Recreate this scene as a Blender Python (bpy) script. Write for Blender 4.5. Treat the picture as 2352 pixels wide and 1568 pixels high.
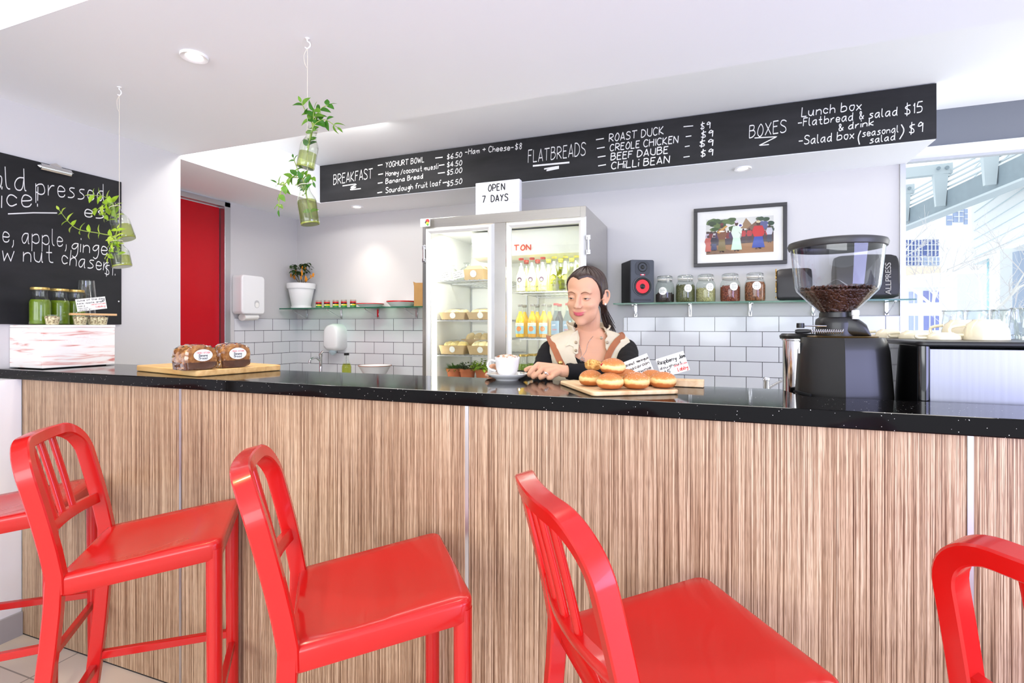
import bpy, bmesh, math, random
from mathutils import Vector, Matrix, Euler, Quaternion
random.seed(7)
PI = math.pi
SC = bpy.context.scene
COL = SC.collection
for _o in list(bpy.data.objects):
    bpy.data.objects.remove(_o)

# ---------------------------------------------------------------- camera
HC = 1.33            # camera height
YAW = math.radians(20.6)
FPX, CXP, HZP = 1195.0, 1176.0, 749.0
cam = bpy.data.cameras.new('camera')
cam.sensor_width = 36.0
cam.lens = 36.0*FPX/2352.0
cam.shift_y = (HZP-784.0)/2352.0
cam.clip_start = 0.02
cam.clip_end = 300
camo = bpy.data.objects.new('camera', cam)
COL.objects.link(camo)
camo.location = (0, 0, HC)
camo.rotation_euler = (PI/2, 0, YAW)
SC.camera = camo

# ---------------------------------------------------------------- exposure, sky, lights
SC.view_settings.view_transform = 'Standard'
SC.view_settings.look = 'None'
SC.view_settings.exposure = -0.04
SC.view_settings.gamma = 1.0
SC.view_settings.use_curve_mapping = False
SC.cycles.transparent_max_bounces = 40
SC.cycles.max_bounces = 10
W = bpy.data.worlds.new('sky')
SC.world = W
W.use_nodes = True
_bg = W.node_tree.nodes['Background']
_bg.inputs[0].default_value = (0.88, 0.94, 1.0, 1)
_bg.inputs[1].default_value = 2.0

def lamp(name, kind, loc, energy, color=(1, 1, 1), aim=None, size=None, size_y=None, spot=None, blend=0.5, radius=None):
    d = bpy.data.lights.new(name, kind)
    d.energy = energy
    d.color = color
    if kind == 'AREA':
        d.shape = 'RECTANGLE'
        d.size = size
        d.size_y = size_y or size
    if kind == 'SPOT':
        d.spot_size = math.radians(spot)
        d.spot_blend = blend
    if radius is not None:
        d.shadow_soft_size = radius
    o = bpy.data.objects.new(name, d)
    COL.objects.link(o)
    o.location = loc
    if aim is not None:
        v = Vector(aim)-Vector(loc)
        o.rotation_euler = v.to_track_quat('-Z', 'Y').to_euler()
    return o

# daylight through the shop front behind and to the right of the camera
lamp('window_daylight', 'AREA', (2.7, 3.5, 1.5), 20, (1.0, 0.98, 0.96), (-1.0, 2.6, 2.2), 0.6, 1.4)
lamp('shopfront_daylight', 'AREA', (2.5, -0.2, 1.1), 105, (0.50, 0.52, 1.0), (0.9, 1.4, 0.6), 1.8, 1.8)
# strip lights of the kitchen, up in the ceiling recess behind the dropped slab
lamp('kitchen_strip_light', 'AREA', (-2.5, 2.55, 2.63), 24, (1.0, .97, .93), (-2.9, 3.4, 1.3), 1.2, .15)
lamp('kitchen_strip_light', 'AREA', (-0.5, 2.46, 2.63), 16, (1.0, .96, .90), (-0.5, 1.05, 0.62), 3.6, .08)
lamp('table_downlight', 'SPOT', (-1.75, .62, 2.86), 42, (1.0, .66, .26), (-1.75, .95, 0), spot=95, blend=.9, radius=.04)
lamp('kitchen_strip_light', 'AREA', (0.1, 2.42, 2.63), 3, (.97, .97, 1.0), (0.1, 3.3, 1.2), 1.8, .15)
lamp('ceiling_fill', 'AREA', (-0.8, -3.2, 1.75), 140, (0.93, 0.965, 1.0), (-0.9, 0.4, 2.6), 4.5, 1.6)  # added fill lamp behind the camera, aimed up to brighten the ceiling

# ---------------------------------------------------------------- helpers
def at(px, py, X=None, Y=None, Z=None, D=None):
    """a pixel of the photograph -> the point of that plane it shows"""
    t = (px-CXP)/FPX
    u = (HZP-py)/FPX
    s, c = math.sin(YAW), math.cos(YAW)
    dx, dy = t*c-s, t*s+c
    if D is not None: k = D
    elif X is not None: k = X/dx
    elif Y is not None: k = Y/dy
    else: k = (Z-HC)/u
    return Vector((k*dx, k*dy, HC+k*u))

def prop(o, label=None, cat=None, group=None, kind=None):
    if label: o['label'] = label
    if cat: o['category'] = cat
    if group: o['group'] = group
    if kind: o['kind'] = kind
    return o

def thing(name, label, cat, loc=(0, 0, 0), rz=0.0, group=None, rot=None):
    o = bpy.data.objects.new(name, None)
    o.empty_display_size = 0.05
    COL.objects.link(o)
    o.location = loc
    o.rotation_euler = rot if rot is not None else (0, 0, rz)
    return prop(o, label, cat, group)

def dup(root, loc=None, rz=None, label=None, group=None):
    r = root.copy()
    COL.objects.link(r)
    if loc is not None: r.location = loc
    if rz is not None: r.rotation_euler = (0, 0, rz)
    if label: r['label'] = label
    if group: r['group'] = group
    for ch in list(root.children):
        c = ch.copy(); COL.objects.link(c); c.parent = r
        for g in list(ch.children):
            d = g.copy(); COL.objects.link(d); d.parent = c
    return r

class MB:
    """collects shapes into ONE mesh"""
    def __init__(self):
        self.v, self.f, self.m = [], [], []
        self.mi = 0
        self.M = Matrix()
    def mat(self, i): self.mi = i; return self
    def xf(self, M=None): self.M = M if M is not None else Matrix(); return self
    def add(self, vs, fs):
        b = len(self.v)
        self.v += [tuple(self.M @ Vector(p)) for p in vs]
        self.f += [tuple(b+i for i in q) for q in fs]
        self.m += [self.mi]*len(fs)
        return self
    def box(self, lo, hi, taper=None):
        x0, y0, z0 = lo; x1, y1, z1 = hi
        tx, ty = taper or (0, 0)
        return self.add([(x0, y0, z0), (x1, y0, z0), (x1, y1, z0), (x0, y1, z0),
                         (x0+tx, y0+ty, z1), (x1-tx, y0+ty, z1), (x1-tx, y1-ty, z1), (x0+tx, y1-ty, z1)],
                        [(0, 3, 2, 1), (4, 5, 6, 7), (0, 1, 5, 4), (1, 2, 6, 5), (2, 3, 7, 6), (3, 0, 4, 7)])
    def lathe(self, prof, c=(0, 0, 0), n=24, cap0=True, cap1=True, sx=1, sy=1):
        vs, fs = [], []
        for r, z in prof:
            for k in range(n):
                a = 2*PI*k/n
                vs.append((c[0]+r*sx*math.cos(a), c[1]+r*sy*math.sin(a), c[2]+z))
        for j in range(len(prof)-1):
            for k in range(n):
                k2 = (k+1) % n
                fs.append((j*n+k, j*n+k2, (j+1)*n+k2, (j+1)*n+k))
        if cap0: fs.append(tuple(range(n))[::-1])
        if cap1: fs.append(tuple((len(prof)-1)*n+k for k in range(n)))
        return self.add(vs, fs)
    def cyl(self, p0, p1, r, r1=None, n=16):
        return self.tube([p0, p1], [r, r if r1 is None else r1], n)
    def tube(self, path, r, n=10, cap=True, sec=None, up=None, closed=False):
        """sweep a circle (or the section sec, a list of (a,b)) along a path"""
        P = [Vector(p) for p in path]
        R = r if isinstance(r, (list, tuple)) else [r]*len(P)
        sec = sec or [(math.cos(2*PI*k/n), math.sin(2*PI*k/n)) for k in range(n)]
        n = len(sec)
        vs, fs = [], []
        N = None
        L = len(P)
        for i, p in enumerate(P):
            if closed: t = P[(i+1) % L]-P[i-1]
            else: t = P[min(i+1, L-1)]-P[max(i-1, 0)]
            t.normalize()
            if up is not None:
                N = Vector(up)-t*Vector(up).dot(t)
            elif N is None:
                N = Vector((0, 0, 1)).cross(t)
                if N.length < 1e-3: N = Vector((1, 0, 0))
            N = N-t*N.dot(t)
            N.normalize()
            B = t.cross(N)
            for a, b in sec:
                vs.append(tuple(p+N*(a*R[i])+B*(b*R[i])))
        for j in range(L if closed else L-1):
            j2 = (j+1) % L
            for k in range(n):
                k2 = (k+1) % n
                fs.append((j*n+k, j*n+k2, j2*n+k2, j2*n+k))
        if cap and not closed:
            fs.append(tuple(range(n))[::-1])
            fs.append(tuple((L-1)*n+k for k in range(n)))
        return self.add(vs, fs)
    def prism(self, poly, a, b, axis='z'):
        """extrude a 2D polygon between a and b along an axis"""
        n = len(poly)
        def q(p, h):
            return {'z': (p[0], p[1], h), 'y': (p[0], h, p[1]), 'x': (h, p[0], p[1])}[axis]
        vs = [q(p, a) for p in poly]+[q(p, b) for p in poly]
        fs = [tuple(range(n))[::-1], tuple(range(n, 2*n))]
        fs += [(k, (k+1) % n, n+(k+1) % n, n+k) for k in range(n)]
        return self.add(vs, fs)
    def loft(self, rings, cap0=True, cap1=True, closed=True):
        n = len(rings[0]); vs = [tuple(p) for r in rings for p in r]; fs = []
        for j in range(len(rings)-1):
            for k in range(n if closed else n-1):
                k2 = (k+1) % n
                fs.append((j*n+k, j*n+k2, (j+1)*n+k2, (j+1)*n+k))
        if cap0: fs.append(tuple(range(n))[::-1])
        if cap1: fs.append(tuple((len(rings)-1)*n+k for k in range(n)))
        return self.add(vs, fs)
    def ball(self, c, r, nu=16, nv=10, sx=1, sy=1, sz=1, fn=None):
        vs = [(c[0], c[1], c[2]-r*sz)]; fs = []
        for j in range(1, nv):
            a = -PI/2+PI*j/nv
            for k in range(nu):
                b = 2*PI*k/nu
                vs.append((c[0]+r*sx*math.cos(a)*math.cos(b), c[1]+r*sy*math.cos(a)*math.sin(b), c[2]+r*sz*math.sin(a)))
        vs.append((c[0], c[1], c[2]+r*sz))
        for k in range(nu):
            k2 = (k+1) % nu
            fs.append((0, 1+k2, 1+k))
            for j in range(nv-2):
                fs.append((1+j*nu+k, 1+j*nu+k2, 1+(j+1)*nu+k2, 1+(j+1)*nu+k))
            fs.append((1+(nv-2)*nu+k, 1+(nv-2)*nu+k2, len(vs)-1))
        if fn: vs = [fn(p) for p in vs]
        return self.add(vs, fs)
    def build(self, name, mats, parent=None, smooth=40, bev=0, seg=2, sub=0, loc=None, flip=True):
        me = bpy.data.meshes.new(name)
        me.from_pydata(self.v, [], self.f)
        for m in (mats if isinstance(mats, (list, tuple)) else [mats]):
            me.materials.append(m)
        for p, i in zip(me.polygons, self.m): p.material_index = i
        if flip:
            bm = bmesh.new(); bm.from_mesh(me)
            bmesh.ops.recalc_face_normals(bm, faces=bm.faces)
            bm.to_mesh(me); bm.free()
        if smooth:
            me.shade_smooth()
            me.set_sharp_from_angle(angle=math.radians(smooth))
        me.update()
        o = bpy.data.objects.new(name, me)
        COL.objects.link(o)
        if parent is not None: o.parent = parent
        if loc is not None: o.location = loc
        if bev:
            b = o.modifiers.new('bevel', 'BEVEL'); b.width = bev; b.segments = seg
            b.limit_method = 'ANGLE'; b.angle_limit = math.radians(50)
            b.harden_normals = False
        if sub:
            s = o.modifiers.new('sub', 'SUBSURF'); s.levels = sub; s.render_levels = sub
        return o

def rbox2(w, d, r, n=5):
    """rounded rectangle outline, centred"""
    out = []
    for cx, cy, a0 in ((w/2-r, d/2-r, 0), (-w/2+r, d/2-r, 90), (-w/2+r, -d/2+r, 180), (w/2-r, -d/2+r, 270)):
        for k in range(n+1):
            a = math.radians(a0+90*k/n)
            out.append((cx+r*math.cos(a), cy+r*math.sin(a)))
    return out

def chaikin(P, it=2):
    for _ in range(it):
        if len(P) < 3: return P
        Q = [P[0]]
        for a, b in zip(P[:-1], P[1:]):
            a, b = Vector(a), Vector(b)
            Q += [a*.75+b*.25, a*.25+b*.75]
        Q.append(P[-1])
        P = Q
    return P

def crom(P, n=6):
    """Catmull-Rom through points"""
    P = [Vector(p) for p in P]
    out = []
    for i in range(len(P)-1):
        p0, p1, p2, p3 = P[max(i-1, 0)], P[i], P[i+1], P[min(i+2, len(P)-1)]
        for k in range(n):
            t = k/n
            out.append(.5*((2*p1)+(p2-p0)*t+(2*p0-5*p1+4*p2-p3)*t*t+(3*p1-p0-3*p2+p3)*t**3))
    out.append(P[-1])
    return out

# ---------------------------------------------------------------- materials
def lin(c):
    """sRGB 0-255 -> linear"""
    return tuple((x/255/12.92 if x/255 <= .04045 else ((x/255+.055)/1.055)**2.4) for x in c)

def M(name, rgb, rough=.5, metal=0, spec=.5, noise=None, bump=None, coat=0, trans=0, ior=1.45, emit=None, sss=0, alpha=1):
    """rgb is an sRGB 0-255 colour; noise=(scale, amount, (sx,sy,sz)); bump=(scale, strength)"""
    m = bpy.data.materials.new(name); m.use_nodes = True
    nt = m.node_tree; b = nt.nodes['Principled BSDF']
    col = lin(rgb)+(1,)
    b.inputs['Base Color'].default_value = col
    b.inputs['Roughness'].default_value = rough
    b.inputs['Metallic'].default_value = metal
    b.inputs['Specular IOR Level'].default_value = spec
    b.inputs['IOR'].default_value = ior
    if coat: b.inputs['Coat Weight'].default_value = coat; b.inputs['Coat Roughness'].default_value = .05
    if trans: b.inputs['Transmission Weight'].default_value = trans
    if sss:
        b.inputs['Subsurface Weight'].default_value = sss
        b.inputs['Subsurface Radius'].default_value = (.012, .005, .003)
    if alpha < 1: b.inputs['Alpha'].default_value = alpha
    if emit:
        b.inputs['Emission Color'].default_value = lin(emit[0])+(1,)
        b.inputs['Emission Strength'].default_value = emit[1]
    if noise or bump:
        tc = nt.nodes.new('ShaderNodeTexCoord')
        mp = nt.nodes.new('ShaderNodeMapping')
        nt.links.new(tc.outputs['Object'], mp.inputs[0])
    if noise:
        sc, amt = noise[0], noise[1]
        if len(noise) > 2: mp.inputs['Scale'].default_value = noise[2]
        n = nt.nodes.new('ShaderNodeTexNoise'); n.inputs['Scale'].default_value = sc; n.inputs['Detail'].default_value = 5
        nt.links.new(mp.outputs[0], n.inputs['Vector'])
        r = nt.nodes.new('ShaderNodeValToRGB')
        r.color_ramp.elements[0].position = .3; r.color_ramp.elements[1].position = .7
        r.color_ramp.elements[0].color = tuple(x*(1-amt) for x in col[:3])+(1,)
        r.color_ramp.elements[1].color = tuple(min(1, x*(1+amt)) for x in col[:3])+(1,)
        nt.links.new(n.outputs['Fac'], r.inputs[0])
        nt.links.new(r.outputs[0], b.inputs['Base Color'])
    if bump:
        n2 = nt.nodes.new('ShaderNodeTexNoise'); n2.inputs['Scale'].default_value = bump[0]; n2.inputs['Detail'].default_value = 3
        nt.links.new(mp.outputs[0], n2.inputs['Vector'])
        bp = nt.nodes.new('ShaderNodeBump'); bp.inputs['Strength'].default_value = bump[1]; bp.inputs['Distance'].default_value = .003
        nt.links.new(n2.outputs['Fac'], bp.inputs['Height'])
        nt.links.new(bp.outputs[0], b.inputs['Normal'])
    return m

def nodes(m): return m.node_tree, m.node_tree.nodes['Principled BSDF']

def ramp_mat(name, stops, tex, mapscale=(1, 1, 1), rough=.5, scale=1, detail=4, distort=0, coat=0, rot=None):
    """base colour from noise ('n') or wave ('w') through a colour ramp of (pos, rgb)"""
    m = M(name, (128, 128, 128), rough, coat=coat)
    nt, b = nodes(m)
    tc = nt.nodes.new('ShaderNodeTexCoord'); mp = nt.nodes.new('ShaderNodeMapping')
    mp.inputs['Scale'].default_value = mapscale
    if rot: mp.inputs['Rotation'].default_value = rot
    nt.links.new(tc.outputs['Object'], mp.inputs[0])
    t = nt.nodes.new('ShaderNodeTexNoise' if tex == 'n' else 'ShaderNodeTexWave')
    t.inputs['Scale'].default_value = scale; t.inputs['Detail'].default_value = detail
    t.inputs['Distortion'].default_value = distort
    nt.links.new(mp.outputs[0], t.inputs['Vector'])
    r = nt.nodes.new('ShaderNodeValToRGB')
    e = r.color_ramp.elements
    while len(e) < len(stops): e.new(.5)
    for k, (p, c) in enumerate(stops):
        e[k].position = p; e[k].color = lin(c)+(1,)
    nt.links.new(t.outputs['Fac'], r.inputs[0])
    nt.links.new(r.outputs[0], b.inputs['Base Color'])
    return m

def vcol_mat(name, rough=.5, sss=0, spec=.4, bump=None):
    m = M(name, (200, 200, 200), rough, spec=spec, sss=sss, bump=bump)
    nt, b = nodes(m)
    a = nt.nodes.new('ShaderNodeVertexColor'); a.layer_name = 'Col'
    nt.links.new(a.outputs[0], b.inputs['Base Color'])
    return m

def thin_glass(name, tint=(255, 255, 255), refl=1.0, rough=0.02):
    """a thin clear wall: lets light straight through, mirrors at grazing angles"""
    m = bpy.data.materials.new(name); m.use_nodes = True
    nt = m.node_tree; nt.nodes.clear()
    out = nt.nodes.new('ShaderNodeOutputMaterial'); mix = nt.nodes.new('ShaderNodeMixShader')
    tr = nt.nodes.new('ShaderNodeBsdfTransparent'); gl = nt.nodes.new('ShaderNodeBsdfGlossy')
    fr = nt.nodes.new('ShaderNodeLayerWeight'); fr.inputs[0].default_value = .5
    pw = nt.nodes.new('ShaderNodeMath'); pw.operation = 'POWER'; pw.inputs[1].default_value = 4.0
    ad = nt.nodes.new('ShaderNodeMath'); ad.operation = 'MULTIPLY_ADD'; ad.inputs[1].default_value = .75; ad.inputs[2].default_value = .035
    nt.links.new(fr.outputs['Facing'], pw.inputs[0]); nt.links.new(pw.outputs[0], ad.inputs[0])
    tr.inputs[0].default_value = lin(tint)+(1,)
    gl.inputs['Roughness'].default_value = rough
    mu = nt.nodes.new('ShaderNodeMath'); mu.operation = 'MULTIPLY'; mu.inputs[1].default_value = refl
    nt.links.new(ad.outputs[0], mu.inputs[0]); nt.links.new(mu.outputs[0], mix.inputs[0])
    nt.links.new(tr.outputs[0], mix.inputs[1]); nt.links.new(gl.outputs[0], mix.inputs[2])
    nt.links.new(mix.outputs[0], out.inputs[0])
    return m

MT = dict(
    wall=M('wall_paint', (202, 200, 200), .75),
    ceil=M('ceiling_paint', (240, 243, 246), .85),
    white=M('white_plastic', (236, 236, 236), .35),
    china=M('white_china', (228, 227, 225), .12, coat=.5),
    black=M('black_plastic', (24, 24, 25), .35),
    blackmat=M('black_matt', (30, 30, 31), .6),
    steel=M('brushed_steel', (186, 184, 180), .32, metal=1, noise=(1, .05, (4, 4, 120))),
    chrome=M('chrome', (215, 215, 218), .1, metal=1),
    alu=M('aluminium', (196, 197, 200), .38, metal=1),
    red=M('red_gloss_paint', (222, 22, 22), .22, coat=.7, spec=.5),
    glass=thin_glass('clear_glass', (250, 252, 250)),
    pane=thin_glass('pane_glass', (250, 251, 249), .7),
    green_edge=M('glass_shelf_edge', (38, 120, 92), .1, trans=.4),
    paper=M('white_card', (240, 239, 234), .7),
    ink=M('black_ink', (20, 20, 22), .7),
    redink=M('red_ink', (214, 52, 40), .7),
    chalk=M('chalk', (226, 226, 224), .9, spec=.1),
    brass=M('brass', (196, 158, 92), .3, metal=1),
)
# ================================================================ the room
ZT, TH, YF, YB, YP = 1.1427, .040, 1.339, 1.735, 1.360     # worktop top, thickness, front, back; counter front
CEIL, COF = 2.347, 2.655                                   # dropped ceiling and soffit; coffer
YW, XD, XL = 3.92, -3.66, -2.94                            # back wall, door wall, left wall

def struct(name, mb, m, bev=0, smooth=0):
    return prop(mb.build(name, m, smooth=smooth, bev=bev), kind='structure')

# floor: large beige tiles
FM = M('floor_tiles', (214, 205, 190), .28)
_nt, _b = nodes(FM)
_tc = _nt.nodes.new('ShaderNodeTexCoord'); _br = _nt.nodes.new('ShaderNodeTexBrick')
_br.offset = 0; _br.inputs['Scale'].default_value = 1
_br.inputs['Brick Width'].default_value = .6; _br.inputs['Row Height'].default_value = .6
_br.inputs['Mortar Size'].default_value = .003
_br.inputs['Color1'].default_value = lin((218, 208, 192))+(1,); _br.inputs['Color2'].default_value = lin((210, 199, 182))+(1,)
_br.inputs['Mortar'].default_value = lin((150, 142, 130))+(1,)
_nt.links.new(_tc.outputs['Object'], _br.inputs['Vector']); _nt.links.new(_br.outputs['Color'], _b.inputs['Base Color'])
struct('floor', MB().box((-3.8, -4.2, -.1), (4.2, 4.0, 0)), FM)

# dropped ceiling over the bar, soffit round the kitchen, coffer between, high ceiling by the tables
struct('ceiling', MB().box((-3.2, 1.054, CEIL), (4.2, 2.207, CEIL+.6)), MT['ceil'])
struct('ceiling_coffer', MB().box((-3.02, 2.207, COF), (4.2, YW+.12, COF+.29)), MT['ceil'])
struct('ceiling_high', MB().box((-3.2, -4.2, 2.9), (4.2, 1.054, 3.0)), MT['ceil'])
struct('ceiling_soffit', MB().prism([(XD-.1, 2.207), (-3.0, 2.207), (-3.0, 3.47), (1.165, 3.47), (1.165, YW), (XD-.1, YW)], CEIL, CEIL+.6), MT['ceil'])
struct('wall_left', MB().box((XL-.12, -4.2, 0), (XL, 2.207, 3.0)), MT['wall'])
struct('wall_return', MB().box((XD-.1, 2.087, 0), (XL-.12, 2.207, CEIL+.5)), MT['wall'])
struct('wall_bar', MB().box((XL, -.4, 0), (-2.777, 1.338, ZT-TH)).box((XL, 1.338, 0), (-2.777, 1.36, ZT-TH)), MT['ceil'])
struct('baseboard_left', MB().box((-2.777, -.4, 0), (-2.765, 1.3585, .10)), M('grey_skirting', (170, 170, 172), .4))
# side wall with the red door: opening Y 2.25..3.15
DY0, DY1, DZ = 2.30, 3.165, CEIL-.012
struct('wall_side', MB().box((XD-.1, DY1, 0), (XD, YW, CEIL)).box((XD-.1, 2.207, 0), (XD, DY0, CEIL)), MT['wall'])
struct('wall_back', MB().box((XD-.1, YW, 0), (1.146, YW+.12, 3.0)), MT['wall'])
struct('wall_under_window', MB().box((1.146, YW, 0), (4.2, YW+.12, .86)), MT['wall'])
struct('ceiling_beam', MB().box((1.146, YW-.02, CEIL+.085), (4.2, YW+.1, COF)), M('grey_beam_paint', (112, 116, 124), .6))
struct('trim_1', MB().box((1.146, YW-.035, CEIL+.035), (4.2, YW+.06, CEIL+.085)), MT['ceil'], bev=.004)
struct('trim_2', MB().box((1.130, YW-.012, .95), (1.160, YW+.13, CEIL+.04)), MT['alu'])

# window: aluminium frame and one pane
wf = thing('window_1', None, None, (0, YW+.06, 0)); prop(wf, kind='structure')
MB().box((1.16, -.02, .86), (4.2, .03, .90)).box((1.16, -.02, CEIL+.02), (4.2, .03, CEIL+.036)).box((3.2, -.02, .9), (3.25, .03, CEIL+.02)).build('window_frame', MT['alu'], wf)
MB().box((1.16, 0, .90), (4.2, .006, CEIL+.02)).build('window_pane', MT['pane'], wf)

# red door in an aluminium frame
dr = thing('door_1', None, None, (XD, 0, 0)); prop(dr, kind='structure')
MB().box((-.075, DY0, 0), (-.04, DY1-.055, DZ-.045)).build('door_leaf', M('red_door', (188, 0, 22), .3, spec=.35), dr, bev=.003)
MB().box((-.08, DY1-.05, 0), (.012, DY1+.005, DZ)).box((-.08, DY0-.03, DZ-.04), (.012, DY1+.005, DZ)).box((-.08, DY0-.03, 0), (.012, DY0, DZ)).build('door_frame', MT['alu'], dr, bev=.003)
MB().box((-.1, DY0-.03, DZ), (.0, DY1+.005, CEIL)).build('door_head', MT['wall'], dr)
MB().cyl((-.04, 2.43, 1.02), (-.005, 2.43, 1.02), .012).cyl((-.005, 2.43, 1.02), (-.005, 2.56, 1.02), .009).build('door_handle', MT['chrome'], dr)

# white bond tiles with dark grout
def tile_mat(name, axis, x0, z1, mirror=1):
    m = M(name, (236, 236, 238), .16, coat=.3)
    nt, b = nodes(m)
    tc = nt.nodes.new('ShaderNodeTexCoord'); sp = nt.nodes.new('ShaderNodeSeparateXYZ'); cb = nt.nodes.new('ShaderNodeCombineXYZ')
    nt.links.new(tc.outputs['Object'], sp.inputs[0])
    def madd(sock, mul, off):
        q = nt.nodes.new('ShaderNodeMath'); q.operation = 'MULTIPLY_ADD'
        q.inputs[1].default_value = mul; q.inputs[2].default_value = off
        nt.links.new(sock, q.inputs[0]); return q.outputs[0]
    nt.links.new(madd(sp.outputs[axis], mirror, -x0*mirror), cb.inputs[0])
    nt.links.new(madd(sp.outputs[2], -1, z1), cb.inputs[1])
    br = nt.nodes.new('ShaderNodeTexBrick')
    br.offset = .5; br.offset_frequency = 2; br.squash = 1
    br.inputs['Scale'].default_value = 1; br.inputs['Brick Width'].default_value = .2015; br.inputs['Row Height'].default_value = .1035
    br.inputs['Mortar Size'].default_value = .0021; br.inputs['Mortar Smooth'].default_value = .1
    br.inputs['Color1'].default_value = lin((216, 216, 220))+(1,); br.inputs['Color2'].default_value = lin((212, 212, 216))+(1,)
    br.inputs['Mortar'].default_value = lin((58, 58, 62))+(1,)
    nt.links.new(cb.outputs[0], br.inputs['Vector']); nt.links.new(br.outputs['Color'], b.inputs['Base Color'])
    bp = nt.nodes.new('ShaderNodeBump'); bp.inputs['Strength'].default_value = .25; bp.inputs['Distance'].default_value = .002; bp.invert = True
    nt.links.new(br.outputs['Fac'], bp.inputs['Height']); nt.links.new(bp.outputs[0], b.inputs['Normal'])
    return m
TZ = 1.3965
struct('trim_3', MB().box((-3.652, YW-.008, .88), (-1.75, YW, TZ)), tile_mat('wall_tiles_left', 0, -3.49, TZ))
struct('trim_4', MB().box((-.583, YW-.008, .88), (1.146, YW, TZ)), tile_mat('wall_tiles_right', 0, -.457, TZ))
struct('trim_5', MB().box((XD, 3.215, .88), (XD+.008, YW, TZ)), tile_mat('wall_tiles_side', 1, 3.715, TZ))

# ---------------------------------------------------------------- bar counter front
def zebrano():
    m = M('zebrano_laminate', (190, 150, 110), .38)
    nt, b = nodes(m)
    tc = nt.nodes.new('ShaderNodeTexCoord')
    def nz(sc, scale, det, dist):
        mp = nt.nodes.new('ShaderNodeMapping'); mp.inputs['Scale'].default_value = sc
        nt.links.new(tc.outputs['Object'], mp.inputs[0])
        n = nt.nodes.new('ShaderNodeTexNoise'); n.inputs['Scale'].default_value = scale; n.inputs['Detail'].default_value = det
        n.inputs['Distortion'].default_value = dist
        nt.links.new(mp.outputs[0], n.inputs['Vector']); return n.outputs['Fac']
    def rmp(sock, stops):
        r = nt.nodes.new('ShaderNodeValToRGB'); e = r.color_ramp.elements
        while len(e) < len(stops): e.new(.5)
        for k, (p, c) in enumerate(stops): e[k].position = p; e[k].color = (lin(c)+(1,)) if isinstance(c, tuple) else (c, c, c, 1)
        nt.links.new(sock, r.inputs[0]); return r.outputs[0]
    base = rmp(nz((165, 1, 1.0), 1, 3.0, .5), [(.32, (154, 123, 95)), (.44, (180, 149, 118)), (.52, (203, 175, 144)), (.70, (213, 187, 158))])
    line = rmp(nz((560, 1, 1.9), 1, 1.0, .8), [(.38, (128, 98, 78)), (.46, (214, 202, 192)), (.50, (255, 255, 255))])
    pore = rmp(nz((1000, 1, 20), 1, 2, 0), [(.38, (170, 154, 140)), (.50, (255, 255, 255))])
    def mul(a, c, f):
        q = nt.nodes.new('ShaderNodeMix'); q.data_type = 'RGBA'; q.blend_type = 'MULTIPLY'; q.inputs[0].default_value = f
        nt.links.new(a, q.inputs[6]); nt.links.new(c, q.inputs[7]); return q.outputs[2]
    nt.links.new(mul(mul(base, line, .95), pore, .6), b.inputs['Base Color'])
    return m
ZB = zebrano()
bc = thing('bar_counter', 'long bar counter front clad in striped tan laminate sheets with silver joint strips', 'bar counter', (0, YP, 0))
JX = [-2.777, -1.812, -.650, .516, 1.73, 2.6]
for a, b_ in zip(JX[:-1], JX[1:]):
    MB().box((a+.006, 0, .006), (b_-.006, .018, ZT-TH)).build('front_panel', ZB, bc, smooth=0)
for x in JX[1:-1]:
    MB().box((x-.0055, -.0015, .0), (x+.0055, .016, ZT-TH)).build('joint_strip', MT['alu'], bc, smooth=0)
MB().box((-2.777, .02, 0), (2.6, .19, ZT-TH)).build('carcass', M('carcass_board', (205, 203, 200), .6), bc, smooth=0)
MB().box((-2.777, .001, 0), (2.6, .02, .006)).build('floor_seal', MT['blackmat'], bc, smooth=0)

def fleck_black():
    m = M('black_flecked_stone', (16, 15, 15), .07, spec=.12)
    nt, b = nodes(m)
    tc = nt.nodes.new('ShaderNodeTexCoord')
    def flk(scale, keep, rad):
        v = nt.nodes.new('ShaderNodeTexVoronoi'); v.inputs['Scale'].default_value = scale
        nt.links.new(tc.outputs['Object'], v.inputs['Vector'])
        s = nt.nodes.new('ShaderNodeSeparateColor'); nt.links.new(v.outputs['Color'], s.inputs[0])
        def mth(op, sock, val):
            q = nt.nodes.new('ShaderNodeMath'); q.operation = op; nt.links.new(sock, q.inputs[0])
            if isinstance(val, float): q.inputs[1].default_value = val
            else: nt.links.new(val, q.inputs[1])
            return q.outputs[0]
        k = mth('LESS_THAN', s.outputs[0], keep)
        size = mth('MULTIPLY', s.outputs[1], rad)
        return mth('MULTIPLY', mth('LESS_THAN', v.outputs['Distance'], size), k)
    a = flk(60., .14, .09); c = flk(170., .20, .20)
    q = nt.nodes.new('ShaderNodeMath'); q.operation = 'MAXIMUM'; nt.links.new(a, q.inputs[0]); nt.links.new(c, q.inputs[1])
    mx = nt.nodes.new('ShaderNodeMix'); mx.data_type = 'RGBA'
    mx.inputs[6].default_value = lin((17, 16, 16))+(1,); mx.inputs[7].default_value = lin((232, 230, 224))+(1,)
    nt.links.new(q.outputs[0], mx.inputs[0]); nt.links.new(mx.outputs[2], b.inputs['Base Color'])
    return m
wt = MB().prism([(-2.93, YF), (2.6, YF), (2.6, 1.575), (.262, 1.575), (.240, 1.60), (.222, 1.66), (.205, YB), (-2.93, YB)], ZT-TH, ZT).build('worktop', fleck_black(), smooth=0, bev=.003)
prop(wt, 'black stone bar worktop with white flecks running the whole counter', 'worktop')
bb = thing('back_bench', 'low white kitchen bench along the tiled wall, mostly hidden behind the bar', 'bench', (0, 0, 0))
MB().box((-3.645, 3.36, .86), (-1.88, YW-.01, .90)).box((-.62, 3.30, .86), (1.9, YW-.01, .90)).build('bench_top', MT['steel'], bb, bev=.003)
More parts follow.
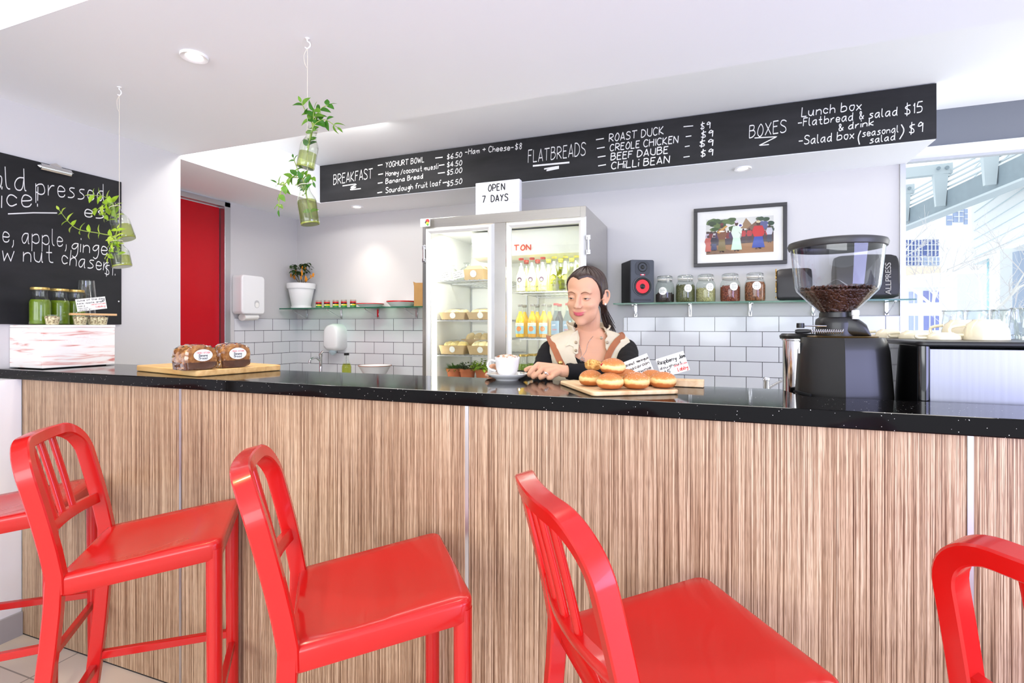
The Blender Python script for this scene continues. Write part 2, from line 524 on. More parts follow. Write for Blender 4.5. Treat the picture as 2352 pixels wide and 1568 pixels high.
MB().box((-3.645, 3.40, 0), (-1.88, YW-.01, .86)).box((-.62, 3.34, 0), (1.9, YW-.01, .86)).build('bench_carcass', MT['white'], bb, smooth=0)

# ---------------------------------------------------------------- downlights
LAMPM = M('lamp_glow', (255, 250, 240), .3, emit=((255, 248, 236), 9))
def downlight(loc, label, energy, color, spot, r=.05):
    t = thing('downlight', label, 'downlight', loc, group=None)
    MB().lathe([(r*.62, -.001), (r*.70, -.004), (r, -.007), (r*1.04, -.003), (r*1.04, .004), (r*.62, .004)], n=32, cap0=False, cap1=False).build('trim_ring', MT['white'], t)
    MB().lathe([(r*.62, -.0005), (.001, -.0005)], n=24, cap0=False).build('lamp', LAMPM, t)
    lamp('downlight_beam', 'SPOT', (loc[0], loc[1], loc[2]-.012), energy, color, (loc[0], loc[1], 0), spot=spot, blend=.9, radius=.04)
WARM = (1.0, .84, .64)
_p = _p0 = at(446, 129, Z=CEIL-.002)
downlight(_p, 'round recessed downlight in the dropped ceiling over the bar', 34, WARM, 110, .046)
_p = at(820, 475, Z=CEIL-.002)
downlight(_p, 'recessed downlight in the soffit under the breakfast menu', 22, (1, .88, .74), 95)
_p = at(1706, 387, Z=CEIL-.002)
downlight(_p, 'recessed downlight in the soffit above the framed picture', 16, (1, .92, .82), 95)
for _x, _e in ((-.70, 12), (.41, 10), (1.5, 8)):   # the other lamps of the same row, above the picture's top edge
    lamp('downlight_beam', 'SPOT', (_x, _p0.y, CEIL-.014), _e, (1.0, .88, .72), (_x, _p0.y, 0), spot=110, blend=.9, radius=.04)

sb = thing('service_bench', 'low service bench behind the bar carrying the grinder and coffee machine', 'bench', (0, 0, 0))
MB().box((.06, 1.585, .86), (2.55, 2.16, .90)).build('bench_top', MT['steel'], sb, bev=.003)
MB().box((.08, 1.60, 0), (2.53, 2.12, .86)).build('bench_carcass', MT['white'], sb, smooth=0)
# ================================================================ red bar stools
def seat_mesh(wf, wr, d, zf, zr):
    """dished, skirted seat; x right, y forward"""
    mb = MB()
    def outline(inset, n=6):
        pts = []
        r = max(.032-inset*.6, .006)
        cor = [(wf-inset, d/2-inset, r), (-wf+inset, d/2-inset, r), (-wr+inset, -d/2+inset, .02), (wr-inset, -d/2+inset, .02)]
        for i, (x, y, rr) in enumerate(cor):
            px, py = Vector(cor[i-1][:2]), Vector(cor[(i+1) % 4][:2]); c = Vector((x, y))
            a, b = c+(px-c).normalized()*rr, c+(py-c).normalized()*rr
            for k in range(n+1):
                t = k/n
                pts.append(a*(1-t)**2+c*2*t*(1-t)+b*t*t)
            if i in (0, 1, 2, 3):       # extra points along the sides
                nx = Vector(cor[(i+1) % 4][:2]); rn = cor[(i+1) % 4][2]
                e = nx+(c-nx).normalized()*rn
                for k in range(1, 6): pts.append(b+(e-b)*k/6)
        return pts
    def zt(p): return zr+(zf-zr)*(p[1]+d/2)/d
    def dish(p):
        x = p[0]/(wr*.92); y = (p[1]+.03)/(d*.46)
        q = max(0, 1-(x*x+y*y)**1.3)
        return -.016*q**.8
    rings = []
    for ins, dz in ((.004, -.052), (0, -.046), (0, -.012), (.002, -.004), (.008, 0)):
        rings.append([(p[0], p[1], zt(p)+dz) for p in outline(ins)])
    base = outline(.008)
    for f in (.85, .7, .55, .4, .25, .1):
        rings.append([(p[0]*f, p[1]*f, zt((p[0]*f, p[1]*f))+dish((p[0]*f, p[1]*f))) for p in base])
    mb.loft(rings)
    return mb

SEC = [(a*.5, b*.5) for a, b in rbox2(.039, .032, .0032, 1)]
SEC = [(2*a, 2*b) for a, b in SEC]
def yp(z): return -.186-.084*max(0, (z-.69)/.36)**1.2+(.0 if z > .69 else 0)
def stool(label, x, y, rot):
    t = thing('bar_stool', label, 'bar stool', (x, y, 0), math.radians(rot), 'red bar stools along the counter')
    R = STOOLRED
    wf, wr, d, zf, zr, zt, hw = .198, .188, .372, .743, .698, 1.040, .176
    seat_mesh(wf, wr, d, zf, zr).build('seat', R, t, smooth=50)
    def bow(px, z): return -.026*(1-(px/hw)**2)*min(1, max(0, (z-.72)/.25))
    # hoop: up one side, round the corner, across, down
    rc, zc = .084, zt-.0145
    P = [(hw, z) for z in (.655, .70, .76, .82, .88, .93)]
    P += [(hw-rc+rc*math.cos(a), zc-rc+rc*math.sin(a)) for a in [i*PI/20 for i in range(0, 11)]]
    P += [(hw-rc-(2*(hw-rc))*k/8, zc) for k in range(1, 8)]
    P += [(-q[0], q[1]) for q in P[:17][::-1]]
    path = [(px, yp(z)+bow(px, z), z) for px, z in P]
    MB().tube(path, 1, sec=SEC, up=(0, 1, .22)).build('back_frame', R, t, smooth=30)
    # lower back rail, bowed backwards
    zrail = .795
    path = [(hw*k/6, yp(zrail)-.030*(1-(k/6)**2), zrail) for k in range(-6, 7)]
    MB().tube(path, 1, sec=[(a*.5, b*.62) for a, b in [(q[0]*1.0, q[1]*1.55) for q in SEC]], up=(0, 1, .2)).build('back_rail', R, t, smooth=30)
    for sx in (-.062, 0, .062):
        z1, z0 = zt-.03, zrail+.012
        pp = [(sx*(.94+.06*k/5), yp(z0+(z1-z0)*k/5)-.028*(1-(sx/hw)**2), z0+(z1-z0)*k/5) for k in range(6)]
        MB().tube(pp, 1, sec=[(.008*math.cos(a), .0125*math.sin(a)) for a in [2*PI*i/12 for i in range(12)]], up=(0, 1, .2)).build('slat', R, t, smooth=50)
    # legs
    legs = []
    S2 = [(q[0]*.9, q[1]*1.2) for q in SEC]
    for s in (-1, 1):
        top = (s*(wf-.020), d/2-.022); bot = (s*(wf-.016), d/2-.020)
        pp = [(top[0]+(bot[0]-top[0])*k/6, top[1]+(bot[1]-top[1])*k/6, (zf-.034)*(1-k/6)+.008) for k in range(7)]
        lg = MB().tube(pp, [1.0-.02*k for k in range(7)], sec=[(.021*math.cos(a), .019*math.sin(a)) for a in [2*PI*i/14 for i in range(14)]], up=(0, 1, 0)).build('leg', R, t, smooth=50)
        MB().lathe([(.017, 0), (.018, .01)], (bot[0], bot[1], 0), 12).build('foot_cap', MT['white'], lg)
        legs.append(pp)
    for s in (-1, 1):
        pp = []
        for k in range(9):
            z = .69*(1-k/8)+.008; u = max(0, 1-z/.69)
            pp.append((s*(hw+.045*u**1.1), -.188-.075*u**1.5, z))
        lg = MB().tube(pp, [1-.03*k/8 for k in range(9)], sec=[(q[0]*.95, q[1]*.95) for q in SEC], up=(0, 1, 0)).build('leg', R, t, smooth=30)
        MB().lathe([(.015, 0), (.016, .01)], (pp[-1][0], pp[-1][1], 0), 12).build('foot_cap', MT['white'], lg)
        legs.append(pp)
    def atz(pp, z):
        for a, b in zip(pp[:-1], pp[1:]):
            if b[2] <= z <= a[2]:
                f = (a[2]-z)/(a[2]-b[2]); return Vector(a).lerp(Vector(b), f)
    S3 = [(q[0]*.62, q[1]*.62) for q in SEC]
    for (i, j, z0, z1) in ((0, 2, .285, .285), (1, 3, .285, .285), (0, 1, .25, .25), (2, 3, .25, .25)):
        MB().tube([atz(legs[i], z0), atz(legs[j], z1)], 1, sec=S3, up=(0, 0, 1)).build('stretcher', R, t, smooth=30)
    return t

STOOLRED = M('stool_red_lacquer', (192, 18, 15), .24, coat=.25, bump=(7, .02))
stool('red bar stool cut off by the left picture edge, nearest the white end wall', -2.25, 1.083, -48)
stool('red bar stool standing under the crate, its arched back whole in view', -1.521, 1.082, -48)
stool('red bar stool below the banana bread board, a joint strip behind its seat corner', -.741, 1.058, -50)
stool('red bar stool below the doughnuts with its back seen from above', -.048, 1.05, -55)
stool('red bar stool at the right picture edge, only its back arch showing', .640, .985, -50)
# ================================================================ stroke lettering
GL = {}
def _g(ch, s): GL[ch] = [[(int(q[0], 16), int(q[1], 16)) for q in st.split()] for st in s.split('|')]
# grid: x 0..8, y 0 descender, 3 baseline, 7 x-height, a(10) cap height
for ch, s in {
'A': '03 3a 3a 63|15 55', 'B': '03 0a 0a 4a 59 47 07 07 57 65 54 33 03', 'C': '69 4a 2a 08 05 23 43 64', 'D': '03 0a 0a 3a 68 65 33 03',
'E': '5a 0a 0a 03 03 53|07 47', 'F': '5a 0a 0a 03|07 47', 'G': '69 4a 2a 08 05 23 53 66 66 46', 'H': '03 0a|63 6a|07 67', 'I': '13 1a', 'J': '4a 4a 45 33 13 04',
'K': '03 0a|5a 06 06 63', 'L': '0a 03 03 53', 'M': '03 1a 1a 45 45 7a 7a 83', 'N': '03 0a 0a 63 63 6a', 'O': '3a 18 05 23 43 65 68 4a 3a', 'P': '03 0a 0a 4a 68 56 06',
'Q': '3a 18 05 23 43 65 68 4a 3a|45 73', 'R': '03 0a 0a 4a 68 57 06 06 26 63', 'S': '69 4a 1a 08 27 56 64 43 13 04', 'T': '0a 7a|3a 33', 'U': '0a 05 14 33 53 64 6a', 'V': '0a 33 33 6a',
'W': '0a 23 23 48 48 63 63 8a', 'X': '0a 63|6a 03', 'Y': '0a 37|6a 37 23', 'Z': '0a 6a 6a 03 03 63',
'a': '57 27 05 13 33 56 57 57 53 63', 'b': '0a 03 03 06 27 57 64 33 03', 'c': '56 37 17 05 23 54', 'd': '57 27 05 13 43 57|5a 53 63', 'e': '05 55 56 37 17 05 13 43 54', 'f': '59 4a 29 27 23|07 47',
'g': '57 27 05 24 45 57 57 52 30 11', 'h': '0a 03 03 06 37 56 53', 'i': '07 03|09 0a', 'j': '37 32 20 01|39 3a', 'k': '0a 03|57 05 05 53', 'l': '0a 04 13 23', 'm': '07 03 06 27 36 33 33 36 57 66 63', 'n': '07 03 03 06 37 56 53',
'o': '37 17 05 23 43 55 57 37', 'p': '07 00|06 27 57 64 33 04', 'q': '57 27 05 24 45 57 57 50', 'r': '07 03 03 05 27 47', 's': '57 27 16 45 54 33 03', 't': '2a 24 33 53|07 47', 'u': '07 04 23 43 57 57 53 63',
'v': '07 23 23 57', 'w': '07 13 13 36 36 53 53 77', 'x': '07 53|57 03', 'y': '07 05 24 45 57 57 51 30 11', 'z': '07 57 57 03 03 53',
'0': '3a 18 05 23 43 65 68 4a 3a', '1': '18 2a 2a 23', '2': '08 1a 4a 58 03 03 63', '3': '0a 5a 5a 27 27 56 54 33 03', '4': '4a 05 05 65|48 43', '5': '5a 1a 1a 07 07 47 55 43 03', '6': '5a 27 05 23 53 65 46 15', '7': '0a 6a 6a 23', '8': '37 18 2a 4a 58 37 15 23 43 55 37',
'9': '58 3a 18 17 37 58 59 59 53', '$': '69 49 18 27 56 64 43 14|3b 32', '.': '13 14', '!': '1a 15|13 14', ',': '14 12 01', '/': '02 5a', '(': '2b 07 07 22', ')': '0b 27 27 02', '+': '07 67|39 35', '-': '06 56', '&': '63 18 2a 48 15 23 43 66', "'": '1a 18', ' ': '', '_': '03 63',
}.items(): _g(ch, s) if s else GL.__setitem__(ch, [])

def write(mb, text, org, u, v, h, w, jit=.5, slant=.1, space=1.0, rnd=None, off=None, wx=1.0):
    """ribbon handwriting: org = left end of the baseline, u,v = unit vectors, h = cap height, w = stroke width"""
    rnd = rnd or random.Random(hash(len(text))+len(text))
    u, v, org = Vector(u), Vector(v), Vector(org)
    nrm = u.cross(v).normalized()
    k = h/7.0
    x = 0
    for ch in text:
        g = GL.get(ch)
        if g is None: continue
        if not g:
            x += 4.0; continue
        wd = max(p[0] for s in g for p in s)
        dy = rnd.uniform(-.25, .25)*jit; sc = 1+rnd.uniform(-.07, .07)*jit
        for s in g:
            pts = [((x+p[0]*sc*wx+rnd.uniform(-.12, .12)*jit), (p[1]-3)*sc+dy+rnd.uniform(-.15, .15)*jit) for p in s]
            P = [Vector((px+py*slant, py, 0))*k for px, py in pts]
            stroke(mb, chaikin(P, 2), org, u, v, nrm, w)
        x += wd*wx+2.0*space
    return x*k

def stroke(mb, P, org, u, v, nrm, w, off=.0006):
    P = [Vector(p) for p in P]
    Q = [P[0]]
    for p in P[1:]:
        if (p-Q[-1]).length > w*.15: Q.append(p)
    if len(Q) < 2: Q.append(Q[0]+Vector((w*.4, 0, 0)))
    vs, fs = [], []
    for i, p in enumerate(Q):
        t = (Q[min(i+1, len(Q)-1)]-Q[max(i-1, 0)]).normalized()
        n = Vector((-t.y, t.x, 0))
        e = 0
        for sgn in (1, -1):
            q = p+n*(sgn*w/2)
            vs.append(tuple(org+u*q.x+v*q.y+nrm*(off+1.5e-5*i)))
    for i in range(len(Q)-1):
        fs.append((2*i, 2*i+1, 2*i+3, 2*i+2))
    mb.add(vs, fs)

def write_fit(mb, text, org, u, v, h, w, L, **k):
    """write, squeezed so that the line is at most L long"""
    l0 = write(MB(), text, (0, 0, 0), u, v, h, w, **k)
    f = min(1.0, L/l0)
    return write(mb, text, org, u, v, h, w, wx=f, space=f, **k)
def scribble(mb, org, u, v, L, h, w, seed=0):
    """a line of handwriting too small to read"""
    r = random.Random(seed); org, u, v = Vector(org), Vector(u), Vector(v)
    x = 0; P = []
    while x < L:
        P.append(Vector((x, h*r.uniform(-.1, .15), 0))); P.append(Vector((x+h*.25, h*r.uniform(.5, 1.0), 0))); x += h*r.uniform(.45, .8)
        if r.random() < .2 and len(P) > 3:
            stroke(mb, chaikin(P, 2), org, u, v, u.cross(v).normalized(), w); P = []; x += h*.6
    if len(P) > 1: stroke(mb, chaikin(P, 2), org, u, v, u.cross(v).normalized(), w)

CHALKBOARD = M('chalkboard', (33, 33, 35), .55, spec=.3, noise=(3, .35, (1, 1, 3)))

# ================================================================ wall chalkboard with a clip
cx = XL+.004
b0 = at(280, 745, X=XL); b1 = at(275, 420, X=XL)
byR, bzB, bzT = 1.868, b0.z, 2.100
cb = thing('wall_chalkboard', 'large chalkboard on the left wall advertising cold pressed juice', 'chalkboard', (XL, 0, 0))
MB().box((.001, .82, bzB), (.010, byR, bzT)).build('board', CHALKBOARD, cb, bev=.002)
mb = MB()
U, V = Vector((0, 1, 0)), Vector((0, 0, 1))
def onboard(px, py): 
    p = at(px, py, X=XL+.011); return Vector((.011, p.y, p.z))
def fit_on(proj, par, text, p0, p1, h, w, mat=None, name='chalk_words', **k):
    """write text so that it starts at p0 and ends at p1 of the board's face"""
    a, b = proj(*p0), proj(*p1)
    d = (b-a); L = d.length; d.normalize()
    t = MB(); l0 = write(t, text, a, d, V, h, w, **k)
    s = L/max(l0-h/7*2, .001)
    t.v = [tuple(Vector(q)+d*((Vector(q)-a).dot(d)*(s-1))) for q in t.v]
    return t.build(name, mat or MT['chalk'], par, smooth=0, flip=False)
def fit(mb, text, p0, p1, h, w, **k): fit_on(onboard, cb, text, p0, p1, h, w, **k)
fit(mb, 'Cold', (-62, 430), (60, 437), .098, .0055)
fit(mb, 'pressed', (82, 446), (240, 462), .088, .0055)
fit(mb, 'Juice!', (-72, 478), (86, 474), .095, .0055, slant=.2)
a, b = onboard(18, 491), onboard(131, 490)
mb = MB(); stroke(mb, [Vector((0, 0, 0)), Vector(((b-a).length/2, .004, 0)), Vector(((b-a).length, .002, 0))], a, (b-a).normalized(), V, Vector((1, 0, 0)), .0055)
fit(mb, 'es', (193, 497), (238, 502), .070, .0055)
fit(mb, 'Kale, apple,', (-62, 549), (152, 566), .080, .0052)
fit(mb, 'ginger', (163, 577), (262, 586), .072, .0052)
fit(mb, 'raw nut', (-50, 597), (122, 603), .080, .0052)
fit(mb, 'chaser', (140, 606), (247, 622), .074, .0052)
fit(mb, '$1.', (238, 631), (264, 633), .058, .0045)
mb.build('chalk_underline', MT['chalk'], cb, smooth=0)
# bulldog clip
pa, pb = onboard(90, 381), onboard(160, 400)
q = thing('board_clip', 'silver bulldog clip biting the top edge of the juice chalkboard', 'clip', (XL+.011, (pa.y+pb.y)/2, (pa.z+pb.z)/2))
L = (pb.y-pa.y)/2
MB().tube([(.010, -L, 0), (.010, L, 0)], 1, sec=[(.010*math.cos(a), .016*math.sin(a)) for a in [2*PI*i/12 for i in range(12)]], up=(1, 0, 0)).build('jaw', MT['chrome'], q)
MB().prism([(-.03, 0), (.03, 0), (.022, .022), (0, .032), (-.022, .022)], .004, .010, 'x').build('finger_tab', MT['chrome'], q)
for s in (-1, 1):
    MB().cyl((.010, s*L, 0), (.010, s*(L+.012), .002), .010, .002, 10).build('jaw_tip', MT['chrome'], q)
p = onboard(273, 692)
t = MB().lathe([(.004, 0), (.0025, .002), (.0005, .0028)], n=10).build('board_screw', MT['white'])
t.rotation_euler = (0, PI/2, 0); t.location = (XL+.0102, p.y, p.z)
prop(t, 'small pale screw head in the right edge of the juice chalkboard', 'screw')

# ================================================================ crate with the juice display
WASH = M('whitewashed_wood', (236, 226, 222), .7)
_nt, _b = nodes(WASH)
_tc = _nt.nodes.new('ShaderNodeTexCoord'); _mp = _nt.nodes.new('ShaderNodeMapping'); _mp.inputs['Scale'].default_value = (6, 6, 60)
_n = _nt.nodes.new('ShaderNodeTexNoise'); _n.inputs['Scale'].default_value = 1; _n.inputs['Detail'].default_value = 6; _n.inputs['Distortion'].default_value = .6
_r = _nt.nodes.new('ShaderNodeValToRGB'); _e = _r.color_ramp.elements; _e.new(.5)
for _k, (_p, _c) in enumerate(((.30, (205, 130, 122)), (.38, (232, 206, 200)), (.46, (240, 234, 230)))): _e[_k].position = _p; _e[_k].color = lin(_c)+(1,)
_nt.links.new(_tc.outputs['Object'], _mp.inputs[0]); _nt.links.new(_mp.outputs[0], _n.inputs['Vector']); _nt.links.new(_n.outputs['Fac'], _r.inputs[0]); _nt.links.new(_r.outputs[0], _b.inputs['Base Color'])
x1, x0, y0, y1, hz = -2.700, -2.938, 1.395, 1.690, .193
cr = thing('wooden_crate', 'whitewashed wooden wine crate turned upside down on the left end of the worktop', 'crate', (x0, y0, ZT))
w, d = x1-x0, y1-y0
MB().box((0, 0, .004), (w-.012, .011, hz-.012)).build('side_board', WASH, cr, bev=.0015)
MB().box((w-.012, 0, .004), (w, d, hz-.012)).build('side_board', WASH, cr, bev=.0015)
MB().box((0, d-.011, .004), (w-.012, d, hz-.012)).build('side_board', WASH, cr, bev=.0015)
MB().box((0, .011, .004), (.011, d-.011, hz-.012)).build('side_board', WASH, cr, bev=.0015)
MB().box((0, 0, hz-.0115), (w+.002, d+.002, hz)).build('bottom_board', WASH, cr, bev=.0015)
MB().box((.02, .02, 0), (w-.03, d-.02, .012)).build('dark_gap_block', MT['blackmat'], cr)  # black block that darkens the gap under the crate boards
mb = MB()
write(mb, 'ORNELLAIA', (w+.0004, .21, .125), (0, -1, 0), (0, 0, -1), .014, .0016, jit=.1, slant=0)
write(mb, 'BOLGHERI', (w+.0004, .185, .146), (0, -1, 0), (0, 0, -1), .008, .001, jit=.1, slant=0)
mb.build('embossed_name', M('worn_paint_mark', (250, 246, 244), .7), cr, smooth=0)
CT = ZT+hz    # top of the crate

JUICE = M('green_juice', (100, 124, 14), .35, noise=(60, .18))
GOLDLID = M('gold_lid', (206, 176, 104), .3, metal=.7)
def bottle_prof(H, R, rn, sh=.62, nk=.80):
    """milk-bottle outline: shoulder begins at sh*H, neck at nk*H"""
    P = [(R*.9, 0), (R, .006)]
    P += [(R, H*sh*k/4) for k in range(1, 5)]
    for k in range(1, 8):
        t = k/7; s = t*t*(3-2*t)
        P.append((R+(rn-R)*s, H*(sh+(nk-sh)*t)))
    P += [(rn, H*.93), (rn*1.12, H*.94), (rn*1.12, H)]
    return P
def juice_bottle(label, loc):
    t = thing('juice_bottle', label, 'bottle', loc, group='green juice bottles on the crate')
    H, R, rn = .163, .0385, .027
    P = bottle_prof(H, R, rn)
    MB().lathe(P, n=28, cap1=False).build('glass', MT['glass'], t)
    lv = H*.70
    J = [(max(.001, r-.0022), max(z, .003)) for r, z in P if z < lv]
    MB().lathe(J, n=28).build('juice', JUICE, t)
    MB().lathe([(rn*1.22, 0), (rn*1.25, .002), (rn*1.25, .010), (rn*1.1, .012)], (0, 0, H-.006), 28).build('lid', GOLDLID, t)
    return t
def mid(px, py, D): return at(px, py, D=D)
_p = [at(91, 744, Z=CT+.0001), 0, 0]
# bottles in a row along the back of the crate
for k, (px, lab) in enumerate(((92, 'leftmost bottle of green juice with gold lid on the crate'), (137, 'middle bottle of green juice with gold lid, behind a muesli pot'), (174, 'green juice bottle half hidden behind the handwritten juice card'))):
    q = at(px, 600, D=(2.335, 2.425, 2.50)[k])
    juice_bottle(lab, (q.x, q.y, CT))
# tumblers stacked upside down
def faceted_tumbler(mb, H, R0, R1, n=10, z0=0, c=(0, 0)):
    vs = []
    def ring(r, z, a=.0):
        return [(c[0]+r*(1+a*(k % 2))*math.cos(2*PI*k/(2*n)), c[1]+r*(1+a*(k % 2))*math.sin(2*PI*k/(2*n)), z0+z) for k in range(2*n)]
    mb.loft([ring(R0, 0), ring(R0*.99, H*.12), ring(R0*.97, H*.14, -.04), ring(R1*1.03, H*.85, -.05), ring(R1*.96, H*.97, 0), ring(R1*.6, H)], cap0=False)
GLASSE = thin_glass('tumbler_glass', (246, 249, 248), 3.0, .04)
for k in range(2):
    q = at(183, 700, D=2.60)
    t = thing('glass_tumbler', ['lower upside-down glass tumbler behind the juice bottles', 'upper glass tumbler stacked upside down behind the juice bottles'][k], 'glass', (max(q.x, XL+.055), q.y, CT+.095*k), group='stacked tumblers on the crate')
    mb = MB(); faceted_tumbler(mb, .130, .045, .034); mb.build('tumbler_wall', GLASSE, t, smooth=30)
    MB().tube([(.045*math.cos(a), .045*math.sin(a), .0015) for a in [2*PI*i/24 for i in range(24)]], .0015, 6, closed=True).build('rim', GLASSE, t)
# little pots of muesli
OATS = ramp_mat('oats_and_berries', [(.33, (84, 40, 60)), (.40, (150, 128, 96)), (.5, (214, 200, 160)), (.62, (236, 226, 196))], 'n', (1, 1, 1), .8, 130, 2)
GR = random.Random(3)
for k, (px, py, D, lab) in enumerate(((120, 744, 2.312, 'muesli pot in front of the two left juice bottles'), (184, 744, 2.412, 'muesli pot under the left half of the wooden card stick'), (215, 744, 2.482, 'muesli pot set back under the card stick, between two others'), (232, 745, 2.50, 'rightmost muesli pot under the wooden card stick'))):
    q = at(px, py, D=D)
    q.x = min(q.x, x1-.020)
    t = thing('muesli_pot', lab, 'food pot', (q.x, q.y, CT), group='muesli pots on the crate')
    MB().lathe([(.021, 0), (.0225, .002), (.0290, .042), (.0305, .042), (.0305, .045)], n=24, cap1=False).build('tub', MT['glass'], t)
    MB().lathe([(.020, .0015), (.0218, .004), (.0265, .035), (.018, .039), (.006, .040), (.001, .040)], n=24).build('muesli', OATS, t)
    mb = MB()
    for _ in range(26):
        a, r_ = GR.uniform(0, 6.28), .023*GR.random()**.5
        mb.ball((r_*math.cos(a), r_*math.sin(a), .0385), .0028, 6, 4, 1, .7, .5)
    mb.build('flakes', OATS, t)
# wooden stick carrying the card, lying over the pots
pa, pb = at(161, 719, D=2.385), at(266, 721, D=2.555)
pa.z = pb.z = CT+.0502
t = thing('card_holder', 'thin wooden stick resting on the muesli pots with a slotted juice card', 'card holder', (pa+pb)/2, math.atan2(pb.y-pa.y, pb.x-pa.x))
L = (pb-pa).length/2
MB().box((-L, -.011, -.005), (L, .011, .005)).build('stick', M('pale_beech', (212, 170, 122), .55, noise=(3, .15, (4, 60, 60))), t, bev=.001)
ca, cb_ = at(171, 690, D=2.13), at(246, 712, D=2.18)
def card(name, label, cat, c00, c10, h, lines, group=None, lean=None, scale=1.0):
    """paper card: c00,c10 = bottom corners, h = height; lines = (text, x, y, h, material index)"""
    c00, c10 = Vector(c00), Vector(c10)
    u = (c10-c00); Lc = u.length; u.normalize()
    n = u.cross(Vector((0, 0, 1))).normalized()
    v = n.cross(u).normalized()*1.0
    if lean: v = (v-n*lean).normalized()
    nn = u.cross(v).normalized()
    mb = MB()
    P = [c00, c10, c10+v*h, c00+v*h]
    e = nn*.0004
    mb.add([tuple(p-e) for p in P]+[tuple(p+e) for p in P], [(3, 2, 1, 0), (4, 5, 6, 7), (0, 1, 5, 4), (1, 2, 6, 5), (2, 3, 7, 6), (3, 0, 4, 7)])
    t = thing(name, label, cat, c00, group=group)
    mb2 = MB(); mb2.v = [tuple(Vector(q)-c00) for q in mb.v]; mb2.f = mb.f; mb2.m = mb.m
    mb2.build('card', MT['paper'], t, smooth=0)
    for mi, mt_, nm in ((0, MT['ink'], 'black_writing'), (1, MT['redink'], 'red_writing')):
        m3 = MB(); any_ = False
        for (tx, x, y, hh, k) in lines:
            if k != mi: continue
            any_ = True
            if tx == '~':
                scribble(m3, u*(x*Lc)+v*(y*h)+nn*.0006, u, v, Lc*.8, hh*.7, hh*.14, int(y*100)); continue
            tl = write(MB(), tx, (0, 0, 0), u, v, hh, hh*.16, jit=.6, slant=.15)
            fx = min(1.0, (.97-x)*Lc/tl)
            write(m3, tx, u*(x*Lc)+v*(y*h)+nn*.0006, u, v, hh, hh*.16, jit=.6, slant=.15, wx=fx, space=fx)
        if any_: m3.build(nm, mt_, t, smooth=0)
    return t
c00 = at(178, 716, D=2.405); c10 = at(246, 708, D=2.515)
_c = card('price_card', 'white handwritten juice of the day card tilted above the muesli pots', 'card', c00, c10, .058,
     [('Juice of the day', .03, .80, .0085, 0), ('kale, apple, ginger', .03, .58, .0072, 0), ('$8', .86, .66, .006, 0), ('add a', .03, .37, .006, 0), ('raw nut', .03, .20, .006, 0), ('chaser $1', .05, .04, .006, 0), ('CREOLE KITCHEN', .48, .40, .005, 1), ('lobby', .62, .17, .0085, 1)])
# ================================================================ long menu board on the soffit
MY = 3.47-.012
mbd = thing('menu_chalkboard', 'long narrow menu chalkboard fixed along the soffit, listing breakfast, flatbreads and boxes', 'chalkboard', (0, MY, 0))
MB().box((-2.992, 0, CEIL+.004), (1.165, .0115, COF-.004)).build('board', M('menu_chalkboard_paint', (34, 34, 36), .6, spec=.3, noise=(2.2, .45, (1, 1, 4))), mbd, bev=.001)
def onmenu(px, py):
    p = at(px, py, Y=MY); return Vector((p.x, -.0008, p.z))
def mfit(text, p0, p1, h, w=.0062, **k): fit_on(onmenu, mbd, text, p0, p1, h, w, **k)
def mline(*pts, w=.007, name='chalk_underline'):
    m = MB(); P = [onmenu(*p) for p in pts]; o = P[0]
    stroke(m, chaikin([Vector((q.x-o.x, q.z-o.z, 0)) for q in P], 2), o, Vector((1, 0, 0)), V, Vector((0, -1, 0)), w)
    m.build(name, MT['chalk'], mbd, smooth=0, flip=False)
mfit('BREAKFAST', (766, 424), (856, 409), .078, .0075)
mline((787, 427), (826, 421), (800, 432), (824, 428), (798, 437), (829, 433), w=.008)
for (x, y) in ((868, 380), (869, 401), (868, 421), (867, 443)): mline((x, y), (x+11, y-2), w=.008, name='chalk_dash')
mfit('YOGHURT BOWL', (886, 385), (974, 372), .040)
mfit('Honey /coconut muesli', (886, 405), (1006, 387), .038)
mfit('Banana Bread', (886, 422), (972, 409), .036)
mfit('Sourdough fruit loaf', (886, 443), (1013, 425), .040)
for (x, y, x2, y2) in ((1000, 363, 1017, 361), (1008, 380, 1021, 378), (1006, 398, 1022, 396), (1017, 420, 1027, 418)): mline((x, y), (x2, y2), w=.008, name='chalk_dash')
for tx, y0_, y1_ in (('$6.50', 366, 360), ('$4.50', 384, 379), ('$5.00', 402, 396), ('$5.50', 428, 421)): mfit(tx, (1026, y0_), (1061, y1_), .036)
mfit('-Ham + Cheese-$8', (1068, 355), (1198, 342), .040)
mfit('FLATBREADS', (1213, 374), (1345, 356), .085, .0075)
mline((1224, 381), (1308, 373), w=.012); mline((1250, 388), (1296, 380), (1245, 394), (1284, 386), w=.010)
for (x, y) in ((1369, 321), (1371, 341), (1373, 361), (1374, 381)): mline((x, y), (x+18, y-3), w=.007, name='chalk_dash')
mfit('ROAST DUCK', (1399, 326), (1524, 308), .050, .0068)
mfit('CREOLE CHICKEN', (1401, 347), (1557, 328), .044, .0068)
mfit('BEEF DAUBE', (1403, 368), (1534, 352), .044, .0068)
mfit('CHiLLi BEAN', (1404, 389), (1537, 374), .046, .0068)
for (x, y, x2, y2, a, b, c_, d_) in ((1570, 291, 1592, 289, 1607, 297, 1630, 295), (1575, 314, 1588, 312, 1608, 317, 1636, 314), (1573, 337, 1584, 335, 1604, 337, 1636, 335), (1570, 361, 1584, 359, 1607, 360, 1636, 357)):
    mline((x, y), (x2, y2), w=.006, name='chalk_dash'); mfit('$9', (a, b), (c_, d_), .042, .006)
mfit('BOXES', (1721, 317), (1806, 303), .074, .0066)
mline((1733, 317), (1784, 314), (1784, 314), (1744, 334), (1744, 334), (1766, 332), w=.006)
mfit('Lunch box', (1841, 268), (1978, 252), .054, .0064)
mfit('-Flatbread & salad', (1832, 291), (2061, 264), .046, .0062)
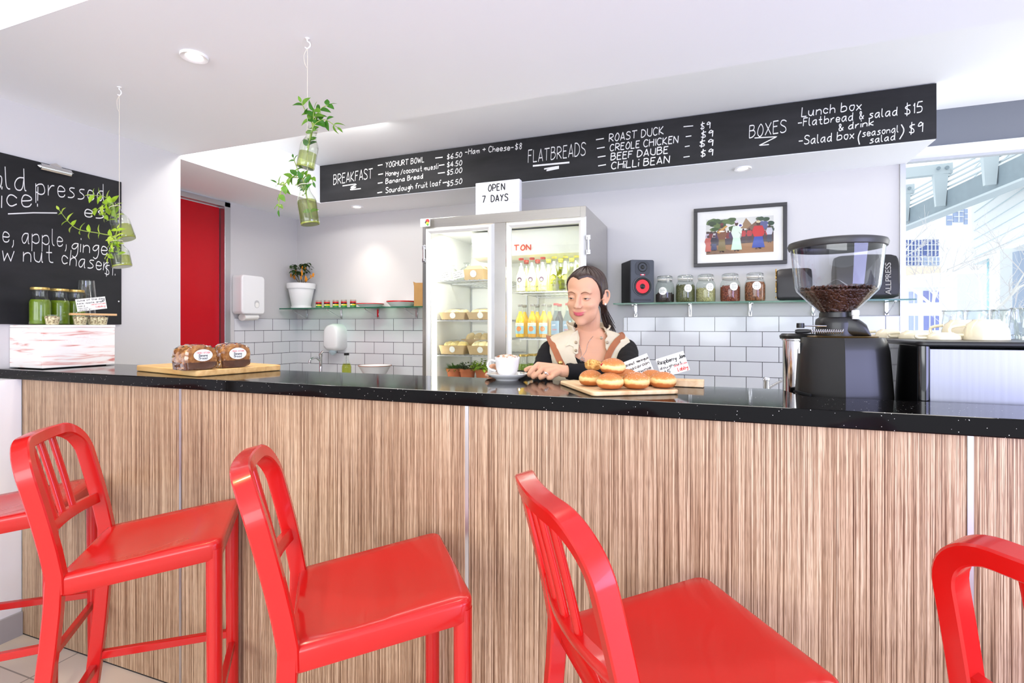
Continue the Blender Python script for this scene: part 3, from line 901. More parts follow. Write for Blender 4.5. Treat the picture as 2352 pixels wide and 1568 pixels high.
mfit('$15', (2075, 265), (2118, 257), .056, .0062)
mfit('& drink', (1924, 301), (2006, 288), .040, .006)
mfit('-Salad box', (1834, 333), (1961, 318), .048, .0062)
mline((1977, 300), (1970, 316), (1974, 332), w=.0055, name='chalk_bracket')
mfit('seasonal', (1980, 314), (2063, 303), .038, .0056)
mfit('salad', (1997, 329), (2056, 321), .038, .0056)
mline((2070, 286), (2078, 300), (2066, 320), w=.0055, name='chalk_bracket')
mfit('$9', (2085, 307), (2118, 303), .056, .0062)

# ================================================================ glass shelves on chrome brackets
SHG = thin_glass('shelf_glass', (214, 238, 226), 1.0)
def bracket(mb, x, zb, yw, depth, side=1):
    """angled chrome bracket under a glass shelf: wall plate and a folded arm"""
    mb.box((x-.010, yw-.012, zb-.085), (x+.010, yw, zb-.001))
    mb.tube([(x, yw-.010, zb-.080), (x, yw-depth, zb-.012), (x, yw-depth, zb-.0035)], .004, 8)
    mb.box((x-.007, yw-depth-.01, zb-.0045), (x+.007, yw, zb-.0005))
sz = 1.484
sl = thing('glass_shelf', 'green-edged glass shelf on the tiled back wall left of the fridge', 'shelf', (0, 0, 0))
pl = at(645, 712, Y=3.72)
MB().prism([(-3.640, 3.68), (-1.870, 3.68), (-1.870, YW-.001), (-3.640, YW-.001)], sz, sz+.009).build('pane', SHG, sl, smooth=0)
MB().box((-3.640, 3.678, sz), (-1.870, 3.6805, sz+.009)).build('front_edge', MT['green_edge'], sl, smooth=0)
for k, px in enumerate((697, 777, 862, 951)):
    x = at(px, 720, Y=YW-.05).x
    m = MB(); bracket(m, x, sz, YW-.0005, .19); m.build('bracket', MT['chrome'], sl, bev=.001)
sr = thing('glass_shelf', 'green-edged glass shelf running from the speaker to the window', 'shelf', (0, 0, 0))
sz2 = 1.484
MB().prism([(-.625, 3.70), (1.150, 3.70), (1.150, YW-.001), (-.625, YW-.001)], sz2, sz2+.009).build('pane', SHG, sr, smooth=0)
MB().box((-.625, 3.698, sz2), (1.150, 3.7005, sz2+.009)).build('front_edge', MT['green_edge'], sr, smooth=0)
for px in (1459, 1585, 1724, 1870, 2040):
    x = at(px, 715, Y=YW-.04).x
    m = MB(); bracket(m, x, sz2, YW-.0005, .17); m.build('bracket', MT['chrome'], sr, bev=.001)
SZ1, SZ2 = sz+.009, sz2+.009

def leaf(mb, base, d, up, L, wd, fold=.25, droop=.2, n=5):
    """a folded, pointed leaf from base along d"""
    d = Vector(d).normalized(); s = d.cross(Vector(up))
    if s.length < 1e-3: s = Vector((1, 0, 0))
    s.normalize(); u = s.cross(d).normalized()
    vs, fs = [], []
    for i in range(n+1):
        t = i/n
        w = wd*.5*max(.03, math.sin(PI*min(1, t**.8))**.8) if i < n else .0004
        c = Vector(base)+d*(L*t)-u*(droop*L*t*t)
        vs += [c-s*w+u*(w*fold), c, c+s*w+u*(w*fold)]
    for i in range(n):
        a = 3*i
        fs += [(a, a+1, a+4, a+3), (a+1, a+2, a+5, a+4)]
    mb.add([tuple(v) for v in vs], fs)

def leafmat(name, rgb, amt=.25):
    m = M(name, rgb, .42, noise=(40, amt))
    nt, b = nodes(m); b.inputs['Subsurface Weight'].default_value = 0
    tr = nt.nodes.new('ShaderNodeBsdfTranslucent'); tr.inputs[0].default_value = lin(rgb)+(1,)
    mx = nt.nodes.new('ShaderNodeMixShader'); mx.inputs[0].default_value = .35
    o = nt.nodes['Material Output']
    nt.links.new(b.outputs[0], mx.inputs[1]); nt.links.new(tr.outputs[0], mx.inputs[2]); nt.links.new(mx.outputs[0], o.inputs[0])
    return m
LEAF = leafmat('leaf_green', (74, 128, 30)); LEAFL = leafmat('leaf_light_green', (150, 184, 54)); LEAFD = leafmat('leaf_dark_green', (58, 84, 40)); STEMM = M('green_stem', (140, 160, 70), .5)

# chilli plant in a white pot
q = at(692, 712, Y=3.80)
pt = thing('chilli_plant', 'small chilli plant with orange fruit in a white flower pot on the left glass shelf', 'potted plant', (q.x, 3.80, SZ1))
MB().lathe([(.082, 0), (.088, .003), (.090, .020), (.084, .021)], n=32).build('saucer', MT['white'], pt)
MB().lathe([(.076, .006), (.080, .012), (.112, .178), (.112, .180), (.122, .180), (.124, .186), (.126, .226), (.118, .230), (.110, .222)], n=36, cap1=False).build('pot', MT['white'], pt)
MB().lathe([(.112, .205), (.05, .212), (.001, .214)], n=24, cap0=False).build('soil', M('potting_soil', (60, 46, 36), .9), pt)
RG = random.Random(11)
stm, lv, fr = MB(), MB(), MB()
for dx, dz, dy in ((-.10, .19, .01), (-.05, .165, -.03), (.01, .20, .0), (.05, .20, .02), (.09, .07, -.02), (-.13, .11, .02), (.15, .10, .0), (.04, .13, -.03)):
    P = crom([(dx*.15, dy*.2, .21), (dx*.35, dy*.5, .21+dz*.35), (dx*.8, dy, .21+dz*.8), (dx, dy, .21+dz)], 4)
    stm.tube(P, [.0032*(1-.6*i/len(P)) for i in range(len(P))], 6)
    for k in range(24):
        b = P[RG.randint(len(P)//2, len(P)-1)]+Vector((RG.uniform(-.02, .02), RG.uniform(-.02, .02), RG.uniform(-.01, .02)))
        a = RG.uniform(0, 6.28)
        if dz > .14: leaf(lv, b, (math.cos(a), math.sin(a), RG.uniform(-.5, .4)), (0, 0, 1), RG.uniform(.040, .060), .023, droop=.4)
    for k in range(3 if dz < .14 else 1):
        b = P[RG.randint(len(P)//2, len(P)-1)]+Vector((RG.uniform(-.014, .014), -.008, RG.uniform(-.006, .012)))
        a = RG.uniform(0, 6.28)
        fr.tube([b+Vector((0, 0, .012)), b, b-Vector((.003*math.cos(a), 0, .016)), b-Vector((.006*math.cos(a), 0, .026))], [.003, .0075, .006, .001], 8)
stm.build('stems', M('woody_stem', (104, 92, 58), .7), pt); lv.build('foliage', LEAFD, pt, smooth=0); fr.build('chillies', M('orange_chilli', (224, 140, 24), .35), pt)

# five little spice tins
TINL = [M('tin_red', (186, 22, 30), .4), M('tin_black', (30, 22, 26), .4), M('tin_yellow', (226, 200, 40), .4), M('tin_green', (40, 136, 62), .4)]
names = ['leftmost', 'second from the left', 'middle', 'second from the right', 'rightmost']
for k, px in enumerate((732, 751, 771, 790, 811)):
    q = at(px, 700, Y=3.74)
    t = thing('spice_tin', 'little striped spice tin, %s of five' % names[k], 'tin', (q.x, q.y, SZ1), group='spice tins on the left shelf')
    MB().lathe([(.0255, 0), (.026, .002), (.026, .066), (.024, .068)], n=24).build('tin_body', M('tin_grey', (160, 146, 136), .4) if k == 0 else bpy.data.materials['tin_grey'], t)
    for z0_, z1_, mi in ((.004, .018, 3), (.018, .030, 2), (.030, .040, 1), (.040, .052, 0)):
        MB().lathe([(.0262, z0_), (.0264, z0_+.0005), (.0264, z1_-.0005), (.0262, z1_)], n=24, cap0=False, cap1=False).build('label_band', TINL[mi], t)
    MB().lathe([(.006, 0), (.004, .001)], n=8).build('label_figure', MT['white'], t, loc=(0, -.0262, .024)).rotation_euler = (PI/2, 0, 0)
# two white bowls with red rims
for k, (px, lab) in enumerate(((850, 'white enamel dish with red rim beside the spice tins'), (922, 'white enamel dish with red rim in front of the cardboard box'))):
    q = at(px, 700, Y=3.80)
    t = thing('enamel_dish', lab, 'dish', (q.x, q.y, SZ1), group='red-rimmed dishes on the left shelf')
    r = .125-.005*(1-k); hh = .034+.016*k
    MB().lathe([(r*.62, 0), (r*.70, .004), (r*.96, hh*.8), (r*.98, hh*.8), (r*.7, .010), (.001, .008)], n=40, cap0=True).build('bowl', MT['white'], t)
    MB().lathe([(r*.96, hh*.78), (r*1.0, hh*.80), (r*1.0, hh), (r*.94, hh), (r*.94, hh*.8)], n=40, cap0=False, cap1=False).build('rim', M('red_rim', (196, 26, 28), .3), t)
CARDB = M('cardboard', (178, 136, 82), .8, noise=(20, .06))
q = at(953, 705, Y=3.74)
t = thing('cardboard_box', 'open brown cardboard box standing on the shelf against the fridge', 'box', (-2.165, 3.73, SZ1))
MB().box((-.10, 0, 0), (.10, .16, .165)).build('carton', CARDB, t)
MB().prism([(-.10, .165), (-.108, .205), (-.085, .195), (.10, .19), (.10, .165)], 0, .003, 'y').build('flap', CARDB, t)

# ================================================================ wall dispensers, socket
q = at(575, 632, X=XD)
t = thing('towel_dispenser', 'white paper towel dispenser on the side wall by the red door', 'dispenser', (XD, 3.308, 0))
z0_, z1_, y0_, y1_ = 1.43, 1.752, -.120, .118
MB().prism([(a, b) for a, b in rbox2(y1_-y0_, z1_-z0_, .03, 5)], .001, .115, 'x').build('housing', MT['white'], t, bev=.012, seg=3).location = (0, (y0_+y1_)/2, (z0_+z1_)/2)
MB().prism(rbox2(.048, .065, .0239, 8), 0, .002, 'x').build('window', M('dispenser_window', (196, 196, 196), .3), t, loc=(.115, .03, z0_+.085))
MB().prism(rbox2(.038, .043, .0185, 8), .0015, .003, 'x').build('paper_level', MT['paper'], t, loc=(.115, .03, z0_+.078))
MB().tube([(.06, y0_+.05, z0_-.026), (.06, .0, z0_-.022), (.06, y1_-.05, z0_-.020)], 1, sec=[(.040*math.cos(a), .028*math.sin(a)) for a in [2*PI*i/16 for i in range(16)]], up=(1, 0, 0)).build('paper_towel', MT['paper'], t)
q = at(781, 775, Y=YW)
t = thing('roll_dispenser', 'rounded white centre-feed roll dispenser on the tiles below the left shelf', 'dispenser', (q.x, YW-.008, 1.225))
def dome(mb, w, z0, z1, dep):
    out = []
    for k in range(17):
        a = PI*k/16
        out.append((w*math.cos(a), (z1-w*.9)+w*.9*math.sin(a)))
    out += [(-w*1.02, z0+.03), (-w*.6, z0), (w*.6, z0), (w*1.02, z0+.03)]
    rings = []
    for f, y in ((1.0, 0), (1.0, -dep*.6), (.92, -dep*.92), (.75, -dep)):
        cxz = (z0+z1)/2
        rings.append([(p[0]*f, y, cxz+(p[1]-cxz)*f) for p in out])
    mb.loft(rings)
m = MB(); dome(m, .084, -.115, .128, .13); m.build('housing', MT['white'], t, smooth=60)
m = MB(); m.ball((-.072, -.06, -.04), .045, 16, 10, .3, .7, 1.4); m.build('opening', M('grey_recess', (120, 118, 116), .6), t)
MB().tube([(-.02, -.06, -.10), (-.025, -.065, -.135), (-.02, -.07, -.155)], [.03, .035, .01], 10).build('paper_end', M('blue_white_paper', (206, 222, 228), .8), t)
q = at(553, 822, X=XD+.008)
t = thing('wall_socket', 'small white switch plate on the side tiles behind the banana bread', 'socket', (XD+.008, q.y, q.z))
MB().box((0, -.045, -.035), (.009, .045, .035)).build('plate', MT['white'], t, bev=.003)
MB().box((.009, .01, -.008), (.013, .024, .008)).build('rocker', MT['white'], t, bev=.001)

# ================================================================ left bench things
q = at(733, 845, Y=3.70)
t = thing('bench_tap', 'chrome tap head rising above the left kitchen bench', 'tap', (q.x, 3.72, .90))
MB().lathe([(.022, 0), (.022, .01), (.015, .02), (.014, .16), (.018, .165), (.018, .19)], n=18).build('tap_body', MT['chrome'], t)
MB().tube(crom([(0, 0, .12), (.0, -.06, .155), (.0, -.13, .14), (0, -.14, .11)], 5), .010, 10).build('spout', MT['chrome'], t)
MB().tube([(0, 0, .19), (.03, .0, .215)], [.012, .008], 10).build('lever', MT['chrome'], t)
q = at(796, 845, Y=3.55)
t = thing('water_bottle', 'small clear bottle with black cap and lime water on the left bench', 'bottle', (q.x, 3.55, .90))
P = bottle_prof(.20, .040, .017, .45, .80)
MB().lathe(P, n=24, cap1=False).build('glass', MT['glass'], t)
MB().lathe([(max(.001, r-.003), max(z, .004)) for r, z in P if z < .13], n=24).build('lime_water', thin_glass('lime_water', (228, 232, 150), .5), t)
MB().lathe([(.020, 0), (.021, .003), (.021, .018), (.018, .02)], (0, 0, .19), 20).build('cap', MT['black'], t)
q = at(846, 856, Y=3.60)
t = thing('enamel_dish', 'shallow white plate with a brown rim on the left kitchen bench', 'dish', (q.x+.05, 3.62, .902))
MB().lathe([(.07, 0), (.075, .01), (.13, .10), (.135, .104), (.13, .106), (.07, .02), (.001, .018)], n=36, cap1=False).build('bowl', MT['white'], t)
MB().tube([(.134*math.cos(a), .134*math.sin(a), .105) for a in [2*PI*i/36 for i in range(36)]], .003, 6, closed=True).build('rim', M('brown_rim', (150, 92, 60), .4), t)

# ================================================================ framed photograph
p0 = at(1593, 482, Y=YW-.02); p1 = at(1808, 604, Y=YW-.02)
fx0, fx1, fz0, fz1 = -.091, .497, 1.748, 2.158
t = thing('picture', 'black-framed photo of street musicians in a white mount on the back wall', 'picture', (0, YW, 0))
fw = .024
MB().box((fx0, -.03, fz0), (fx1, -.002, fz0+fw)).box((fx0, -.03, fz1-fw), (fx1, -.002, fz1)).box((fx0, -.03, fz0+fw), (fx0+fw, -.002, fz1-fw)).box((fx1-fw, -.03, fz0+fw), (fx1, -.002, fz1-fw)).build('picture_frame', M('black_frame', (44, 42, 44), .4), t, bev=.001)
MB().box((fx0+fw, -.014, fz0+fw), (fx1-fw, -.010, fz1-fw)).build('mount', MT['paper'], t, smooth=0)
px0, px1, pz0, pz1 = fx0+.082, fx1-.080, fz0+.084, fz1-.080
PC = {}
def pm(rgb):
    if rgb not in PC: PC[rgb] = M('print_ink', rgb, .5)
    return PC[rgb]
mats, idx, m = [], {}, MB()
depth = [.0]
def patch(poly, rgb):
    """a flat patch of printed colour, 0..1 over the print"""
    if rgb not in idx: idx[rgb] = len(mats); mats.append(pm(rgb))
    depth[0] += .00002
    m.mat(idx[rgb])
    m.add([(px0+(px1-px0)*x, -.0146-depth[0], pz0+(pz1-pz0)*y) for x, y in poly], [tuple(range(len(poly)))])
def blob(x, y, rx, ry, rgb, n=12, rnd=random.Random(4), j=.15):
    patch([(x+rx*math.cos(2*PI*k/n)*(1+rnd.uniform(-j, j)), y+ry*math.sin(2*PI*k/n)*(1+rnd.uniform(-j, j))) for k in range(n)], rgb)
patch([(0, 0), (1, 0), (1, 1), (0, 1)], (214, 214, 208))
patch([(0, 0), (1, 0), (1, .30), (0, .24)], (152, 112, 76)); patch([(0, 0), (.5, 0), (.3, .14), (0, .12)], (124, 92, 66))
patch([(0, .24), (1, .3), (1, .56), (.7, .66), (.3, .6), (0, .66)], (78, 62, 56))
for k in range(26):
    rr = random.Random(k)
    blob(rr.uniform(.02, .42), rr.uniform(.68, .97), .06, .06, rr.choice([(62, 88, 44), (84, 108, 58), (46, 66, 38), (104, 122, 70)]))
for k in range(14):
    rr = random.Random(50+k); blob(rr.uniform(.78, .97), rr.uniform(.6, .95), .05, .06, rr.choice([(54, 62, 60), (80, 92, 70), (90, 96, 140), (50, 76, 52)]))
patch([(.52, .7), (.6, .98), (.74, .66)], (146, 118, 88)); patch([(.6, .66), (.78, .92), (.82, .6)], (120, 92, 74))
def figure(x, y0, h, w, top, low, skin=(72, 44, 36), hat=None, hem=1.0):
    patch([(x-w*.30, y0), (x-w*.1, y0), (x-w*.05, y0+h*.1), (x+w*.05, y0+h*.1), (x+w*.1, y0), (x+w*.3, y0), (x+w*.25, y0+h*.06), (x-w*.25, y0+h*.06)], skin)
    patch([(x-w*.5*hem, y0+h*.05), (x+w*.5*hem, y0+h*.05), (x+w*.36, y0+h*.5), (x-w*.36, y0+h*.5)], low)
    patch([(x-w*.4, y0+h*.44), (x+w*.4, y0+h*.44), (x+w*.62, y0+h*.62), (x+w*.4, y0+h*.82), (x-w*.4, y0+h*.82), (x-w*.62, y0+h*.62)], top)
    blob(x, y0+h*.90, w*.20, h*.075, skin, j=.03)
    if hat: blob(x, y0+h*.965, w*.22, h*.045, hat, j=.03)
rr = random.Random(9)
for k in range(9):
    figure(.03+.05*k+rr.uniform(-.01, .01), .25, .42, .07, rr.choice([(200, 196, 198), (120, 50, 52), (190, 180, 196), (76, 60, 90)]), (66, 56, 66))
for k in range(5): figure(.56+.09*k, .28, .42, .07, rr.choice([(170, 60, 60), (196, 188, 190), (60, 70, 110)]), (70, 54, 60))
figure(.03, .06, .5, .09, (184, 92, 80), (190, 96, 84)); figure(.12, .10, .46, .09, (50, 44, 56), (66, 70, 104))
figure(.24, .05, .82, .12, (120, 78, 54), (120, 104, 62), hat=(110, 40, 44))
patch([(.16, .62), (.30, .80), (.33, .78), (.2, .58)], (196, 152, 78)); blob(.24, .64, .05, .02, (228, 224, 214))
figure(.46, .06, .86, .13, (204, 224, 206), (190, 220, 200), hat=(206, 196, 214), hem=1.25)
blob(.515, .78, .04, .052, (226, 226, 238), j=.02); blob(.517, .78, .022, .03, (62, 60, 140), j=.02)
patch([(.5, .60), (.54, .52), (.52, .42), (.505, .43), (.52, .52), (.488, .6)], (150, 160, 150))
figure(.78, .10, .78, .15, (190, 44, 44), (52, 74, 160), hat=(214, 200, 160), hem=1.25)
figure(.94, .26, .5, .08, (196, 196, 206), (64, 66, 80))
m.build('photo_print', mats, t, smooth=0)
MB().box((fx0+fw, -.0225, fz0+fw), (fx1-fw, -.0215, fz1-fw)).build('glazing', thin_glass('picture_glazing', (250, 250, 250), .5), t, smooth=0)

# ================================================================ speaker and jars on the right shelf
def speaker(label, x, y, z, w, h, d, rz=0):
    t = thing('bookshelf_speaker', label, 'speaker', (x, y, z), rz)
    MB().prism(rbox2(w, h, .008, 3), .004, d, 'y').build('cabinet', M('black_vinyl', (18, 18, 19), .5), t, bev=.002).location = (0, 0, h/2)
    MB().prism(rbox2(w, h, .012, 4), -.014, .004, 'y').build('front_baffle', M('grey_baffle', (66, 70, 78), .5), t, bev=.004).location = (0, 0, h/2)
    def disc(name, prof, c, mt):
        o = MB().lathe(prof, n=40).build(name, mt, t); o.location = c; o.rotation_euler = (PI/2, 0, 0); return o
    MB().prism([(a*1.0, b) for a, b in rbox2(w*.62, h*.33, .03, 6)], -.016, -.014, 'y').build('tweeter_plate', M('dark_baffle', (52, 55, 62), .5), t).location = (0, 0, h*.80)
    disc('tweeter', [(.034, 0), (.032, .003), (.022, -.004), (.016, -.006), (.013, .002), (.006, .006), (.001, .0065)], (0, -.0155, h*.83), MT['black'])
    R = w*.42
    disc('woofer_ring', [(R, 0), (R, .004), (R*.9, .006), (R*.86, .003), (R*.86, 0)], (0, -.014, h*.38), M('ring_grey', (74, 76, 82), .4))
    disc('woofer_surround', [(R*.88, .001), (R*.84, .006), (R*.74, .007), (R*.68, .002)], (0, -.014, h*.38), MT['black'])
    disc('woofer_cone', [(R*.68, .003), (R*.34, -.006), (.001, -.006)], (0, -.014, h*.38), M('red_cone', (218, 34, 44), .45))
    disc('dust_cap', [(R*.30, -.006), (R*.26, .004), (R*.12, .009), (.001, .010)], (0, -.014, h*.38), MT['black'])
    MB().box((-w*.36, -.0155, h*.045), (w*.36, -.0135, h*.085)).build('port', MT['black'], t)
    MB().box((-w*.10, -.0175, h*.635), (w*.10, -.0155, h*.665)).build('badge', M('red_badge', (196, 40, 66), .4), t)
    MB().box((-w*.05, -.0185, h*.642), (w*.05, -.0175, h*.660)).build('badge_mark', MT['white'], t)
    return t
s0 = at(1448, 697, Y=3.70); s1 = at(1498, 690, Y=3.70)
q = at(1474, 697, Y=3.712)
speaker('black bookshelf speaker with a red cone on the right glass shelf', q.x, 3.712, SZ2, .168, .298, .19, math.radians(27))
t = thing('small_remote', 'flat black gadget lying on top of the black speaker', 'remote', (q.x-.03, 3.80, SZ2+.2985))
MB().box((-.03, -.02, 0), (.03, .03, .009)).build('case', MT['black'], t, bev=.003)
JG = thin_glass('jar_glass', (246, 250, 248), 1.2)
fills = [((42, 30, 24), 60, .30, 'clip-top jar of dark tea, a third full, next to the speaker'), ((82, 82, 48), 90, .58, 'clip-top jar of dark green dried herbs, second from the speaker'), ((150, 140, 96), 110, .45, 'clip-top jar of pale green-grey tea, middle one of five'), ((110, 52, 34), 70, .50, 'clip-top jar of chunky red-brown tea, second from the coffee bag'), ((136, 84, 54), 30, .64, 'clip-top jar of cocoa powder, nearest the coffee bag')]
def jar(label, x, y, fill, k):
    rgb, sc, lev, _ = fill
    t = thing('clip_top_jar', label, 'jar', (x, y, SZ2), group='clip-top jars on the right shelf')
    H, R = .198, .064
    P = [(R*.86, 0), (R*.96, .005), (R, .018), (R, .105), (R*.95, .125), (R*.84, .140), (R*.74, .148), (R*.72, .156)]
    MB().lathe(P, n=32, cap1=False).build('glass_body', JG, t)
    f = ramp_mat('jar_fill', [(.3, tuple(int(c*.55) for c in rgb)), (.5, rgb), (.72, tuple(min(255, int(c*(1.2 if k == 4 else 1.75)+8)) for c in rgb))], 'n', (1, 1, 1), .9, sc*3, 2)
    lz = H*lev
    prof = [(max(.001, min(r, R)-.003), max(z, .003)) for r, z in P if z < lz-.004]+[((R if lz < .125 else R*.9)-.003, lz), (R*.5, lz+(.010 if k in (0, 3) else .004)), (.001, lz+.006)]
    MB().lathe(prof, n=32).build('contents', f, t)
    if k in (0, 1, 2, 3):
        m = MB(); r2 = random.Random(k)
        for _ in range(60):
            a, rr_ = r2.uniform(0, 6.28), (R-.008)*r2.random()**.5
            m.ball((rr_*math.cos(a), rr_*math.sin(a), lz+.002+.008*r2.random()), .004, 5, 4, 1, .6, .6)
        m.build('loose_bits', f, t, smooth=0)
    MB().lathe([(R*.72, .156), (R*.80, .158), (R*.80, .164), (R*.72, .166)], n=32, cap0=False, cap1=False).build('seal_ring', M('clear_rubber', (226, 222, 214), .5), t)
    MB().lathe([(R*.80, .167), (R*.82, .170), (R*.82, .178), (R*.78, .184), (R*.60, .190), (.001, .191)], n=32, cap0=False).build('glass_lid', JG, t)
    m = MB()
    for z in (.150, .181): m.tube([(R*.80*math.cos(a), R*.80*math.sin(a), z) for a in [2*PI*i/28 for i in range(28)]], .0016, 6, closed=True)
    c, s = math.cos(-PI/2+.45), math.sin(-PI/2+.45)
    for w in (-.012, .012):
        e = Vector((-s, c, 0))*w
        m.tube([Vector((R*.82*c, R*.82*s, .181))+e, Vector((R*.98*c, R*.98*s, .165))+e, Vector((R*1.0*c, R*1.0*s, .140))+e*.7, Vector((R*.84*c, R*.84*s, .150))+e], .0017, 6)
    m.build('wire_clip', MT['chrome'], t)
    # round paper label, bent round the jar
    m = MB(); a0 = -PI/2+(-.15, .35, .45, .35, .1)[k]; zc = lz+(.02, -.02, .01, .0, -.008)[k]; zc = min(zc, .10)
    vs = [(R*1.006*math.cos(a0), R*1.006*math.sin(a0), zc)]; n = 24
    for i in range(n):
        b = 2*PI*i/n; aa = a0+.027*math.cos(b)/R
        vs.append((R*1.006*math.cos(aa), R*1.006*math.sin(aa), zc+.027*math.sin(b)))
    m.add(vs, [(0, 1+i, 1+(i+1) % n) for i in range(n)])
    lb = m.build('round_label', MT['paper'], t, smooth=60)
    m = MB()
    for zz, tx in ((.010, 'loose'), (-.001, 'leaf tea'), (-.012, 'blend')):
        u = Vector((-math.sin(a0), math.cos(a0), 0))
        scribble(m, Vector((R*1.02*math.cos(a0), R*1.02*math.sin(a0), zc+zz))-u*.016, u, (0, 0, 1), .030, .006, .0009, len(tx)+k)
    m.build('label_writing', MT['ink'], lb, smooth=0)
for k, px in enumerate((1527, 1574, 1621, 1677, 1734)):
    q = at(px, 690, Y=3.775)
    jar(fills[k][3], q.x, q.y, fills[k], k)

# ================================================================ black coffee bags
def bag(label, x, y, z, w, h, d, rz, lettering=False, gold=False):
    t = thing('coffee_bag', label, 'coffee bag', (x, y, z), math.radians(rz))
    r = random.Random(int(w*1000)); rings = []
    for k in range(9):
        f = k/8
        dd = d*(1-.15*f-.80*max(0, f-.72)/.28*.9) ; ww = w*(1+.02*math.sin(PI*f))
        out = rbox2(ww, max(dd, .012), min(.012, max(dd, .012)*.45), 3)
        rings.append([(px_+r.uniform(-.003, .003), py_*(1+r.uniform(-.06, .06)), h*f) for px_, py_ in out])
    MB().loft(rings).build('bag_body', M('black_foil_bag', (36, 34, 36), .42, bump=(9, .8)), t, smooth=50, sub=1)
    if gold:
        m = MB(); r = random.Random(2)
        for k in range(20):
            zc = h*(.06+.88*r.random()); yy = r.uniform(-.4, .4)*d*(1-.2*zc/h)
            m.tube([(-w*.5-.0035, yy, zc), (-w*.5-.0045, yy+r.uniform(-.02, .02), zc+r.uniform(.005, .02))], .004, 6)
        m.build('gold_print', M('gold_foil', (206, 164, 84), .35, metal=.8), t)
    if lettering:
        cu = bpy.data.curves.new('bag_lettering', 'FONT'); cu.body = 'ALLPRESS'; cu.size = .070; cu.extrude = .0004; cu.shear = .0; cu.space_character = .95
        tmp = bpy.data.objects.new('tmp', cu); COL.objects.link(tmp)
        dg = bpy.context.evaluated_depsgraph_get()
        me = bpy.data.meshes.new_from_object(tmp.evaluated_get(dg)); bpy.data.objects.remove(tmp)
        xs = [v.co.x for v in me.vertices]; L = max(xs)-min(xs)
        for v in me.vertices:
            s_ = (v.co.x-min(xs))/L; tt = v.co.y
            v.co = Vector((w*.5-.050-tt*.62, -d*.5*(1-.15*(.1+.6*s_))-.0045-(.002 if v.co.z > 0 else 0), h*(.10+.68*s_)))
        me.materials.append(M('grey_print', (170, 166, 162), .5))
        o = bpy.data.objects.new('bag_lettering', me); COL.objects.link(o); o.parent = t
    return t
q = at(1812, 690, Y=3.80)
bag('black foil coffee bag with a gold printed side, next to the cocoa jar', q.x+.03, 3.80, SZ2, .20, .215, .10, -8, gold=True)
q = at(2010, 690, Y=3.80)
bag('black foil coffee bag with vertical white name, near the window', q.x-.055, 3.80, SZ2, .34, .285, .11, 4, lettering=True)
# ================================================================ two-door glass fridge
FX, FY, FW, FD, FH = -1.857, 3.17, 1.153, .735, 2.075
fr = thing('display_fridge', 'tall two-door stainless steel fridge with lit glass doors on the back wall', 'fridge', (FX, FY, 0))
def fl(px, py, y=0.0):
    p = at(px, py, Y=FY+y); return Vector((p.x-FX, y, p.z))
STL = M('fridge_steel', (188, 185, 180), .22, metal=1, noise=(1, .04, (3, 3, 160)))
INW = M('fridge_lining', (238, 240, 238), .4)
m = MB()
m.box((0, 0, .10), (.035, FD, FH)).box((FW-.035, 0, .10), (FW, FD, FH)).box((.035, 0, FH-.066), (FW-.035, FD, FH)).box((.035, 0, .10), (FW-.035, FD, .20))
m.build('cabinet', STL, fr, smooth=0, bev=.002)
xa, xb = fl(1133, 600).x, fl(1160, 600).x
MB().box((xa-.005, 0, .2), (xb+.005, .05, FH-.066)).build('mullion', STL, fr, smooth=0)
MB().box((.035, FD-.04, .2), (FW-.035, FD, FH-.066)).box((.035, .02, .2), (.045, FD-.04, FH-.066)).box((FW-.045, .02, .2), (FW-.035, FD-.04, FH-.066)).box((.045, .02, FH-.078), (FW-.045, FD-.04, FH-.066)).build('lining', INW, fr, smooth=0)
for sx in (.06, FW-.06):
    for sy in (.06, FD-.06):
        MB().lathe([(.03, 0), (.03, .02), (.02, .03), (.02, .10)], (sx, sy, 0), 14).build('foot', MT['black'], fr)
# doors
DF = M('door_frame_white', (222, 222, 220), .3, metal=.2)
def door(x0, x1, hinge):
    z0, z1 = .24, 2.008
    w = .042
    f = MB()
    prof = [(0, 0), (.012, -.026), (.026, -.030), (.034, -.024), (w, -.016), (w, -.004)]    # stepped moulding: (inset, y)
    rings = []
    for ins, y in prof:
        rings.append([(x0+ins, y, z0+ins), (x1-ins, y, z0+ins), (x1-ins, y, z1-ins), (x0+ins, y, z1-ins)])
    vs = [p for r in rings for p in r]; fs = []
    n = len(rings)
    for j in range(n):
        for k in range(4):
            a, b = j, (j+1) % n
            fs.append((a*4+k, a*4+(k+1) % 4, b*4+(k+1) % 4, b*4+k))
    f.add(vs, fs)
    d = f.build('door', DF, fr, smooth=30)
    MB().box((x0+w-.004, -.012, z0+w-.004), (x1-w+.004, -.008, z1-w+.004)).build('glass', MT['pane'], d, smooth=0)
    hx = x1+.016 if hinge > 0 else x0-.010
    for zz in (1.83, .55):
        g = MB()
        g.cyl((hx, -.014, zz-.05), (hx, -.014, zz+.05), .009, n=12).box((hx-.013, -.020, zz+.03), (hx+.013, .0, zz+.06)).box((hx-.013, -.020, zz-.06), (hx+.013, .0, zz-.03))
        g.build('hinge', MT['chrome'], d, bev=.002)
    return d
dlx0, dlx1 = fl(976, 560, -.02).x, fl(1133, 560, -.02).x
drx0, drx1 = fl(1160, 560, -.02).x, fl(1345, 560, -.02).x
door(dlx0, dlx1, -1); door(drx0, drx1, 1)
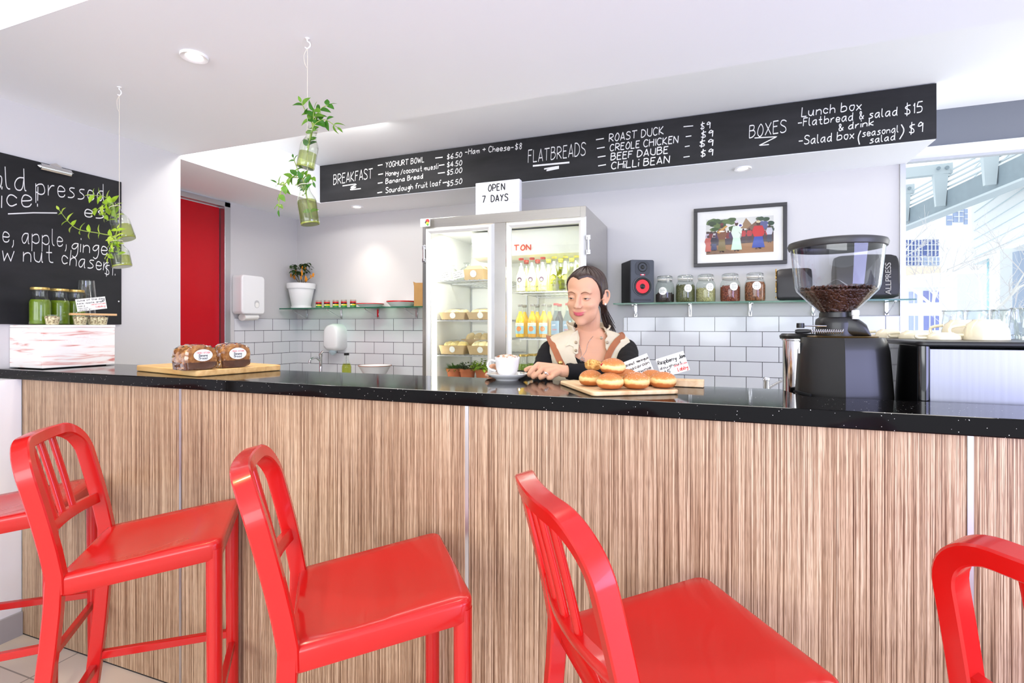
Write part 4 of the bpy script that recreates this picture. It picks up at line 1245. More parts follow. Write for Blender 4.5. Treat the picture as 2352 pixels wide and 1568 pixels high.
# evaporator housing with a red name, lamp tubes, wire shelves
ev = MB().prism([(.18, 1.815), (.18, 1.87), (.16, 1.985), (.62, 1.985), (.66, 1.90), (.62, 1.86), (.60, 1.815), (.3, 1.80)], .30, FW-.08, 'x').build('evaporator_housing', INW, fr, smooth=0)
q = fl(1181, 566, .155)
mm = MB(); write(mm, 'TON', (q.x, .155, 1.845), (1, 0, 0), (0, 0, 1), .036, .009, jit=0, slant=0)
mm.build('housing_name', M('brand_red', (206, 72, 44), .5), fr, smooth=0)
GLOW = M('fridge_lamp_glow', (255, 255, 250), .4, emit=((255, 253, 244), 7))
for x in (xa+.012, .060, FW-.062):
    MB().cyl((x, .075, .30), (x, .075, 1.70), .010, n=10).build('lamp_tube', GLOW, fr)
lamp('fridge_light', 'AREA', (FX+.30, FY+.10, 1.96), 5.5, (1, .98, .93), (FX+.30, FY+.45, .9), .4, .1)
lamp('fridge_light', 'AREA', (FX+.86, FY+.10, 1.74), 7, (1, .98, .93), (FX+.86, FY+.45, .9), .4, .1)
def wire_shelf(x0, x1, z):
    m = MB()
    for k in range(14):
        x = x0+(x1-x0)*k/13
        m.box((x-.0022, .085, z-.0045), (x+.0022, FD-.05, z))
    for y in (.085, .35, FD-.055):
        m.box((x0, y-.004, z-.012), (x1, y+.004, z-.0045))
    m.build('wire_shelf', MT['alu'], fr, smooth=0)
LZ = [1.654, 1.378, 1.133, .93]; RZ = [1.563, 1.253, .93]
for z in LZ: wire_shelf(.050, xa+.006, z-.0012)
for z in RZ: wire_shelf(xb-.004, FW-.05, z-.0012)
for x in (.052, xa-.002, xb+.008, FW-.052):
    MB().box((x-.004, FD-.05, .25), (x+.004, FD-.041, 1.75)).build('shelf_upright', MT['alu'], fr, smooth=0)
# stickers
m = MB().box((0, -.0315, 0), (.075, -.0300, .055)).build('sticker', MT['paper'], fr, smooth=0, loc=(.002, .0, FH-.060))
for k, (c, x, z, r) in enumerate((('red', .055, .036, .016), ('black', .045, .028, .010), ('yellow', .055, .020, .012), ('green', .058, .012, .008))):
    MB().lathe([(r, 0), (r*.9, .0006)], n=14).build('sticker_spot', M('sticker_'+c, {'red': (206, 40, 40), 'black': (30, 30, 34), 'yellow': (236, 200, 50), 'green': (60, 150, 70)}[c], .5), m, loc=(x, -.0316-.0004*k, z)).rotation_euler = (PI/2, 0, 0)
MB().box((FW, .12, 1.60), (FW+.0012, .16, 1.68)).build('side_sticker', MT['paper'], fr, smooth=0)

# light box on top
a = at(1092, 492, Y=FY+.07)
lb = thing('light_box', 'white letter light box on top of the fridge reading open 7 days', 'light box', (a.x, FY+.07, FH))
LWd, LH = at(1193, 486, Y=FY+.07).x-a.x, .232
MB().box((0, 0, .001), (LWd, .05, LH)).build('housing', M('lightbox_white', (232, 232, 238), .4), lb, bev=.004)
for zz in (.078, .150, .222):
    MB().box((.004, -.003, zz), (LWd-.004, .0, zz+.005)).build('letter_rail', MT['white'], lb, smooth=0)
LETI = MT['ink']
m = MB()
def plain(mb, text, x, z, h, w, sp, par):
    for ch in text:
        if ch != ' ':
            q = MB(); write(q, ch, (x, -.0012, z), (1, 0, 0), (0, 0, 1), h, w, jit=0, slant=0, wx=.62)
            q.build('letter', LETI, par, smooth=0, flip=False)
        x += sp
plain(m, 'OPEN', LWd*.30, .167, .044, .0065, .032, lb); plain(m, '7 DAYS', LWd*.16, .094, .044, .0065, .033, lb)

# ---------------------------------------------------------------- drinks
def drink(name, label, group, loc, H, R, rn, liq, cap, sh=.5, nk=.78, lab=None, fill=.88):
    t = thing(name, label, 'bottle', loc, group=group)
    P = bottle_prof(H, R, rn, sh, nk)
    MB().lathe(P, n=20, cap1=False).build('glass', MT['glass'], t)
    MB().lathe([(max(.001, r-.002), max(z, .003)) for r, z in P if z < H*fill], n=20).build('drink', liq, t)
    MB().lathe([(rn*1.25, 0), (rn*1.3, .002), (rn*1.3, .012), (rn*1.1, .014)], (0, 0, H-.010), 18).build('cap', cap, t)
    if lab: lab(t, R, H)
    return t
def arc_label(t, R, z0, z1, half, mt, name='label', n=10, lift=.0006):
    vs, fs = [], []
    for k in range(n+1):
        a = -PI/2+half*(2*k/n-1)
        for z in (z0, z1): vs.append(((R+lift)*math.cos(a), (R+lift)*math.sin(a), z))
    for k in range(n): fs.append((2*k, 2*k+2, 2*k+3, 2*k+1))
    return MB().add(vs, fs).build(name, mt, t, smooth=60)
def disc_label(t, R, zc, r, mt, name='label', lift=.0012, n=18, ry=1, rot=0):
    vs = [((R+lift)*math.cos(-PI/2+rot), (R+lift)*math.sin(-PI/2+rot), zc)]
    for k in range(n):
        b = 2*PI*k/n; a = -PI/2+rot+r*math.cos(b)/R
        vs.append(((R+lift)*math.cos(a), (R+lift)*math.sin(a), zc+r*ry*math.sin(b)))
    return MB().add(vs, [(0, 1+k, 1+(k+1) % n) for k in range(n)]).build(name, mt, t, smooth=60)
CLOUDY = M('cloudy_drink', (236, 234, 196), .3); PALEY = M('pale_yellow_drink', (226, 222, 128), .3); LEMON = thin_glass('lemon_drink', (226, 226, 120), .4)
OJ = M('orange_drink', (246, 196, 40), .35); OJD = M('deep_orange_drink', (240, 170, 30), .35); COLA = M('cola', (44, 22, 16), .2); CLEARB = thin_glass('clear_water', (206, 216, 222), .6)
REDCAP = M('red_cap', (176, 56, 44), .4); GREYCAP = M('grey_cap', (150, 148, 142), .4, metal=.4); YELCAP = M('yellow_cap', (214, 204, 90), .4)
DKL = M('dark_label', (60, 44, 58), .5); LIML = M('lime_label', (214, 214, 30), .5); BLUEL = M('light_blue_label', (152, 196, 206), .5); ORL = M('orange_label', (226, 140, 60), .5); CREAML = M('cream_label', (238, 226, 200), .5); GRL = M('grey_label', (120, 150, 170), .5); REDL = M('red_label', (200, 80, 70), .5)
def lab_dark(t, R, H):
    disc_label(t, R, H*.36, .017, DKL, 'round_label'); disc_label(t, R, H*.34, .008, CREAML, 'label_oval', .002)
    m = MB(); write(m, 'Soda', (-.013, -R-.0022, H*.12), (1, 0, 0), (0, 0, 1), .016, .0022, jit=.4); m.build('label_writing', DKL, t, smooth=0, flip=False)
def lab_lime(t, R, H):
    disc_label(t, R, H*.38, .015, LIML, 'round_label')
    m = MB(); write(m, 'Soda', (-.013, -R-.0022, H*.14), (1, 0, 0), (0, 0, 1), .015, .0022, jit=.4); m.build('label_writing', DKL, t, smooth=0, flip=False)
def lab_or(t, R, H):
    arc_label(t, R, H*.12, H*.45, 1.1, BLUEL); arc_label(t, R, H*.36, H*.45, 1.1, CREAML, 'label_band', lift=.001); disc_label(t, R, H*.27, .017, ORL, 'label_orange', .0016)
    m = MB(); scribble(m, (-.014, -R-.0024, H*.385), (1, 0, 0), (0, 0, 1), .028, .007, .0012, 5); m.build('label_writing', GRL, t, smooth=0, flip=False)
def lab_cola(t, R, H):
    arc_label(t, R, H*.10, H*.5, .9, GRL); 
    for z_, mt_, tx in ((.36, MT['white'], 'COLA'), (.22, REDL, 'ZERO')):
        m = MB(); scribble(m, (-.015, -R-.002, H*z_), (1, 0, 0), (0, 0, 1), .028, .014, .003, len(tx)+(3 if z_ > .3 else 8)); m.build('label_writing', mt_, t, smooth=0, flip=False)
side = ['first', 'second', 'third', 'fourth', 'fifth', 'sixth']
front = [(1197, lab_dark, CLOUDY), (1222, lab_dark, PALEY), (1247, lab_dark, PALEY), (1273, lab_lime, LEMON), (1299, lab_lime, LEMON), (1324, None, LEMON)]
for k, (px, lb_, lq) in enumerate(front):
    q = at(px, 650, Y=FY+.16)
    drink('soda_bottle', ('%s bottle from the left in the front row, top drinks shelf of the fridge' % side[k]), 'soda bottles on the top drinks shelf', (q.x, q.y, RZ[0]), .225, .034, .0135, lq, REDCAP if k < 3 else YELCAP, .42, .76, lb_)
for r_ in (0, 1):
    for k, px in enumerate((1209, 1235, 1260, 1288, 1313)):
        q = at(px, 650, Y=FY+.27+.10*r_)
        drink('soda_bottle', 'bottle in the rows behind the front sodas, top drinks shelf of the fridge', 'soda bottles behind the front row', (q.x, q.y, RZ[0]), .225, .034, .0135, (PALEY, LEMON)[k > 2], REDCAP if k < 2 else YELCAP, .42, .76)
nm = ['leftmost', 'middle', 'rightmost']
for k, px in enumerate((1195, 1223, 1249)):
    q = at(px, 760, Y=FY+.15)
    drink('orange_juice_bottle', '%s orange juice bottle with blue label in the front row of the fridge' % nm[k], 'orange juice bottles in front', (q.x, q.y, RZ[1]), .222, .032, .0125, (OJ, OJD, OJD)[k], GREYCAP, .50, .80, lab_or)
for k, px in enumerate((1277, 1304)):
    q = at(px, 760, Y=FY+.15)
    drink('cola_bottle', ['clear bottle with grey-blue label and red cap, left of two in the fridge', 'clear bottle with grey-blue label beside the woman\'s face in the fridge'][k], 'clear bottles in front', (q.x, q.y, RZ[1]), .225, .034, .0130, CLEARB, REDCAP, .45, .80, lab_cola)
for r_ in (0, 1):
    for k, px in enumerate((1205, 1234, 1262, 1285)):
        q = at(px, 750, Y=FY+.26+.11*r_)
        if k < 3: drink('orange_juice_bottle', 'orange juice bottle standing behind the front row in the fridge', 'orange juice bottles behind', (q.x, q.y, RZ[1]), .222, .032, .0125, OJ, GREYCAP, .50, .80)
        else: drink('cola_bottle', 'dark cola bottle with red cap behind the clear bottles', 'cola bottles behind', (q.x, q.y, RZ[1]), .225, .034, .0130, COLA, REDCAP, .45, .80)
for k, (px, lab) in enumerate(((1203, 'green juice bottle in the fridge, right behind the coffee cup'), (1222, 'green juice bottle in the fridge, between the cup and her sleeve'), (1240, 'paler green juice bottle at the back of the fridge bottom shelf'))):
    q = at(px, 800, Y=FY+.16+.08*k)
    drink('juice_bottle', lab, 'green juice bottles in the fridge', (q.x, q.y, RZ[2]+.001), .205, .037, .026, JUICE, GOLDLID, .62, .80, None, .70)
# ---------------------------------------------------------------- food on the left side
KRAFT = M('kraft_board', (198, 170, 128), .8, noise=(30, .06))
WRAP = M('sandwich_bread', (226, 206, 160), .8, noise=(18, .15)); 
FILM = thin_glass('clear_film', (252, 252, 250), 2.0, .08)
def tray(label, x, y, z, w, d, h, group, food=(226, 206, 160), lid=False, rnd=None):
    t = thing('food_tray', label, 'food tray', (x, y, z), group=group)
    m = MB()
    m.loft([rb(w*.86, d*.86, 0), rb(w, d, h), rb(w*.97, d*.97, h), rb(w*.84, d*.84, .003)], cap1=True)
    m.build('kraft_tray', KRAFT, t, smooth=0)
    m = MB(); r = random.Random(int(x*1000))
    for k in range(3):
        m.ball((w*(k-1)*.27, r.uniform(-.01, .01), h*.85), 1, 16, 8, w*.17, d*.42, h*.62, fn=lambda p: (p[0], p[1], p[2]+.004*math.sin(p[0]*90)*math.cos(p[1]*70)))
    m.build('filling', M('tray_food', food, .8, noise=(22, .22)) if food not in FOODM else FOODM[food], t)
    o = MB().ball((0, 0, h*.9), 1, 20, 8, w*.47, d*.45, h*.75).build('film_wrap', FILM, t)
    vs = [(0, -d*.5-.001+.0, h*.55)]
    MB().lathe([(.022, 0), (.0215, .0008)], n=20).build('round_label', MT['paper'], t, loc=(w*.05, -d*.49-.004, h*.55)).rotation_euler = (PI/2+.15, 0, 0)
    return t
def rb(w, d, z): return [(a, b, z) for a, b in rbox2(w, d, .01, 2)]
FOODM = {}
for px, px2, z, w, h, lab, grp, fd in ((1050, 0, LZ[1], .205, .050, 'kraft food tray of filled bread on the second fridge shelf, left one', 'food trays in the fridge', (224, 204, 156)),
                                  (1112, 0, LZ[1], .200, .050, 'kraft food tray on the second fridge shelf, right one beside the door edge', 'food trays in the fridge', (214, 190, 140)),
                                  (1049, 0, LZ[2], .205, .062, 'kraft tray with a large wrapped roll on the third fridge shelf', 'food trays in the fridge', (238, 214, 140)),
                                  (1112, 0, LZ[2], .190, .062, 'kraft tray of wrapped sandwich on the third fridge shelf, by the door edge', 'food trays in the fridge', (240, 226, 180))):
    FOODM[fd] = M('tray_food', fd, .8, noise=(22, .22))
    q = at(px, 750, Y=FY+.20)
    tray(lab, q.x, q.y, z, w, .18, h, grp, fd)
q = at(1100, 770, Y=FY+.45)
tray('kraft tray at the back of the third fridge shelf, behind the wrapped roll', q.x, q.y, LZ[2]+.0, .23, .17, .10, 'food trays in the fridge', (214, 190, 140))
for k, (px, lab) in enumerate(((1022, 'white handwritten card leaning on the top fridge shelf, left of two'), (1054, 'white handwritten card leaning on the top fridge shelf, right of two'))):
    c0, c1 = at(px-13, 640-2, Y=FY+.11), at(px+13, 634-2, Y=FY+.11)
    c0.z, c1.z = LZ[0]+.004, LZ[0]+.020
    card('fridge_card', lab, 'card', c0, c1, .052, [('~', .06, .72, .010, 0), ('~', .06, .45, .010, 0), ('~', .06, .15, .010, 0)], 'cards in the fridge')
q = at(1096, 636, Y=FY+.20)
t = thing('takeaway_box', 'folded brown takeaway box with a round white label on the top fridge shelf', 'takeaway box', (q.x, q.y, LZ[0]))
MB().box((-.07, -.06, 0), (.07, .06, .075), taper=(-.008, -.008)).build('carton', KRAFT, t, smooth=0)
MB().prism([(-.075, .076), (.075, .076), (.05, .10), (-.05, .10)], -.05, .05, 'y').build('folded_lid', KRAFT, t, smooth=0)
MB().lathe([(.024, 0), (.0235, .0008)], n=20).build('round_label', MT['paper'], t, loc=(0, -.068, .042)).rotation_euler = (PI/2+.1, 0, 0)
for k, (px, y, lab) in enumerate(((1038, .20, 'glass dessert dish upside down at the left of the top fridge shelf'), (1072, .40, 'larger glass dish at the back of the top fridge shelf'), (1062, .30, 'small glass dish behind the two cards in the fridge'))):
    q = at(px, 620, Y=FY+y); s_ = (1, 1.35, .8)[k]
    t = thing('glass_dish', lab, 'dish', (q.x, q.y, LZ[0]), group='glass dishes in the fridge')
    MB().lathe([(.055*s_, 0), (.056*s_, .01), (.050*s_, .05*s_), (.03*s_, .085*s_), (.012*s_, .095*s_), (.010*s_, .105*s_), (.02*s_, .115*s_)], n=24, cap0=False).build('dish_glass', GLASSE, t)
TERR = M('terracotta', (178, 98, 60), .8, noise=(12, .1))
for k, (px, mt_, sp, lab) in enumerate(((1044, LEAF, 'chives', 'terracotta pot of feathery green herbs at the left of the fridge bottom'), (1074, LEAFD, 'thyme', 'terracotta pot of dark small-leaved herbs, middle of the fridge bottom'), (1110, LEAFL, 'parsley', 'terracotta pot of light green herbs spilling over, near the coffee saucer'))):
    q = at(px, 860, Y=FY+.20)
    t = thing('herb_pot', lab, 'potted herb', (q.x, q.y, LZ[3]), group='herb pots in the fridge')
    MB().lathe([(.042, 0), (.054, .075), (.060, .076), (.061, .098), (.054, .098), (.052, .085)], n=26, cap1=False).build('pot', TERR, t)
    MB().lathe([(.052, .088), (.001, .092)], n=16, cap0=False).build('soil', bpy.data.materials['potting_soil'], t)
    m = MB(); r = random.Random(20+k)
    for _ in range(260):
        a = r.uniform(0, 6.28); e = r.uniform(.15, 1.25); L = r.uniform(.035, .065)
        b = Vector((.04*math.cos(a)*r.random(), .04*math.sin(a)*r.random(), .09))
        d = Vector((math.cos(a)*math.cos(e), math.sin(a)*math.cos(e), math.sin(e)))
        if k == 2: L *= 1.35
        if k == 0: leaf(m, b, d, (0, 0, 1), L, .006, droop=.5, n=3)
        else:
            p = b+d*L*r.uniform(.3, 1)
            leaf(m, p, (math.cos(a+r.uniform(-1, 1)), math.sin(a), r.uniform(-.3, .8)), (0, 0, 1), .02 if k == 1 else .034, .012 if k == 1 else .018, n=3, droop=.3)
    m.build('herb_foliage', mt_, t, smooth=0)
# ================================================================ banana bread on its board
WOOD = ramp_mat('board_wood', [(.3, (190, 142, 84)), (.5, (214, 170, 108)), (.7, (228, 188, 128))], 'n', (3, 40, 40), .5, 1, 4, .4)
WOODP = ramp_mat('pale_board_wood', [(.3, (206, 164, 116)), (.5, (226, 190, 146)), (.7, (236, 206, 166))], 'n', (40, 4, 40), .5, 1, 4, .4)
A, B, C = at(487, 868, Z=ZT), at(335, 853, Z=ZT), at(620, 849, Z=ZT)
u = (B-A); Lu = u.length; rz = math.atan2(-u.y, -u.x)
bd = thing('bread_board', 'oblong wooden serving board under the banana bread', 'board', ((B+C)/2).to_tuple(), rz)
Lw, Ld = .50, .345
m = MB(); m.prism(rbox2(Lw, Ld, .02, 5), .001, .024)
m.build('board', WOOD, bd, bev=.003)
MB().prism(rbox2(.10, .012, .006, 4), .0238, .0245).build('finger_groove', M('groove_brown', (150, 104, 60), .6), bd, loc=(-.16, .12, 0))
CRUMB = ramp_mat('banana_bread_crust', [(.32, (112, 66, 28)), (.48, (168, 108, 50)), (.62, (200, 144, 78)), (.75, (226, 182, 116))], 'n', (1, 1, 1), .7, 55, 6)
CRUSTD = M('dark_crust', (92, 52, 26), .7, noise=(60, .3))
WRAPF = thin_glass('cling_film', (255, 253, 248), 3.2, .12)
def loaf(label, p0, p1, D0, H, dep, lab):
    a, b = p0, p1
    u = b-a; w = u.length; rzz = math.atan2(u.y, u.x)
    t = thing('banana_bread', label, 'banana bread', ((a+b)/2).to_tuple(), rzz, group='wrapped banana bread')
    def prof(k=1.0):
        P = [(-w*.46, 0), (w*.46, 0), (w*.49, H*.35), (w*.5, H*.62), (w*.44, H*.84), (w*.25, H*.97), (.0, H), (-w*.27, H*.97), (-w*.44, H*.86), (-w*.5, H*.62), (-w*.49, H*.35)]
        P = [Vector((x*k, z, 0)) for x, z in P]
        P.append(P[0]); P = chaikin(P, 2)[:-1]
        return [(p.x, p.y) for p in P]
    r = random.Random(int(w*9999))
    rings = []
    for k in range(6):
        y = dep*k/5; f = .965 if k in (0, 5) else 1
        rings.append([(px_*f+r.uniform(-.0015, .0015), y, H*.5+(z-H*.5)*f+r.uniform(-.0015, .0015)*(z > .01)) for px_, z in prof()])
    MB().loft(rings).build('loaf', CRUMB, t, smooth=50, loc=(0, 0, .0012))
    MB().loft([[(px_*1.006, y, max(z, 0)*1.0) for px_, z in prof() if z < H*.34] for y in (-.001, dep*.5, dep+.001)], cap0=True, cap1=True).build('bottom_crust', CRUSTD, t, smooth=50, loc=(0, 0, .0012))
    # crinkled film
    rings = []
    for k in range(12):
        y = -.006+(dep+.012)*k/11
        f = .90 if k in (0, 11) else 1.03
        rings.append([(px_*f+r.uniform(-.0022, .0022), y+r.uniform(-.002, .002), max(.0005, H*.5+(z-H*.5)*f+r.uniform(-.002, .003))) for px_, z in prof()])
    MB().loft(rings).build('film_wrap', WRAPF, t, smooth=25)
    vs = [(0, -.0105, H*.60)]; n = 26
    for k in range(n): vs.append((w*.30*math.cos(2*PI*k/n), -.0105, H*.60+H*.24*math.sin(2*PI*k/n)))
    lb = MB().add(vs, [(0, 1+k, 1+(k+1) % n) for k in range(n)]).build('oval_label', MT['paper'], t, smooth=0)
    m = MB(); write_fit(m, 'CREOLE KITCHEN', (-w*.20, -.0112, H*.67), (1, 0, 0), (0, 0, 1), .006, .0007, w*.40, jit=.2, slant=0); m.build('label_red_print', MT['redink'], lb, smooth=0, flip=False)
    m = MB()
    for zz, tx in ((.55, 'Banana'), (.44, 'Bread')): write_fit(m, tx, (-w*.14, -.0112, H*zz), (1, 0, 0), (0, 0, 1), .009, .0011, w*.28, jit=.5)
    m.build('label_writing', MT['ink'], lb, smooth=0, flip=False)
zt = ZT+.0245
loaf('wrapped half loaf of banana bread, the left one on the board', at(426, 852, Z=zt), at(499, 847, Z=zt), 0, .092, .10, 'l')
loaf('wrapped half loaf of banana bread, the right one on the board', at(510, 846, Z=zt), at(576, 842, Z=zt), 0, .094, .09, 'r')

# ================================================================ doughnuts
A, B, C = at(1363, 912, Z=ZT), at(1566, 906, Z=ZT), at(1317, 880, Z=ZT)
u = (B-A); rz = math.atan2(u.y, u.x); Lw = u.length; Ld = (C-A).length
v = Vector((-math.sin(rz), math.cos(rz), 0)); cen = A+u*.5+v*(Ld*.47)
db = thing('doughnut_board', 'small pale wooden board piled with sugared jam doughnuts', 'board', cen.to_tuple(), rz)
MB().prism(rbox2(Lw, Ld*.90, .018, 6), .001, .0125).build('board', WOODP, db, bev=.003)
DTOP = ramp_mat('doughnut_dough', [(.3, (176, 104, 44)), (.5, (206, 138, 66)), (.7, (222, 160, 86))], 'n', (1, 1, 1), .65, 30, 4)
_nt, _b = nodes(DTOP)
_nt.nodes.clear()
_o = _nt.nodes.new('ShaderNodeOutputMaterial'); _b = _nt.nodes.new('ShaderNodeBsdfPrincipled'); _b.inputs['Roughness'].default_value = .6
_tc = _nt.nodes.new('ShaderNodeTexCoord'); _sp = _nt.nodes.new('ShaderNodeSeparateXYZ'); _nz = _nt.nodes.new('ShaderNodeTexNoise'); _nz.inputs['Scale'].default_value = 45; _nz.inputs['Detail'].default_value = 4
_m1 = _nt.nodes.new('ShaderNodeMath'); _m1.operation = 'MULTIPLY'; _m1.inputs[1].default_value = 1/.0465
_m2 = _nt.nodes.new('ShaderNodeMath'); _m2.operation = 'MULTIPLY_ADD'; _m2.inputs[1].default_value = .30
_m3 = _nt.nodes.new('ShaderNodeMath'); _m3.operation = 'SUBTRACT'; _m3.inputs[1].default_value = .15
_rp = _nt.nodes.new('ShaderNodeValToRGB'); _e = _rp.color_ramp.elements
for _ in range(5): _e.new(.5)
for _k, (_p, _c) in enumerate(((0, (150, 80, 32)), (.30, (182, 104, 46)), (.40, (236, 190, 120)), (.54, (246, 212, 146)), (.63, (206, 140, 70)), (.72, (190, 116, 54)), (1, (178, 104, 46)))): _e[_k].position = _p; _e[_k].color = lin(_c)+(1,)
_nt.links.new(_tc.outputs['Object'], _sp.inputs[0]); _nt.links.new(_tc.outputs['Object'], _nz.inputs['Vector'])
_nt.links.new(_sp.outputs[2], _m1.inputs[0]); _nt.links.new(_nz.outputs['Fac'], _m2.inputs[0]); _nt.links.new(_m1.outputs[0], _m2.inputs[2]); _nt.links.new(_m2.outputs[0], _m3.inputs[0])
_nt.links.new(_m3.outputs[0], _rp.inputs[0]); _nt.links.new(_rp.outputs[0], _b.inputs['Base Color']); _nt.links.new(_b.outputs[0], _o.inputs[0])
DPALE = ramp_mat('doughnut_waist', [(.35, (228, 178, 104)), (.65, (248, 216, 150))], 'n', (1, 1, 1), .7, 40, 4)
SUGAR = M('sugar_grains', (250, 246, 238), .6)
def doughnut(label, p, rx, rzh, seed, sugar=60, tilt=(0, 0), turn=0.0):
    t = thing('doughnut', label, 'doughnut', p, rot=(tilt[0], tilt[1], turn), group='jam doughnuts on the board')
    r = random.Random(seed)
    def sh(q, k=1.0):
        x, y, z = q
        a = math.atan2(y, x)
        f = 1+.025*math.sin(2*a+seed)+.015*math.sin(3*a+seed*2)
        zz = z/rzh-1
        if zz < -.6: z = rzh*(1+(-.6+(zz+.6)*.45))
        g = 1+.06*math.exp(-(zz/.35)**2)*0
        return (x*f*g, y*f*g, z-rzh*.22)
    b = MB(); b.ball((0, 0, rzh), 1, 48, 30, rx, rx, rzh, fn=sh)
    # split faces into waist band and browned dough by height
    zs = [p_[2] for p_ in b.v]; lo, hi = min(zs), max(zs)
    for i, f in enumerate(b.f):
        zc = sum(b.v[k][2] for k in f)/len(f)
        q = (zc-lo)/(hi-lo)
        xc = sum(b.v[k][0] for k in f)/len(f); yc = sum(b.v[k][1] for k in f)/len(f); an = math.atan2(yc, xc)
        w_ = .035*math.sin(3*an+seed)+.03*math.sin(7*an+2*seed)+r.uniform(-.03, .03)
        if .38+w_ < q < .55+w_*.6: b.m[i] = 1
    b.v = [(x, y, z-lo) for x, y, z in b.v]
    b.m = [0]*len(b.f); b.build('dough', DTOP, t, smooth=80)
    s = MB()
    for _ in range(sugar):
        a = r.uniform(0, 6.28); e = r.uniform(.0, 1.5)
        x, y, z = rx*math.cos(e)*math.cos(a), rx*math.cos(e)*math.sin(a), rzh+rzh*math.sin(e)
        x, y, z = sh((x, y, z)); c = Vector((x, y, z-lo))
        k = r.uniform(.0002, .0004)
        s.box(tuple(c-Vector((k, k, k))), tuple(c+Vector((k, k, k))))
    if sugar: s.build('sugar', SUGAR, t, smooth=0)
    return t
zt = ZT+.0128
def dn(px, py, D, label, w, hh, seed, z=None, **k):
    q = at(px, py, D=D)
    doughnut(label, (q.x, q.y, zt if z is None else z), w/2, hh/2/.82, seed, **k)
dn(1401, 880, 1.445, 'pale banded doughnut at the front left of the board', .073, .042, 1, sugar=60)
dn(1461, 877, 1.452, 'doughnut dusted with a white sugar cap, front middle of the board', .074, .043, 2, sugar=260)
dn(1523, 876, 1.475, 'doughnut at the right end of the front row', .074, .042, 3, sugar=150)
dn(1357, 871, 1.530, 'brown doughnut at the left end of the pile, under the crumbly bun', .072, .043, 4, sugar=80)
dn(1439, 862, 1.545, 'pale doughnut at the back, behind the sugar-capped one', .072, .044, 6, sugar=60)
dn(1497, 860, 1.535, 'doughnut at the back right, in front of the cards', .070, .043, 7, sugar=200)
dn(1407, 845, 1.480, 'doughnut lying on top of the pile with a spot of red jam', .074, .041, 5, z=zt+.0395, sugar=90, tilt=(.05, .06))
q = at(1407, 845, D=1.480)
jm = MB().ball((0, 0, 0), .006, 10, 8, 1, .5, .8).build('jam_spot', M('raspberry_jam', (176, 40, 34), .25), [o for o in bpy.data.objects if o.name.startswith('doughnut') and o.get('label', '').startswith('doughnut lying')][0], loc=(-.026, -.022, .026))
q = at(1362, 851, D=1.56)
t = thing('coconut_macaroon', 'rough golden coconut bun perched at the back left of the doughnuts', 'bun', (q.x, q.y, zt+.0435), group=None)
m = MB(); r = random.Random(8)
m.ball((0, 0, .014), 1, 18, 10, .026, .026, .0165, fn=lambda p: (p[0]*(1+r.uniform(-.08, .08)), p[1]*(1+r.uniform(-.08, .08)), max(0.0005, p[2]*(1+r.uniform(-.1, .1)))))
m.build('bun', ramp_mat('golden_crumble', [(.3, (150, 92, 36)), (.55, (220, 168, 92)), (.7, (240, 206, 140))], 'n', (1, 1, 1), .8, 120, 4), t, smooth=30)
# long board behind with two cards
bk = thing('card_block', 'pale wooden block behind the doughnuts holding two handwritten cards', 'card holder', (-.10, 1.709, ZT), math.radians(-2))
MB().box((-.125, -.024, .001), (.090, .024, .022)).build('block', WOODP, bk, bev=.002)
D_ = 1.588
def cdepth(px): return 1.71/(((px-CXP)/FPX)*math.sin(YAW)+math.cos(YAW))
card('price_card', 'tilted white card reading raspberry jam doughnut behind the right of the doughnuts', 'card', at(1521, 868, D=cdepth(1521)), at(1585, 849, D=cdepth(1585)), .062,
     [('Raspberry Jam', .02, .68, .0125, 0), ('doughnut', .03, .42, .0085, 0), ('$5', .10, .14, .011, 0), ('CREOLE KITCHEN', .52, .36, .0048, 1), ('Lobby', .60, .10, .0110, 1)])
card('price_card', 'tilted white card with dark handwriting behind the left of the doughnuts', 'card', at(1443, 872, D=cdepth(1443)), at(1502, 850, D=cdepth(1502)), .058,
     [('Coconut meringue', .02, .70, .0095, 0), ('macaroon', .16, .43, .0100, 0), ('brownie', .18, .14, .0105, 0)])

# ================================================================ cappuccino
cq = at(1165, 862, D=1.825)
CUPX, CUPY = cq.x, cq.y
sa = thing('saucer', 'white saucer at the back edge of the worktop under the cappuccino cup', 'saucer', (CUPX, CUPY, ZT))
MB().lathe([(.036, 0), (.040, 0), (.042, .004), (.060, .011), (.0735, .021), (.0740, .0225), (.0725, .0230), (.058, .0145), (.036, .0095), (.030, .0080), (.001, .0078)], n=44).build('plate', MT['china'], sa, smooth=60)
cu = thing('coffee_cup', 'white cappuccino cup dusted with cocoa, handle to the left, on a saucer', 'cup', (CUPX, CUPY, ZT+.0090))
CP = [(.022, 0), (.026, 0), (.027, .005), (.034, .016), (.0405, .036), (.0430, .060), (.0440, .070), (.0432, .0712), (.0415, .068), (.039, .040), (.030, .014), (.001, .010)]
MB().lathe(CP, n=44).build('cup_body', MT['china'], cu, smooth=60)
MB().tube(crom([(-.036, -.018, .056), (-.052, -.027, .060), (-.061, -.032, .046), (-.056, -.029, .030), (-.036, -.019, .022)], 6), 1, sec=[(.0055*math.cos(a), .0040*math.sin(a)) for a in [2*PI*i/10 for i in range(10)]], up=(.45, -.9, 0)).build('handle', MT['china'], cu, smooth=60)
FOAM = ramp_mat('cocoa_on_foam', [(.40, (128, 66, 34)), (.50, (206, 160, 122)), (.58, (246, 238, 226))], 'n', (1, 1, 1), .8, 90, 5)
MB().lathe([(.0418, .066), (.040, .071), (.030, .0765), (.015, .079), (.001, .0795)], n=36, cap0=False).build('milk_foam', FOAM, cu, smooth=80)
sp = thing('teaspoon', 'steel teaspoon resting on the right rim of the saucer', 'teaspoon', (CUPX+.052, CUPY-.012, ZT+.0215), math.radians(-24))
